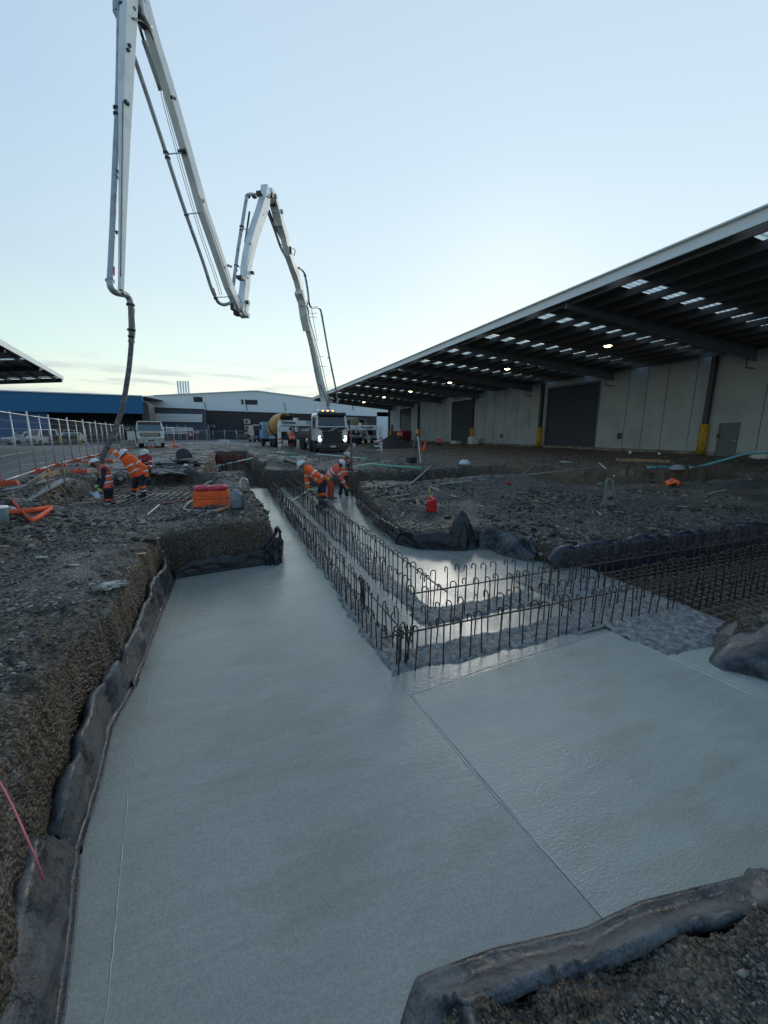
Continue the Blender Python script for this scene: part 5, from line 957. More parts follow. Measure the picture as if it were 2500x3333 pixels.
# ================================================================== OTHER VEHICLES
def mixer(label, loc, rz, cabm, drumm, grp='concrete mixer trucks'):
    """local: front towards -Y, like the pump truck"""
    t = thing('mixer_truck', label, 'truck', loc, rz, grp)
    c = MB(); c.prism([(x, .1+(.15 if z > 2.3 else 0), z) for x, z in [(-1.2, .9), (1.2, .9), (1.2, 2.1), (1.1, 2.85), (-1.1, 2.85), (-1.2, 2.1)]], (0, 1.8, 0)); cab = c.build('cab', cabm, t)
    MB().prism([(-1.0, .12, 1.9), (1.0, .12, 1.9), (.95, .20, 2.6), (-.95, .20, 2.6)], (0, -.05, 0)).build('windscreen', glass, cab)
    for s in (-1, 1):
        MB().box((s*1.205, .9, 2.2), (.03, .95, .65)).build('side_window', glass, cab); MB().box((s*.9, .08, 1.15), (.35, .06, .2)).build('headlight', lens, cab); MB().box((s*1.35, .3, 2.2), (.1, .15, .45)).build('mirror', blackp, cab)
    MB().box((0, .1, .62), (2.35, .3, .35), bev=.05).build('bumper', dark_steel, cab)
    MB().box((0, 4.6, 1.0), (1.0, 8.0, .3)).build('chassis', dark_steel, t)
    for y_ in (1.2, 5.6, 6.95):
        for s in (-1, 1): wheel(t, s*1.05, y_, .5, .34, s, rim=MATS['safety_yellow'] if y_ > 2 else rimm)
    prof = [(.35, -2.7), (.75, -2.6), (1.12, -1.2), (1.18, 0), (1.12, .8), (.78, 2.1), (.62, 2.75), (.60, 2.8), (.48, 2.75), (.45, 2.2)]
    Rm = Matrix.Rotation(math.radians(-90+16), 3, 'X'); dr = MB(); dr.lathe(prof, (0, 5.0, 2.35), 26, Rm); d = dr.build('drum', drumm, t)
    MB().lathe([(1.185, -.15), (1.22, -.12), (1.22, .12), (1.185, .15)], (0, 5.0, 2.35), 26, Rm).build('drum_ring', dark_steel, d)
    ins = MB(); ins.lathe([(.47, 2.5), (.01, 2.5)], (0, 5.0, 2.35), 20, Rm); ins.build('drum_mouth', blackp, d)
    h = MB(); h.lathe([(.25, 2.1), (.55, 2.9), (.62, 3.0)], (0, 8.4, .35), 14); h.build('hopper', dark_steel, t); s_ = MB(); s_.loft([(0, 8.6, 2.1), (0, 9.3, 1.3)], [(.5, .2), (.4, .2)]); s_.build('chute', drumm, t)
    f = MB()
    for s in (-1, 1): f.beam((s*.7, 7.9, 1.1), (s*.5, 8.1, 2.9), .1, .1)
    f.build('drum_stand', drumm, t)
    for s in (-1, 1): MB().prism([(s*1.2-.02, 5.0, .95), (s*1.2-.02, 7.6, .95), (s*1.2-.02, 7.6, 1.25), (s*1.2-.02, 5.0, 1.25)], (.04, 0, 0)).build('mudguard', cabm, t)
    return t
bluew = mat('pale_blue_cab', (.22, .40, .55), .35, coat=.3); drumy = mat('mustard_drum', (.62, .30, .06), .55, dirt=(.42, .38, .30), dscale=1.5, var=.15)
mixer('pale blue cab mixer truck with a mustard drum backed behind the outrigger', tuple(atD(876, 1409, 50)[:2])+(0,), math.radians(-172), bluew, drumy)
mixer('second mixer truck mostly hidden behind the white pump cab, pale drum showing', (10.2, 50.5, 0), math.radians(-60), trw, mat('cream_drum', (.55, .47, .33), .5))
def van(label, loc, rz, body, boxy=0., name='parked_van', cat='van', L_=4.8, H_=1.9, grp=None):
    t = thing(name, label, cat, loc, rz, grp); W_ = .9; hood = .32*(1-boxy)
    side = [(0, .35), (0, .8+.2*boxy), (L_*.03, .95+.15*boxy), (L_*hood*.75+.1, 1.08+.1*boxy), (L_*(hood*.75+.14), H_*.97), (L_*.32, H_), (L_*.9, H_), (L_*.985, H_*.6), (L_, .5), (L_*.98, .35)]
    vs = []; n = len(side)
    for w, k in ((-W_, .93), (-W_*1.0, 1), (W_*1.0, 1), (W_, .93)):
        for y, z in side: vs.append((w*(1-.13*max(0, (z-1.05)/(H_-1.05+1e-6))), y, z))
    fs = [tuple(range(n))[::-1], tuple(range(3*n, 4*n))]
    for a in (0, 1, 2):
        for i in range(n): j = (i+1) % n; fs.append((a*n+i, a*n+j, (a+1)*n+j, (a+1)*n+i))
    b = MB(); b.add(vs, fs); bo = b.build('body', body, t)
    y0, z0 = side[3]; y1, z1 = side[4]
    MB().prism([(-.74, y0+.03, z0+.04), (.74, y0+.03, z0+.04), (.68, y1-.03, z1-.06), (-.68, y1-.03, z1-.06)], (0, -.05, .01)).build('windscreen', glass, bo)
    for s in (-1, 1):
        MB().prism([(s*.885, y0+.25, 1.08), (s*.885, L_*.55, 1.08), (s*.83, L_*.55, H_-.12), (s*.83, y1+.12, H_-.12)], (s*.012, 0, 0)).build('side_window', glass, bo)
        MB().prism([(s*.885, L_*.58, 1.08), (s*.885, L_*.86, 1.08), (s*.83, L_*.84, H_-.12), (s*.83, L_*.58, H_-.12)], (s*.012, 0, 0)).build('side_window', glass, bo)
        MB().box((s*.66, -.01, .78), (.34, .06, .17), bev=.02).build('headlight', lens, bo)
        for y in (L_*.17, L_*.8): wheel(t, s*.80, y, .34, .22, s)
    MB().box((0, -.02, .52), (1.7, .08, .22), bev=.02).build('bumper', blackp, bo); MB().box((0, -.015, .76), (.8, .05, .12)).build('grille', blackp, bo); return t
carw = mat('car_white', (.66, .68, .68), .25, coat=.6, var=.02)
def on(px, D): p = atD(px, 1409, D); return (p[0], p[1], 0)
van('white suv parked at the left edge beyond the mesh fence', on(14, 50), math.radians(-38), carw, 0, 'parked_car', 'car', 4.6, 1.72)
v = van('white utility truck with open tray parked between two white cars', on(96, 50), math.radians(-34), carw, .75, 'parked_utility_truck', 'truck', 3.0, 2.0)
tr = MB(); tr.box((0, 3.9, .85), (1.9, 2.4, .1)); tr.box((-.93, 3.9, 1.05), (.05, 2.4, .35)); tr.box((.93, 3.9, 1.05), (.05, 2.4, .35)); tr.tube([(-.9, 2.75, .9), (-.9, 2.75, 2.0), (.9, 2.75, 2.0), (.9, 2.75, .9)], .04, 6); tr.tube([(-.9, 5.0, .9), (-.9, 5.0, 1.95), (.9, 5.0, 1.95), (.9, 5.0, .9)], .04, 6); tr.build('tray', dirtyw, v)
van('white car with only its roof showing above the dark planter', on(150, 58), math.radians(-55), carw, 0, 'parked_car', 'car', 4.5, 1.6)
van('white van behind the right outrigger, nearer the pump truck', on(1166, 60), math.radians(25), carw, .8, 'parked_van', 'van', 5.2, 2.3)
v = van('white van with a box body right of the other white van', on(1216, 62), math.radians(35), carw, .8, 'parked_van', 'van', 5.4, 2.5)
MB().box((0, 3.4, 2.0), (2.0, 3.6, 2.2), bev=.05).build('box_body', dirtyw, v)
v = van('dark blue truck cab just showing left of the pale blue mixer', on(846, 68), math.radians(20), mat('dark_blue_paint', (.01, .04, .13), .35, coat=.3), .85, 'parked_truck', 'truck', 3.0, 2.9)
MB().box((0, 5, 1.0), (2.2, 5, .5)).build('deck', dark_steel, v)
# white truck parked beyond the fence, seen head on
p = on(489, 41); t = thing('parked_truck', 'white truck with a dark tinted windscreen parked head on behind the mesh fence', 'truck', p, math.radians(8))
c = MB(); c.prism([(x, .1+(.2 if z > 2.2 else 0), z) for x, z in [(-1.2, .95), (1.2, .95), (1.22, 1.9), (1.12, 2.6), (1.0, 2.74), (-1.0, 2.74), (-1.12, 2.6), (-1.22, 1.9)]], (0, 2.0, 0)); cab = c.build('cab', trw, t)
MB().prism([(-1.06, .08, 1.78), (1.06, .08, 1.78), (1.0, .26, 2.40), (-1.0, .26, 2.40)], (0, -.04, 0)).build('windscreen', mat('pale_glass', (.10, .16, .17), .12, spec=.8), cab)
MB().box((0, .22, 2.52), (2.0, .1, .26), bev=.03).build('sun_visor', mat('maroon_visor', (.07, .02, .03), .4), cab)
g = MB(); g.box((0, .07, 1.35), (1.8, .08, .36), bev=.02); gg = g.build('grille', blackp, cab); g = MB()
for z_ in (1.26, 1.36, 1.46): g.box((0, .02, z_), (1.6, .02, .03))
g.build('slat', chrome, gg); MB().box((0, .02, 1.62), (1.9, .06, .05)).build('trim', chrome, cab)
MB().box((0, .08, .78), (2.4, .3, .55), bev=.05).build('bumper', dirtyw, t); MB().box((0, -.08, .78), (.5, .02, .12)).build('number_plate', blackp, t)
for s in (-1, 1):
    MB().box((s*.92, -.07, .98), (.4, .03, .14)).build('headlight', lens, cab); MB().box((s*1.36, .25, 2.0), (.12, .16, .5)).build('mirror', blackp, cab)
    for y_ in (1.1, 4.8): wheel(t, s*1.0, y_, .48, .32, s)
MB().box((0, 4.5, 1.2), (2.3, 4.4, .9), bev=.05).build('tray', dirtyw, t); MB().box((0, 4.0, .8), (1, 6, .3)).build('chassis', dark_steel, t)
# ================================================================== PEOPLE
hi_o = mat('hi_vis_orange', (.95, .12, .012), .75, var=.12, vscale=9, bump=.6, bscale=14); hi_r = mat('worn_hi_vis_coral', (.85, .13, .07), .8, var=.2, vscale=9, bump=.6, bscale=14, dirt=(.35, .07, .05), dscale=8); tape = mat('reflective_tape', (.62, .62, .64), .35, .2, .1)
navy = mat('navy_cloth', (.022, .026, .045), .85, var=.2, bump=.6, bscale=14); skin = mat('skin', (.25, .13, .08), .55, var=.08); glove_m = mat('lime_glove', (.38, .62, .10), .7, var=.15); glove_d = mat('dark_glove', (.03, .035, .035), .7); gum = mat('muddy_gumboot', (.10, .105, .10), .6, dirt=(.2, .2, .19), dscale=9)
helm = mat('helmet_white', (.66, .69, .70), .4, var=.06, vscale=14, dirt=(.40, .40, .37), dscale=12, dlo=.55, dhi=.7); helm_b = mat('scuffed_helmet', (.50, .49, .44), .5, var=.15, dirt=(.2, .18, .15), dscale=14, dlo=.5, dhi=.62); hairm = mat('dark_hair', (.02, .016, .013), .8)
def sdf_cap(p, caps):
    d = 1e9
    for a, b, ra, rb in caps:
        ab = b-a; t_ = max(0, min(1, (p-a).dot(ab)/max(1e-9, ab.dot(ab)))); d = min(d, (p-a-ab*t_).length-(ra+(rb-ra)*t_))
    return d
def fuse(caps, name, m, par, vox=.013, smooth=4, extra=None):
    mb = MB()
    for a, b, ra, rb in caps: mb.capsule(a, b, ra, rb, 14)
    if extra: extra(mb)
    o = mb.build(name, m, par, True); r = o.modifiers.new('fuse', 'REMESH'); r.mode = 'VOXEL'; r.voxel_size = vox; r.use_smooth_shade = True
    s = o.modifiers.new('smooth', 'SMOOTH'); s.iterations = smooth; s.factor = .5; return o
def band(caps, c, ax, w, par, name='reflective_tape', m=None, off=.008, n=30):
    ax = ax.normalized(); u = ax.orthogonal().normalized(); v = ax.cross(u); G = []
    for e in (-w/2, w/2):
        row = []
        for k in range(n+1):
            q = 2*PI*k/n; d = u*math.cos(q)+v*math.sin(q); r = .42
            while r > .02 and sdf_cap(c+ax*e+d*r, caps) > 0: r -= .004
            row.append(c+ax*e+d*(r+off))
        G.append(row)
    o = MB().grid(G, True).build(name, m or tape, par, True); s = o.modifiers.new('thick', 'SOLIDIFY'); s.thickness = .006; return o
def strap_path(pts, caps, r, name, m, par):
    P = []
    for p in pts:
        P.append(p)
    return MB().tube(P, r, 6).build(name, m, par, True)
def hand(mb, w, tip, up, r=1., curl=.5):
    """palm plus four unequal bent fingers and a side thumb"""
    d = (tip-w); d = d.normalized(); sidev = d.cross(up).normalized(); nrm_ = sidev.cross(d).normalized(); palm = w+d*.075
    for s in (-.028, 0, .028): mb.capsule(w+sidev*s*.6, palm+sidev*s, .018*r, .018*r, 8)
    for s, ln in ((-.034, .062), (-.012, .074), (.011, .070), (.033, .055)):
        a = palm+sidev*s; b = a+(d*math.cos(curl*.6)-nrm_*math.sin(curl*.6))*ln*.5; c = b+(d*math.cos(curl*1.7)-nrm_*math.sin(curl*1.7))*ln*.5
        mb.capsule(a, b, .010*r, .0095*r, 8); mb.capsule(b, c, .0095*r, .0085*r, 8)
    a = w+d*.03-sidev*.03; b = a+(d*.6-sidev*.7).normalized()*.035; c = b+(d*.95-nrm_*.4).normalized()*.03
    mb.capsule(a, b, .013*r, .011*r, 8); mb.capsule(b, c, .011*r, .009*r, 8)
def person(label, D, J, face, top='jacket', topm=None, under=None, hm=None, gl=None, vox=.013, boot=None, brim=1., bands=True, knee=None, z_floor=None, legs=navy, shell='cap', grp='site workers in high visibility clothing', earm=False):
    P = {k: Vector(atD(v[0], v[1], D+(v[2] if len(v) > 2 else 0))) for k, v in J.items()}
    base = (P['ftL']+P['ftR'])*.5; t = thing('person', label, 'person', base, 0, grp); face = Vector(face).normalized(); topm = topm or hi_o; hm = hm or helm; gl = gl or glove_m; boot = boot or blackp
    up = (P['head']-P['neck']).normalized(); sw = (P['shR']-P['shL']); hw = (P['hipR']-P['hipL'])
    # ---- body: one continuous skin
    caps = [(P['neck'], P['head'], .055, .06), (P['shL'], P['shR'], .065, .065), (P['shL']*.7+P['shR']*.3, P['hipL'], .10, .11), (P['shR']*.7+P['shL']*.3, P['hipR'], .10, .11), (P['neck'], (P['hipL']+P['hipR'])*.5, .09, .10)]
    for s in 'LR': caps += [(P['sh'+s], P['el'+s], .052, .042), (P['el'+s], P['ha'+s], .040, .028), (P['hip'+s], P['kn'+s], .085, .058), (P['kn'+s], P['ft'+s], .055, .038)]
    side_ = face.cross(up).normalized(); fu = side_.cross(face).normalized(); hc = P['head']
    def headx(mb):
        mb.ball(hc+fu*.01, .098, 1, 1.0, 1.18, R=Matrix((side_, face, fu)).transposed()); mb.ball(hc-fu*.055+face*.035, .062, 1, 1, .9, R=Matrix((side_, face, fu)).transposed())
        mb.capsule(hc+face*.098+fu*.005, hc+face*.115-fu*.028, .011, .017); mb.capsule(hc+face*.093-fu*.062-side_*.02, hc+face*.093-fu*.062+side_*.02, .010, .010)
        for s in (-1, 1): mb.ball(hc+side_*.1*s-face*.005-fu*.005, .028, .35, .8, 1.1, R=Matrix((side_, face, fu)).transposed())
        for s in 'LR':
            d = (P['ha'+s]-P['el'+s]).normalized(); hand(mb, P['ha'+s], P['ha'+s]+d*.1, face.cross(d) if abs(face.dot(d)) < .9 else Vector((0, 0, 1)))
    body = fuse(caps, 'body', skin, t, .0115, 3, headx)
    for s in (-1, 1): MB().ball(hc+face*.090+side_*.034*s+fu*.012, .0125, seg=10).build('eye', blackp, body, True)
    # ---- clothing
    puff = .018 if top != 'vest' else .012
    hl, hr = P['shL'].lerp(P['hipL'], .86), P['shR'].lerp(P['hipR'], .86); tc_ = [(P['shL']*.75+P['shR']*.25, hl, .118+puff, .108+puff), (P['shR']*.75+P['shL']*.25, hr, .118+puff, .108+puff), ((P['shL']+P['shR'])*.5, (hl+hr)*.5, .125+puff, .115+puff), (P['shL'], P['shR'], .078+puff, .078+puff), (P['neck'], (P['shL']+P['shR'])*.5, .07+puff, .09+puff)]
    sl_ = {s: [(P['sh'+s], P['el'+s], .068+puff, .054+puff), (P['el'+s], P['el'+s].lerp(P['ha'+s], .92), .054+puff, .042+puff)] for s in 'LR'}
    if top == 'vest':
        sh_ = fuse([(a, b, ra-.014, rb-.014) for a, b, ra, rb in tc_[:4]+sl_['L']+sl_['R']], 'shirt', under or navy, t, vox)
        cl = fuse(tc_[:3]+[(P['shL'].lerp(P['shR'], .2), P['shL'].lerp(P['shR'], .8), .08+puff, .08+puff)], 'safety_vest', topm, t, vox)
    else: cl = fuse(tc_+sl_['L']+sl_['R'], top, topm, t, vox)
    leg = {s: [(P['hip'+s], P['kn'+s], .105, .078), (P['kn'+s], P['kn'+s].lerp(P['ft'+s], .88), .076, .066)] for s in 'LR'}
    tr_ = fuse([(P['hipL'], P['hipR'], .125, .125)]+leg['L']+leg['R'], 'trousers', legs, t, vox)
    if bands:
        sc_ = (P['shL']+P['shR'])*.5; hc_ = (P['hipL']+P['hipR'])*.5; ax = hc_-sc_
        for f in (.36, .66): band(tc_[:3], sc_.lerp(hc_, f), ax, .055, cl)
        if top != 'vest':
            for s in 'LR':
                band(sl_[s], P['el'+s].lerp(P['ha'+s], .45), P['ha'+s]-P['el'+s], .05, cl)
                band(sl_[s], P['sh'+s].lerp(P['el'+s], .6), P['el'+s]-P['sh'+s], .05, cl)
        else:
            fw = face-ax.normalized()*face.dot(ax.normalized()); fw.normalize()
            for s in (-.3, .3):
                G = []
                for k in range(17):
                    q = PI*(k/16)-.05; dirv = (fw*math.cos(q) - ax.normalized()*math.sin(q)); c0 = sc_+sw*s+ax*.18
                    r = .5
                    while r > .03 and sdf_cap(c0+dirv*r, tc_) > 0: r -= .005
                    G.append([c0+dirv*(r+.008)-sw.normalized()*.025, c0+dirv*(r+.008)+sw.normalized()*.025])
                MB().grid(G, True).build('reflective_tape', tape, cl, True)
    for s in 'LR':
        d = (P['ft'+s]-P['kn'+s]).normalized(); fd = face-Vector((0, 0, 1))*face.z; fd.normalize()
        if knee: band(leg[s], P['kn'+s].lerp(P['ft'+s], .12), d, .10, tr_, 'knee_patch', knee, .006); band(leg[s], P['kn'+s].lerp(P['ft'+s], .5), d, .05, tr_)
        hb = .34 if boot is gum else .14; bt_ = MB(); a = P['ft'+s]
        fuse([(a-d*hb, a-d*.03, .062, .052), (a-d*.03, a+fd*.17, .052, .042), (a-fd*.03, a, .05, .05)], 'boot', boot, t, .012, 2)
    def gx(s):
        def f(mb):
            dd = (P['ha'+s]-P['el'+s]).normalized(); hand(mb, P['ha'+s]-dd*.01, P['ha'+s]+dd*.1, face.cross(dd) if abs(face.dot(dd)) < .9 else Vector((0, 0, 1)), 1.22)
            mb.capsule(P['ha'+s]-dd*.06, P['ha'+s], .040, .034, 10)
        return f
    for s in 'LR': fuse([], 'glove', gl, t, .0075, 1, gx(s))
    # ---- helmet
    R_ = Matrix((side_, face, fu)).transposed(); hh = MB(); hh.ball(hc+fu*.035, .128, .93, 1.08, .98, 22, 9, R_, zlo=.0)
    h_ = hh.build('helmet', hm, t, True); br = MB(); cc_ = hc+fu*.037; G = []
    for k in range(37):
        q = 2*PI*k/36; r0 = Vector((.117*math.cos(q), .136*math.sin(q), 0)); ex = .022*brim+.045*max(0, math.sin(q))**2*(1 if brim <= 1 else .6); r1 = Vector((r0.x*(1+ex/.12), r0.y*(1+ex/.12), -.014*(1+max(0, math.sin(q)))))
        G.append([cc_+R_ @ r0, cc_+R_ @ ((r0+r1)*.5+Vector((0, 0, .002))), cc_+R_ @ r1])
    b_ = br.grid(G, True).build('brim', hm, h_, True); so_ = b_.modifiers.new('thick', 'SOLIDIFY'); so_.thickness = .005
    rg = MB(); rg.tube([cc_+fu*(.128*math.sin(q)*.985)+face*(.139*math.cos(q)) for q in [PI*k/12 for k in range(13)]], .007, 6); rg.build('crest', hm, h_, True)
    if earm:
        for s in (-1, 1): MB().lathe([(.05, -.02), (.052, .0), (.04, .02)], hc+side_*.118*s-fu*.0, 12, Matrix((face, fu, side_)).transposed()).build('ear_muff', blackp, h_, True)
    else: MB().tube([hc+side_*.105*s+fu*.03 if s else hc-fu*.10+face*.02 for s in (-1, 0, 1)], .004, 4).build('chin_strap', blackp, h_, True)
    return t, P
CR = Vector(Rr); CFW = Vector(F0)
def fdir(r, f, u): return CR*r+CFW*f+Vector((0, 0, u))
# --- three in the wet concrete
pw1, W1 = person('stooping worker in bright orange jacket raking wet concrete, face down to the left', 12.0,
    dict(head=(983, 1514), neck=(996, 1524), shL=(1003, 1528, -.17), shR=(1003, 1526, .18), hipL=(1051, 1570, -.11), hipR=(1051, 1567, .12), elL=(1034, 1548, -.24), haL=(1063, 1557, -.20), elR=(998, 1562, .20), haR=(1003, 1588, .12), knL=(1053, 1603, -.14), ftL=(1060, 1650, -.12), knR=(1040, 1604, .14), ftR=(1046, 1650, .14)),
    fdir(-.75, .1, -.62), 'jacket', hi_o, hm=helm, boot=gum, knee=hi_o, brim=1.)
pw2, W2 = person('bent worker in faded coral shirt with grey tape between two other workers', 13.6,
    dict(head=(1110, 1510), neck=(1101, 1521), shL=(1096, 1526, -.18), shR=(1097, 1523, .17), hipL=(1066, 1552, -.11), hipR=(1066, 1551, .12), elL=(1110, 1556, -.20), haL=(1126, 1583, -.15), elR=(1106, 1545, .15), haR=(1114, 1554, .05), knL=(1082, 1584, -.12), ftL=(1079, 1622, -.10), knR=(1074, 1584, .12), ftR=(1070, 1620, .12)),
    fdir(.62, .15, -.72), 'work_shirt', hi_r, hm=helm, boot=gum, earm=True, brim=.6, legs=mat('orange_trousers', (.45, .08, .03), .8, bump=.5, bscale=14))
pw3, W3 = person('upright worker in orange vest and scuffed helmet gripping the rusty steel pole', 14.6,
    dict(head=(1130, 1484), neck=(1122, 1497), shL=(1117, 1502, -.17), shR=(1119, 1502, .18), hipL=(1121, 1551, -.11), hipR=(1124, 1550, .12), elL=(1134, 1519, -.2), haL=(1144, 1502, -.08), elR=(1130, 1527, .2), haR=(1143, 1530, .05), knL=(1125, 1583, -.1), ftL=(1130, 1618, -.10), knR=(1112, 1582, .12), ftR=(1106, 1614, .12)),
    fdir(.7, -.1, -.45), 'vest', hi_o, under=navy, hm=helm_b, boot=gum, brim=1.5, gl=glove_d)
# --- at the hose
pw4, W4 = person('worker in coral vest over black shirt bending his head at the hose end', 11.0,
    dict(head=(310, 1510), neck=(326, 1519), shL=(338, 1529, -.17), shR=(341, 1527, .19), hipL=(352, 1592, -.12), hipR=(356, 1590, .12), elL=(335, 1566, -.24), haL=(326, 1590, -.26), elR=(322, 1562, .18), haR=(315, 1578, .10), knL=(348, 1625, -.1), ftL=(352, 1655, -.1), knR=(358, 1625, .12), ftR=(360, 1655, .12)),
    fdir(-.85, -.05, -.45), 'vest', hi_r, under=navy, hm=helm, knee=hi_r, earm=True, brim=.5)
pw5, W5 = person('leaning worker in open bright orange jacket reaching up to hold the hose', 11.6,
    dict(head=(408, 1478), neck=(416, 1488), shL=(405, 1496, .02), shR=(429, 1492, -.10), hipL=(446, 1554, .08), hipR=(461, 1552, -.10), elL=(387, 1482, .02), haL=(361, 1466, .05), elR=(468, 1520, -.18), haR=(480, 1550, -.16), knL=(437, 1588, .10), ftL=(432, 1620, .15), knR=(463, 1583, -.12), ftR=(470, 1612, -.10)),
    fdir(-.35, -.75, -.5), 'jacket', hi_o, hm=helm, knee=hi_o, gl=glove_d, brim=1.)
pw6, W6 = person('worker in red shirt with pale tape standing low in the trench behind the orange jacket', 15.0,
    dict(head=(471, 1475), neck=(472, 1485), shL=(458, 1490), shR=(487, 1490), hipL=(465, 1530), hipR=(481, 1530), elL=(455, 1510, -.1), haL=(466, 1498, -.25), elR=(490, 1513, -.1), haR=(485, 1527, -.25), knL=(463, 1556), ftL=(464, 1582), knR=(482, 1556), ftR=(482, 1582)),
    fdir(-.1, -.9, -.3), 'work_shirt', mat('red_work_shirt', (.36, .035, .03), .8, bump=.5, bscale=14), hm=helm, gl=glove_d)
# --- far figures
def far_person(label, px, D, h=1.75, face=(0, -1, 0), topm=hi_o, crouch=False, vox=.02, zb=0.):
    s = CF/math.cos(PITCH)/D; y0 = 1409+(CH-zb)*s; Y = lambda z: y0-z*s*h/1.75
    if crouch: J = dict(head=(px, Y(.92)), neck=(px+.03*s, Y(.80)), shL=(px-.17*s, Y(.74)), shR=(px+.19*s, Y(.74)), hipL=(px-.1*s, Y(.32)), hipR=(px+.12*s, Y(.32)), elL=(px-.28*s, Y(.52), -.1), haL=(px-.22*s, Y(.35), -.3), elR=(px+.28*s, Y(.52), -.1), haR=(px+.2*s, Y(.38), -.3), knL=(px-.2*s, Y(.5), -.35), ftL=(px-.15*s, Y(.07), -.2), knR=(px+.22*s, Y(.5), -.35), ftR=(px+.17*s, Y(.07), -.2))
    else: J = dict(head=(px, Y(1.60)), neck=(px, Y(1.47)), shL=(px-.18*s, Y(1.40)), shR=(px+.18*s, Y(1.40)), hipL=(px-.11*s, Y(.93)), hipR=(px+.11*s, Y(.93)), elL=(px-.25*s, Y(1.13)), haL=(px-.20*s, Y(.95), -.2), elR=(px+.25*s, Y(1.13)), haR=(px+.20*s, Y(.95), -.2), knL=(px-.13*s, Y(.50), -.05), ftL=(px-.14*s, Y(.06)), knR=(px+.13*s, Y(.50), -.05), ftR=(px+.14*s, Y(.06)))
    return person(label, D, J, face, 'work_shirt', topm, hm=helm, vox=vox, knee=topm if topm is hi_o else None)
far_person('figure in orange standing between the mixer and the pump truck, legs under the outrigger', 951, 38, face=fdir(0, 1, 0))
far_person('figure in orange standing behind the brown soil pile near the far roller door', 1302, 47, face=fdir(-.4, -.8, 0), zb=.25)
far_person('small crouching figure in orange against the pale shed wall', 1430, 48, face=fdir(-.5, -.8, -.2), crouch=True)
far_person('small figure in dark clothes beside the right outrigger leg', 1160, 47, face=fdir(.3, -.8, 0), topm=navy)
# ================================================================== TOOLS AND LOOSE THINGS
alu = mat('aluminium', (.45, .47, .48), .35, .8, .1); timber = mat('sawn_timber', (.42, .27, .15), .75, var=.2, vscale=3, streak=(2, 30, 30), dirt=(.22, .16, .1), dscale=5); timber_g = mat('weathered_timber', (.24, .21, .17), .85, var=.25, vscale=3, streak=(2, 30, 30)); redt = mat('red_painted_timber', (.36, .07, .05), .7, var=.2)
def V(p): return Vector(p)
# screed held by the stooping man
a = V(atD(955, 1590, 10.6)); b = V(W1['haR'])+Vector((0, 0, -.03)); c = V(W1['haL'])+Vector((0, 0, -.06)); d_ = V(at(945, 1634, -.70)); 
t = thing('screed', 'long grey screed held by the stooping man, tip between the bar rows', 'tool', d_)
MB().beam(d_, V(at(1012, 1592, -.30))+Vector((0, 0, .0)), .10, .025).build('blade', alu, t, True); MB().tube([V(at(1008, 1594, -.31)), b, c], .016, 8).build('handle', blackp, t, True)
t = thing('concrete_rake', 'thin handled rake reaching from the coral shirted man onto the slab', 'tool', V(at(1170, 1603, -.7))); MB().tube([V(at(1176, 1606, -.68)), V(W2['haL']), V(W2['haR'])], .016, 8).build('handle', timber_g, t, True); MB().beam(V(at(1168, 1606, -.70)), V(at(1184, 1603, -.70)), .03, .10).build('rake_head', alu, t, True)
po = V(atD(1146, 1610, 14.3)); t = thing('steel_pole', 'rusty red steel pole standing upright beside the scuffed helmet worker', 'pole', (po.x, po.y, SLZ-.1)); hp = CH+(1409-1418)/1305*-14.3+.85
MB().cyl((0, 0, 0), (0, 0, hp), .032, seg=12).build('tube', mat('rusty_red_pole', (.22, .08, .06), .7, .2, .3, 8, bump=.4), t); MB().lathe([(.04, 1.95), (.05, 1.96), (.05, 2.02), (.04, 2.03)], seg=12).build('collar', dkst, t)
t = thing('shovel', 'shovel with a bright worn blade at the feet of the coral vest worker', 'shovel', V(atD(312, 1618, 10.7)))
a = V(atD(286, 1572, 10.7)); b = V(atD(306, 1604, 10.7)); MB().tube([a, b], .016, 8).build('shaft', timber_g, t, True); mb = MB(); G = []
for i_ in range(7):
    row_ = []
    for j_ in range(5): u = i_/6; v = j_/4-.5; row_.append(b+(V(atD(318, 1626, 10.6))-b)*u*1.0 + Vector(Rr)*v*.24*(1-.35*u*u)+Vector((0, 0, .05*(v*v*4)+.02)))
    G.append(row_)
o = mb.grid(G, True).build('blade', alu, t, True); o.modifiers.new('thick', 'SOLIDIFY').thickness = .004
# engine unit beside the orange jacket man
p = V(at(400, 1580, -.40)); t = thing('power_pump', 'muddy round motor unit sitting on the grey bars between the two hose men', 'motor', (p.x, p.y, -.32)); mudm = mat('muddy_metal', (.12, .12, .105), .7, .2, .25, 8, bump=.4)
MB().lathe([(.06, -.14), (.15, -.12), (.17, 0), (.15, .12), (.08, .14)], (0, 0, .2), 18, Matrix.Rotation(PI/2, 3, 'X')).build('housing', mudm, t); MB().tube([(-.22, 0, .02), (-.22, 0, .36), (0, 0, .46), (.24, 0, .38), (.26, 0, .02)], .035, 8).build('carry_frame', mat('grey_green_frame', (.16, .17, .14), .6), t); MB().cyl((0, -.15, .2), (0, -.2, .2), .07, seg=14).build('cap', alu, t); MB().tube([(-.3, -.1, .03), (.3, -.12, .05), (.45, -.05, .04)], .02, 6).build('skid', mudm, t)
def onground(px, py, dz=0.): q = at_g(px, py); return Vector((q.x, q.y, gz(q.x, q.y)+dz))
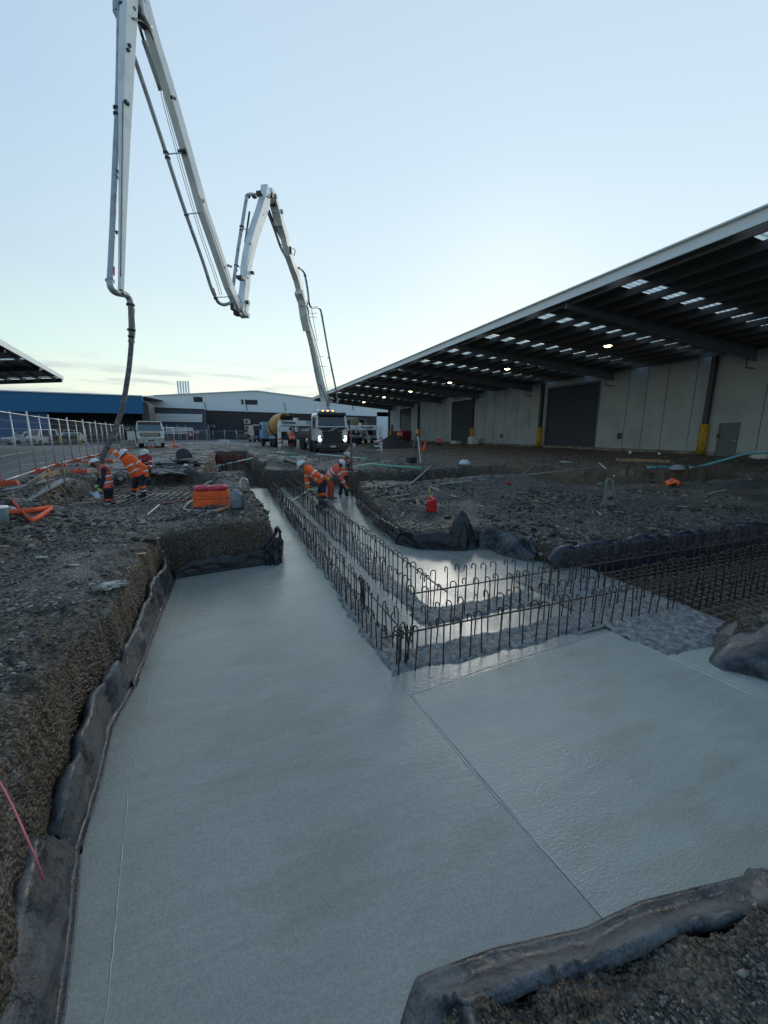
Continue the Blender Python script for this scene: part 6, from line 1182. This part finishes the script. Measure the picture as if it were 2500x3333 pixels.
# red fuel can
p = onground(1405, 1668, -.01); t = thing('fuel_can', 'bright red plastic fuel can with a yellow spout on the muddy ground', 'fuel can', p, .2); redp = mat('red_plastic', (.62, .012, .022), .35, var=.08, coat=.2)
b = MB(); b.box((0, 0, .155), (.235, .17, .31), bev=.035); b.loft([(0, 0, .30), (0, 0, .345), (0, 0, .37)], [(.17, .21), (.12, .15), (.06, .06)], (0, 1, 0)); cb_ = b.build('tank', redp, t)
MB().tube([(-.075, 0, .33), (-.06, 0, .395), (.03, 0, .40), (.07, 0, .33)], .014, 8).build('handle', redp, cb_); MB().cyl((-.03, 0, .36), (-.05, .0, .41), .026, seg=10).build('cap', mat('yellow_plastic', (.75, .5, .03), .4), t); MB().cyl((-.05, 0, .41), (-.10, 0, .60), .016, .013, seg=10).build('spout', mat('yellow_plastic', (.75, .5, .03), .4), t)
for z_ in (.1, .16, .22): MB().box((0, -.087, z_), (.15, .006, .012)).build('rib', redp, cb_)
# dropped vest
p = onground(2188, 1578); G = []
for i_ in range(34):
    row_ = []
    for j_ in range(26):
        u = i_/33-.5; v = j_/25-.5; w_ = 1-.35*max(0, v); x = p.x+u*.56*w_+.05*float(vn(u*6, v*6, 3)); y = p.y+v*.36+.06*float(vn(u*5, v*5, 9)); row_.append((x, y, p.z+.03+.10*(1-(2*u)**2)*(1-(2*v)**2)*1.2+.11*float(fbm(u*4, v*4, 1., 3, 5)+.2)))
    G.append(row_)
vt = MB().grid(G, True).build('safety_vest', hi_o); vt.modifiers.new('thick', 'SOLIDIFY').thickness = .006
tag(vt, 'crumpled orange safety vest lying on the dark soil', 'vest'); 
for dj in (6, 17): MB().grid([[(r[j][0], r[j][1], r[j][2]+.009) for j in (dj, dj+1, dj+2)] for r in G[2:-2]], True).build('reflective_tape', tape, vt)
# backpack vibrator
p = onground(1975, 1648); t = thing('vibrator_pack', 'muddy grey backpack vibrator with a hose standing on the ground', 'tool', p, -.2); gf = mat('grey_green_frame', (.16, .17, .14), .6)
f = MB()
for s in (-1, 1): f.tube([(s*.30-.02, -.14, .02), (s*.17, -.10, .12), (s*.12, -.02, .40), (s*.09, .0, .62), (s*.07, .02, .66)], .034, 8)
f.tube([(-.09, 0, .64), (-.05, .02, .69), (.07, .02, .69), (.10, 0, .64)], .02, 8); f.build('frame', gf, t); MB().prism([(-.2, -.1, .04), (.2, -.1, .04), (.10, -.04, .40), (-.10, -.04, .40)], (0, .04, 0)).build('back_plate', gf, t)
MB().box((-.22, .07, .36), (.22, .22, .26), bev=.05).build('motor', mat('muddy_metal', (.12, .12, .105), .7, .2, .25, 8, bump=.4), t); MB().ball((-.20, .06, .54), .09, 1.1, 1, .8).build('air_filter', mudm, t); MB().cyl((0, -.1, .22), (0, -.14, .22), .05, seg=12).build('cap', blackp, t)
def groundtube(label, pts, r, m, name, cat, lift=None, grp=None, seg=8):
    P = [onground(x, y, r+.005) for x, y in pts]; Q = []
    for i_ in range(len(P)-1):
        for k in range(8):
            t_ = k/8; p0 = P[max(i_-1, 0)]; p1 = P[i_]; p2 = P[i_+1]; p3 = P[min(i_+2, len(P)-1)]
            q = .5*((2*p1)+(p2-p0)*t_+(2*p0-5*p1+4*p2-p3)*t_*t_+(3*p1-p0-3*p2+p3)*t_**3)
            if lift is None: q.z = max(q.z, gz(q.x, q.y)+r*.7)
            else: q.z = q.z+lift
            Q.append(q)
    Q.append(P[-1]); return tag(MB().tube(Q, r, seg).build(name, m), label, cat, grp)
groundtube('dark rubber hose trailing left from the backpack vibrator', [(1958, 1632), (1900, 1612), (1830, 1600), (1760, 1598), (1720, 1605), (1675, 1612)], .018, hosem, 'rubber_hose', 'hose')
def stick(label, a, b, w, h, m, name='timber_plank', cat='plank', za=.02, zb=.02, grp=None, round_=False, absz=None):
    p = onground(*a, za) if absz is None else V(at(a[0], a[1], absz[0])); q = onground(*b, zb) if absz is None else V(at(b[0], b[1], absz[1])); mb = MB()
    if round_: mb.tube([p, (p+q)/2+Vector((0, 0, -.01)), q], w, 9)
    else: mb.beam(p+Vector((0, 0, h/2)), q+Vector((0, 0, h/2)), w, h)
    return tag(mb.build(name, m), label, cat, grp)
def straight(label, a, b, r, m, name, cat, grp=None):
    p = onground(*a); q = onground(*b); n_ = 12; need = max(gz(p.x+(q.x-p.x)*k/n_, p.y+(q.y-p.y)*k/n_)-(p.z+(q.z-p.z)*k/n_) for k in range(n_+1)); lift = min(need, .10)+r
    return tag(MB().tube([p+Vector((0, 0, lift)), q+Vector((0, 0, lift))], r, 9).build(name, m), label, cat, grp)
straight('long straight pale conduit lying across the muddy ground behind the red can', (1432, 1586), (1955, 1574), .022, mat('grey_conduit', (.33, .36, .37), .5), 'conduit_pipe', 'pipe')
stick('dark grey plank lying on stones behind the red can', (1396, 1587), (1484, 1622), .15, .035, mat('grey_formply', (.13, .15, .165), .6))
stick('weathered plank crossing the green pipes right of the tripod', (1316, 1510), (1475, 1543), .16, .04, timber_g)
stick('small broken plank lying flat on pale crumbs left of the long conduit', (1280, 1559), (1345, 1564), .14, .03, timber_g)
green = mat('green_pipe', (.13, .42, .32), .4, var=.1); palegreen = mat('pale_green_pipe', (.40, .60, .52), .4, var=.1); aqua = mat('aqua_pipe', (.16, .50, .55), .4, var=.06)
GP = 'green and pale pipes scattered on the ground'
for lab, a, b, m, r in [('thick green pipe left of the pole, uppermost of the crossing pipes', (945, 1489), (997, 1494), palegreen, .05), ('short green pipe just behind the thick green pipe', (917, 1480), (955, 1481), green, .045), ('thin green pipe lying before the thick green pipe', (905, 1492), (952, 1498), green, .035), ('pale pipe lying left beyond the long trench', (820, 1480), (858, 1480), palegreen, .035), ('green pipe passing behind the upright worker', (1030, 1482), (1193, 1496), palegreen, .045), ('short green pipe right of the pole', (1168, 1520), (1228, 1515), palegreen, .05), ('long green pipe lying before the tripod', (1214, 1521), (1370, 1530), green, .05), ('short white pipe lying before the standing vibrator pack', (1945, 1562), (2000, 1554), whitepipe, .03), ('little white pipe end near the dark trench', (1822, 1558), (1860, 1557), whitepipe, .03), ('short aqua pipe lying behind the orange vest', (2105, 1546), (2192, 1540), aqua, .05)]:
    straight(lab, a, b, r, m, 'plastic_pipe', 'pipe', GP)
p0 = V(at(600+.2411*395-2, 1400+.2411*500, -.25)); p1 = V(at(822, 1491, .06)); tag(MB().tube([p0, p1], .035, 9).build('plastic_pipe', palegreen), 'pale pipe leaning across the long open trench', 'pipe', GP)
p0 = onground(2245, 1531, .06); p1 = V(atD(2262, 1523, (p0-Vector((0, 0, 0))).dot(CFW)+.05)); p2 = V(atD(2425, 1477, 18.5)); p3 = V(atD(2520, 1473, 18.2))
tag(MB().tube([p0, p1, p2, p3], .055, 10).build('aqua_pipe', aqua), 'long bent aqua pipe rising to the right picture edge', 'pipe')
# profile board on two pegs
dq = 15.8; a, b = V(atD(2006, 1496, dq)), V(atD(2179, 1501, dq+1.2)); t = thing('profile_board', 'pale pink timber board fixed between two dark pegs on the warm brown ground', 'board', (a.x, a.y, 0)); MB().beam(a, b, .03, .12).build('board', timber, t, True)
for px, py, f in ((2047, 1481, .24), (2142, 1487, .79)):
    c = a.lerp(b, f)+Vector((0, .04, 0)); g0 = gz(c.x, c.y); pg = MB().tube([(c.x-.03, c.y, g0-.05), (c.x+.02, c.y, c.z+.28)], .018, 7).build('peg', dkst, t, True); MB().ball((c.x+.02, c.y, c.z+.30), .05, seg=10).build('peg_cap', whitep, pg, True)
# laser level on tripod
p = onground(1356, 1505); t = thing('tripod', 'surveyor tripod carrying an orange laser level before the soil pile', 'tripod', p)
top = Vector((0, 0, 1.42)); 
for a_, m in ((2.2, timber_g), (-.3, timber_g), (-1.5, whitepipe)): mb = MB(); mb.beam((.42*math.cos(a_), .42*math.sin(a_), 0), (top.x+.06*math.cos(a_), top.y+.06*math.sin(a_), 1.4), .045, .035); mb.build('leg', m, t)
MB().cyl((0, 0, 1.38), (0, 0, 1.46), .09, seg=14).build('head_plate', dkst, t)
t2 = thing('laser_level', 'orange laser level sitting on the wooden tripod', 'instrument', p+Vector((0, 0, 1.46))); MB().lathe([(.08, 0), (.10, .04), (.10, .12), (.07, .16), (.05, .24), (.03, .26)], seg=16).build('housing', mat('instrument_orange', (.60, .22, .06), .45), t2); MB().cyl((0, 0, .16), (0, 0, .22), .052, seg=14).build('window', glass, t2)
p = onground(1340, 1506); t = thing('instrument_case', 'small black case on the ground under the tripod', 'case', p, .2); MB().box((0, 0, .16), (.5, .32, .3), bev=.04).build('case', blackp, t); MB().tube([(-.08, 0, .31), (-.06, 0, .36), (.06, 0, .36), (.08, 0, .31)], .012, 6).build('handle', blackp, t)
# traffic cones
conem = mat('cone_orange', (.85, .10, .015), .5, var=.05)
for px, py, lab, h, tl in [(1366, 1465, 'upright orange cone right of the soil pile, nearer the tripod', .95, 0), (1380, 1468, 'leaning orange cone right of the soil pile, farther from the tripod', .95, .16), (569, 1452, 'orange cone with a pale collar before the grey annex', .95, 0)]:
    p = onground(px, py); t = thing('traffic_cone', lab, 'cone', p, 0, 'orange traffic cones'); t.rotation_euler = (0, tl, 0)
    MB().lathe([(.17, .03), (.15, .08), (.035, h), (.02, h)], seg=18).build('cone', conem, t); MB().box((0, 0, .018), (.42, .42, .035), bev=.01).build('base', conem if px != 569 else dkst, t); MB().lathe([(.105, .38), (.074, .60)], (0, 0, 0), 18).build('collar', tape, t)
# soil pile
P0 = at(1288, 1463); G = []
for i_ in range(61):
    row_ = []
    for j_ in range(26):
        q = 2*PI*i_/60; v = j_/25; r = v; x = P0[0]+1.0+math.cos(q)*3.0*r*(1+.12*float(vn(math.cos(q)*2, math.sin(q)*2, 4))); y = P0[1]+3.2+math.sin(q)*2.2*r; z = 1.45*(1-v)**1.15*(1+.12*float(vn(x, y, 3)))+.06*float(fbm(x, y, 3, 4, 8))*(1-v)-.02
        row_.append((x, y, z))
    G.append(row_)
tag(MB().grid(G, True).build('soil_pile', mat('loose_brown_soil', (.050, .040, .033), .95, var=.35, vscale=5, bump=1., bscale=18, detail=8)), 'heap of dark brown soil before the far open doorway', 'soil pile')
p = onground(1326, 1455); lump_m = mat('white_sack', (.62, .62, .60), .7, bump=.6, bscale=9)
def sack(label, p, sx, sy, h, m, seed, name='sack', cat='sack', rz=0, lumpy=0.):
    G = []
    for i_ in range(41):
        row_ = []
        for j_ in range(16):
            q = 2*PI*i_/40; v = j_/15; k = 1+.28*float(fbm(math.cos(q)*1.6+seed, math.sin(q)*1.6+v, 1., 3, seed)) + lumpy*float(fbm(math.cos(q)*3+seed, math.sin(q)*3+v*4, 1.6, 3, seed+2)); r = (1-v**2.5)**.5 if v < 1 else 0
            x = math.cos(q)*sx*r*k; y = math.sin(q)*sy*r*k; row_.append((p[0]+x*math.cos(rz)-y*math.sin(rz), p[1]+x*math.sin(rz)+y*math.cos(rz), p[2]+h*v*(1+.3*float(vn(q+seed, v*3, seed)))))
        row_[-1] = (p[0], p[1], p[2]+h*.98); G.append(row_)
    G[-1] = G[0]; return tag(MB().grid(G, True).build(name, m), label, cat)
sack('white sack slumped at the foot of the soil pile', p, .5, .35, .35, lump_m, 3)
sack('white plastic bag lying on pale crumbs behind the fuel can', onground(1510, 1551), .30, .22, .26, lump_m, 5, 'plastic_bag', 'bag')
sack('pale grey crumpled bag beside the aqua pipe', onground(2205, 1528), .38, .2, .2, mat('grey_sack', (.33, .33, .33), .8, bump=.6, bscale=9), 6, 'plastic_bag', 'bag')
sack('pale cement lump lying on the gravel by the left bank', onground(362, 1918), .13, .07, .05, mat('pale_cement_lump', (.42, .42, .38), .9, bump=1., bscale=20), 8, 'cement_lump', 'cement lump', .5, 1.1)
sack('smaller pale cement lump touching the first one', onground(395, 1908)+Vector((0, 0, 0)), .06, .05, .045, MATS['pale_cement_lump'], 9, 'cement_lump', 'cement lump', .2, 1.0)
sack('white plastic wrapped bundle by the person door at the right edge', onground(2480, 1492), .9, .5, .55, lump_m, 14, 'wrapped_bundle', 'bundle')
# red and black tool lying on the mud
p = onground(1655, 1576); t = thing('cordless_tool', 'small red and black tool lying behind the long conduit', 'tool', p, .6); MB().box((0, 0, .05), (.26, .10, .08), bev=.03).build('body', redp, t); MB().tube([(.1, 0, .08), (.22, .03, .16), (.32, .04, .2)], .015, 6).build('handle', blackp, t)
p = onground(1458, 1687); t = thing('timber_offcut', 'small black block on the mud right of the red can', 'block', p, .1); MB().box((0, 0, .03), (.16, .07, .06), bev=.008).build('block', blackp, t)
groundtube('short curl of black rubber before the red can', [(1365, 1690), (1385, 1684), (1400, 1676), (1412, 1684)], .012, blackp, 'rubber_offcut', 'offcut')
# ---- left bank
p = onground(692, 1650); t = thing('barrier_block', 'two orange plastic fence blocks stacked under a red one on the left bank', 'plastic block', p, -.1)
bl = MB()
for k in range(2): bl.prism([(-.36, -.13, .01+k*.17), (.36, -.13, .01+k*.17), (.33, -.115, .17+k*.17), (-.33, -.115, .17+k*.17)], (0, .26, 0)); bl.box((.0, -.14, .09+k*.17), (.36, .02, .05))
bl.build('orange_block', mat('bright_orange_plastic', (.82, .11, .012), .5, dirt=(.5, .1, .03), dscale=5), t)
rb = MB()
for s in (-1, 1): rb.tube([(s*.16+.13*math.cos(q), .0+.12*math.sin(q), .40) for q in [2*PI*k/14 for k in range(14)]], .055, 10, closed=True)
rb.box((0, 0, .38), (.3, .22, .09), bev=.02); rb.build('red_ring_block', mat('pinkish_red_plastic', (.52, .05, .08), .5), t)
P = [onground(615, 1650, .03), onground(600, 1662, .03), onground(625, 1668, .03), onground(690, 1664, .03), onground(745, 1655, .03), onground(765, 1650, .03)]
up_ = [V(atD(690, 1566, 9.25)), V(atD(668, 1576, 9.15)), V(atD(645, 1600, 9.1)), V(atD(626, 1628, 9.05))]
Q = up_+P; R2 = []
for i_ in range(len(Q)-1):
    for k in range(6): t_ = k/6; p0 = Q[max(i_-1, 0)]; p1 = Q[i_]; p2 = Q[i_+1]; p3 = Q[min(i_+2, len(Q)-1)]; R2.append(.5*((2*p1)+(p2-p0)*t_+(2*p0-5*p1+4*p2-p3)*t_*t_+(3*p1-p0-3*p2+p3)*t_**3))
tag(MB().tube(R2, .022, 9).build('pale_hose', mat('pale_grey_hose', (.34, .35, .34), .6)), 'pale grey hose looping over the orange plastic blocks', 'hose')
p = onground(772, 1655); t = thing('vibrator_motor', 'grey ribbed motor standing beside the orange blocks at the bank edge', 'motor', p, .1); gm = mat('grey_motor', (.17, .20, .23), .5, .3, .2, 6)
MB().lathe([(.10, 0), (.13, .03), (.13, .28), (.09, .34), (.05, .38)], seg=18).build('housing', gm, t); MB().box((0, -.12, .12), (.18, .08, .2), bev=.02).build('switch_box', gm, t); MB().tube([(-.09, 0, .36), (-.06, 0, .44), (.08, 0, .44), (.1, 0, .36)], .014, 7).build('handle', gm, t)
for k in range(3):
    q = onground(795+k*8, 1645+k*12); mb = MB(); mb.beam(q+Vector((0, 0, -.4)), q+Vector((-.03, .04, .34-.05*k)), .07, .03); tag(mb.build('timber_peg', mat('mud_caked_timber', (.17, .165, .15), .85, bump=.6)), 'mud caked upright timber at the bank edge, %s from the motor' % ['first', 'second', 'third'][k], 'timber', 'upright timbers at the bank edge')
mb = MB(); q = onground(805, 1650); mb.tube([q+Vector((-.1, .1, 0)), q+Vector((-.1, .1, .52)), q+Vector((-.04, .12, .58)), q+Vector((.04, .12, .54)), q+Vector((.06, .12, .3))], .018, 8); tag(mb.build('bent_bar', galv), 'pale bent bar hooked over the upright timbers', 'rebar')
stick('red painted timber lying left of the orange blocks', (527, 1643), (610, 1632), .09, .04, redt)
stick('bright narrow aluminium bar lying on gravel toward the camera', (482, 1683), (520, 1650), .03, .03, alu, 'aluminium_bar', 'bar')
stick('short pale timber offcut before the orange blocks', (700, 1668), (742, 1660), .07, .04, timber, 'timber_offcut', 'plank'); stick('dark batten lying behind the red timber', (545, 1628), (640, 1624), .05, .03, dkst, 'batten', 'plank')
# timber rail on pegs beside the fence
dq = 12.2; a, b = V(atD(132, 1557, 11.2)), V(atD(210, 1528, 12.4)); t = thing('timber_rail', 'fresh timber rail raised on short pegs beside the mesh fence', 'timber rail', (a.x, a.y, 0)); MB().beam(a, b, .05, .12).build('rail', timber, t, True)
for f in (.15, .8): c = a.lerp(b, f)+Vector((.06, .05, 0)); MB().beam((c.x, c.y, -.1), (c.x, c.y, c.z+(.05 if f < .5 else .32)), .05, .05, (1, 0, 0)).build('peg', timber_g, t, True)
mb = MB(); mb.beam(V(atD(92, 1580, 10.9)), V(atD(150, 1538, 12.3)), .05, .12); tag(mb.build('timber_plank', timber_g), 'dark weathered plank leaning beside the fresh timber rail', 'plank')
for k, (a, b) in enumerate([((20, 1600), (165, 1565)), ((60, 1625), (215, 1565))]): stick('grey formwork board lying flat beside the fence, %s one' % ('farther' if k == 0 else 'nearer'), a, b, .28, .04, mat('wet_grey_board', (.14, .155, .16), .45, var=.25, streak=(1, 12, 12)), 'formwork_board', 'board', grp='flat boards beside the fence')
# orange strap
P = [onground(14, 1648, .12), onground(50, 1656, .09), onground(70, 1672, .07), onground(88, 1690, .06), onground(105, 1701, .055), onground(130, 1692, .06), onground(172, 1668, .07), onground(168, 1664, .07), onground(120, 1672, .06), onground(70, 1675, .06), onground(22, 1678, .06)]
Q = []
for i_ in range(len(P)-1):
    for k in range(8): t_ = k/8; p0 = P[max(i_-1, 0)]; p1 = P[i_]; p2 = P[i_+1]; p3 = P[min(i_+2, len(P)-1)]; Q.append(p1.lerp(p2, t_*t_*(3-2*t_))*.6+.4*.5*((2*p1)+(p2-p0)*t_+(2*p0-5*p1+4*p2-p3)*t_*t_+(3*p1-p0-3*p2+p3)*t_**3))
G = [[(q.x, q.y, q.z-.045), (q.x+.004, q.y, q.z), (q.x, q.y, q.z+.055)] for q in Q]
sp_ = MB().grid(G, True).build('webbing_strap', mat('orange_webbing', (.80, .13, .045), .7, var=.1, vscale=20)); sp_.modifiers.new('thick', 'SOLIDIFY').thickness = .006; tag(sp_, 'wide orange webbing band looped on the ground at the left edge', 'strap')
p = onground(0, 1712); t = thing('plastic_bucket', 'pale blue green bucket cut by the left picture edge', 'bucket', p+Vector((-.05, .05, 0))); MB().lathe([(.15, 0), (.17, .30), (.175, .31), (.165, .31), (.145, .02)], seg=22).build('bucket', mat('aqua_plastic', (.30, .48, .50), .5, dirt=(.4, .4, .37), dscale=8), t); MB().lathe([(.178, .285), (.182, .3), (.178, .315)], seg=22).build('rim', whitep, t)
sack('pale rounded rock beside the orange band', onground(28, 1672), .14, .1, .12, mat('pale_rock', (.35, .36, .34), .8, bump=.6, bscale=12), 17, 'rock', 'rock')
# string lines
strm = mat('pink_string', (.70, .16, .18), .6)
P = [V(at(x, y, z)) for x, y, z in [(0, 2545, .03), (40, 2620, .0), (80, 2710, -.04), (120, 2800, -.12), (145, 2870, -.25)]]
tag(MB().tube(P, .0035, 6).build('string_line', strm), 'pink string hanging over the bank at the lower left', 'string')
P = [onground(x, y, .02) for x, y in [(0, 2010), (60, 1950), (120, 1905), (180, 1860), (330, 1812)]]; tag(MB().tube(P, .003, 5).build('string_line', mat('faded_red_string', (.25, .09, .07), .7)), 'faded red string lying across the left gravel', 'string')
# bits beyond the long trench
p = onground(602, 1508); t = thing('black_disc', 'upright black round lid leaning among the broken asphalt', 'disc', p+Vector((0, 0, .0)), .3); MB().lathe([(.02, -.03), (.33, -.03), (.36, 0), (.33, .03), (.02, .03)], (0, 0, .34), 26, Matrix.Rotation(PI/2-.25, 3, 'X')).build('lid', blackp, t)
for px, py, lab, s in [(605, 1520, 'white pipe cap at the foot of the black round lid', .09), (657, 1500, 'small white cap right of the black round lid', .05), (806, 1452, 'white helmet shaped lump beyond the long trench', .17)]:
    p = onground(px, py, 0); t = thing('pipe_cap', lab, 'cap', p, 0, 'white caps on the ground'); MB().ball((0, 0, s*.5), s, sz=.85, seg=16).build('dome', whitep, t); MB().lathe([(s*.9, 0), (s*1.05, .02), (s*1.0, .05)], seg=16).build('rim', dirtyw, t)
a, b = V(atD(715, 1433, 46)), V(atD(744, 1434, 46)); t = thing('white_barrier', 'low white barrier bar before the far mesh fence', 'barrier', (a.x, a.y, 0)); MB().beam(a, b, .12, .16).build('bar', whitep, t, True)
for q in (a, b): MB().cyl((q.x, q.y, 0), (q.x, q.y, q.z), .05, seg=8).build('leg', whitep, t, True)
# tall cage bars standing in the long trench
for k, (px, top) in enumerate([(727, 1468), (736, 1474), (742, 1470), (762, 1472), (770, 1476)]):
    D_ = 19.5+k*.4; q = V(atD(px, 1545, D_)); z1 = atD(px, top, D_)[2]; tag(MB().tube([(q.x, q.y, -.9), (q.x-.02, q.y, z1-.1), (q.x+.05, q.y, z1)], .03, 7).build('column_bar', steel), 'tall dark bar standing in the long trench, %s from the left' % ['first', 'second', 'third', 'fourth', 'fifth'][k], 'rebar', 'tall bars in the long trench')
a, b = V(at(700, 1484, -.2)), V(at(795, 1486, -.2)); t = thing('trench_shield', 'dull red steel box end deep in the long trench', 'trench box', (a.x, a.y, -.9)); MB().prism([(a.x, a.y+1, -.85), (b.x, b.y+1, -.85), (b.x, b.y+1, -.15), (a.x, a.y+1, -.15)], (0, .12, 0)).build('panel', mat('dull_red_steel', (.22, .05, .045), .6), t, True)
for f in (.1, .35, .6, .85): c = a.lerp(b, f); MB().box((c.x, c.y+.95, -.5), (.09, .09, .7)).build('rib', MATS['dull_red_steel'], t, True)
sheetm = MATS['pale_cement_lump']
# posts, planter and signs beyond the fence
for px, lab in [(131, 'leftmost'), (193, 'middle'), (255, 'rightmost')]:
    q = on(px, 51); t = thing('bollard', '%s of the three yellow bollards beyond the mesh fence' % lab, 'bollard', q, 0, 'yellow bollards'); MB().cyl((0, 0, 0), (0, 0, 1.25), .16, seg=14).build('post', yellow_m, t); MB().ball((0, 0, 1.25), .16, sz=.5, seg=14).build('cap', yellow_m, t)
q = on(162, 52); q2 = on(250, 53); t = thing('planter', 'long dark planter wall with clipped hedge behind the yellow bollards', 'planter', q); mb = MB(); mb.beam((q[0]-1.4, q[1]-.5, .35), (q2[0], q2[1], .35), 1.0, .7); mb.build('wall', greyc, t, True)
hd = MB(); rr_ = np.random.RandomState(3)
for k in range(2600):
    f = rr_.rand(); c = Vector((q[0]-1.4+(q2[0]-q[0]+1.4)*f, q[1]-.5+(q2[1]-q[1]+.5)*f+rr_.uniform(-.45, .45), .7+.55*rr_.rand()**.7)); d1 = Vector(rr_.normal(0, 1, 3)).normalized()*.07; d2 = d1.orthogonal().normalized()*.05; hd.add([c-d1, c+d2, c+d1, c-d2], [(0, 1, 2, 3)])
hd.build('foliage', mat('hedge_leaf', (.035, .06, .03), .7, var=.4), t, True)
q = on(277, 54); t = thing('sign_post', 'slim white post beyond the fence right of the bollards', 'post', q); MB().box((0, 0, 1.2), (.16, .1, 2.0), bev=.02).build('post', whitep, t); MB().box((0, 0, .1), (.3, .3, .2)).build('foot', dirtyw, t)
q = on(426, 47); t = thing('site_sign', 'white board standing left of the parked white truck', 'sign', q); MB().box((0, 0, 1.25), (.8, .05, 1.0)).build('board', whitep, t)
for s in (-1, 1): MB().cyl((s*.35, .04, 0), (s*.35, .04, 1.7), .03, seg=6).build('leg', galv, t)
a, b = V(atD(395, 1432, 47)), V(atD(440, 1433, 47)); t = thing('concrete_barrier', 'low pale concrete barrier under the white board', 'barrier', (a.x, a.y, 0)); MB().prism([(a.x, a.y, 0), (b.x, b.y, 0), (b.x, b.y, .75), (a.x, a.y, .75)], (0, .4, 0)).build('body', mat('barrier_concrete', (.35, .36, .35), .85), t, True); MB().prism([(a.x-.1, a.y-.12, 0), (b.x+.1, b.y-.12, 0), (b.x+.1, b.y-.12, .25), (a.x-.1, a.y-.12, .25)], (0, .6, 0)).build('foot', MATS['barrier_concrete'], t, True)
rk = on(378, 60); t = thing('storage_rack', 'dark rack of stored goods behind the hose and the mesh fence', 'rack', rk, .2); fr = MB()
for x in (-3.2, -1.6, 0, 1.6, 3.2): fr.box((x, 0, 1.4), (.1, .8, 2.8))
for z_ in (.3, 1.1, 1.9, 2.7): fr.box((0, 0, z_), (6.5, .8, .06))
fr.build('frame', dkst, t)
for k in range(36):
    z_ = (.33, 1.13, 1.93)[k % 3]; h_ = rnd.uniform(.25, .65); MB().box((rnd.uniform(-3, 3), rnd.uniform(-.1, .1), z_+h_/2), (rnd.uniform(.2, .6), .5, h_)).build('stored_box', [dirtyw, greyc, timber_g, dkst, mat('red_plastic', (.5, .02, .02), .4)][k % 5 if k % 7 else 0] if k % 2 else greyc, t)
# red bin in the far doorway
q = at(1318, 1432); t = thing('skip_bin', 'dark red steel bin in the doorway behind the soil pile', 'bin', (30.6, 70.0, 0)); mb = MB(); mb.prism([(-.7, -2.4, .1), (-.7, 2.4, .1), (-.9, 2.7, 1.9), (-.9, -2.7, 1.9)], (1.5, 0, 0)); mb.build('shell', mat('dark_red_bin', (.16, .03, .025), .6), t)
for y_ in (-2, -1, 0, 1, 2): MB().box((-.86, y_, 1.0), (.12, .1, 1.7)).build('rib', MATS['dark_red_bin'], t)
# mud lump and low pipe stand by the right outrigger
a, b = V(at(1220, 1452, .55)), V(at(1243, 1453, .55)); t = thing('white_barrier', 'short white arm on a post left of the right outrigger leg', 'barrier', (b.x, b.y, 0)); MB().beam(a, b, .08, .10).build('arm', whitep, t, True); MB().cyl((b.x, b.y, 0), (b.x, b.y, .55), .05, seg=8).build('post', whitep, t, True)
q = at_g(1153, 1463); t = thing('water_bottle', 'white plastic drum on the ground right of the rusty pole', 'drum', q); MB().lathe([(.12, 0), (.17, .04), (.17, .45), (.1, .55), (.06, .56), (.06, .62)], seg=16).build('drum', whitep, t); MB().cyl((0, 0, .62), (0, 0, .66), .07, seg=12).build('cap', blackp, t)

for k, (a, b, w) in enumerate([((1262, 1628), (1335, 1606), .09), ((1290, 1640), (1352, 1628), .05), ((1255, 1590), (1300, 1578), .12), ((1340, 1575), (1405, 1560), .07), ((1560, 1612), (1612, 1600), .05), ((1188, 1545), (1240, 1538), .10), ((925, 1505), (1000, 1512), .12), ((1700, 1548), (1745, 1530), .05), ((1780, 1690), (1842, 1684), .05), ((2300, 1610), (2362, 1600), .07)]):
    stick('muddy timber batten lying on the churned ground', a, b, w, .03, [timber_g, MATS['mud_caked_timber'], MATS['mud_caked_timber']][k % 3], 'timber_batten', 'batten', grp='muddy battens on the churned ground')
# ---- scattered scraps
for k in range(34):
    if k < 20: px, py = rnd.uniform(1180, 2300), rnd.uniform(1560, 1700)
    elif k < 28: px, py = rnd.uniform(820, 1300), rnd.uniform(1486, 1535)
    else: px, py = rnd.uniform(60, 640), rnd.uniform(1690, 1900)
    p = onground(px, py, .012); a = rnd.uniform(0, 3.1); ln = rnd.uniform(.10, .42) if k < 28 else rnd.uniform(.06, .16); d = Vector((math.cos(a), math.sin(a), rnd.uniform(-.06, .12)))*ln/2
    mb = MB(); mb.beam(p-d, p+d, rnd.uniform(.02, .07), rnd.uniform(.008, .02)); tag(mb.build('timber_scrap', [timber_g, MATS['pale_cement_lump'], timber, MATS['mud_caked_timber']][k % 4]), 'small muddy timber or cement scrap trodden into the ground', 'scrap', 'small scraps trodden into the ground')
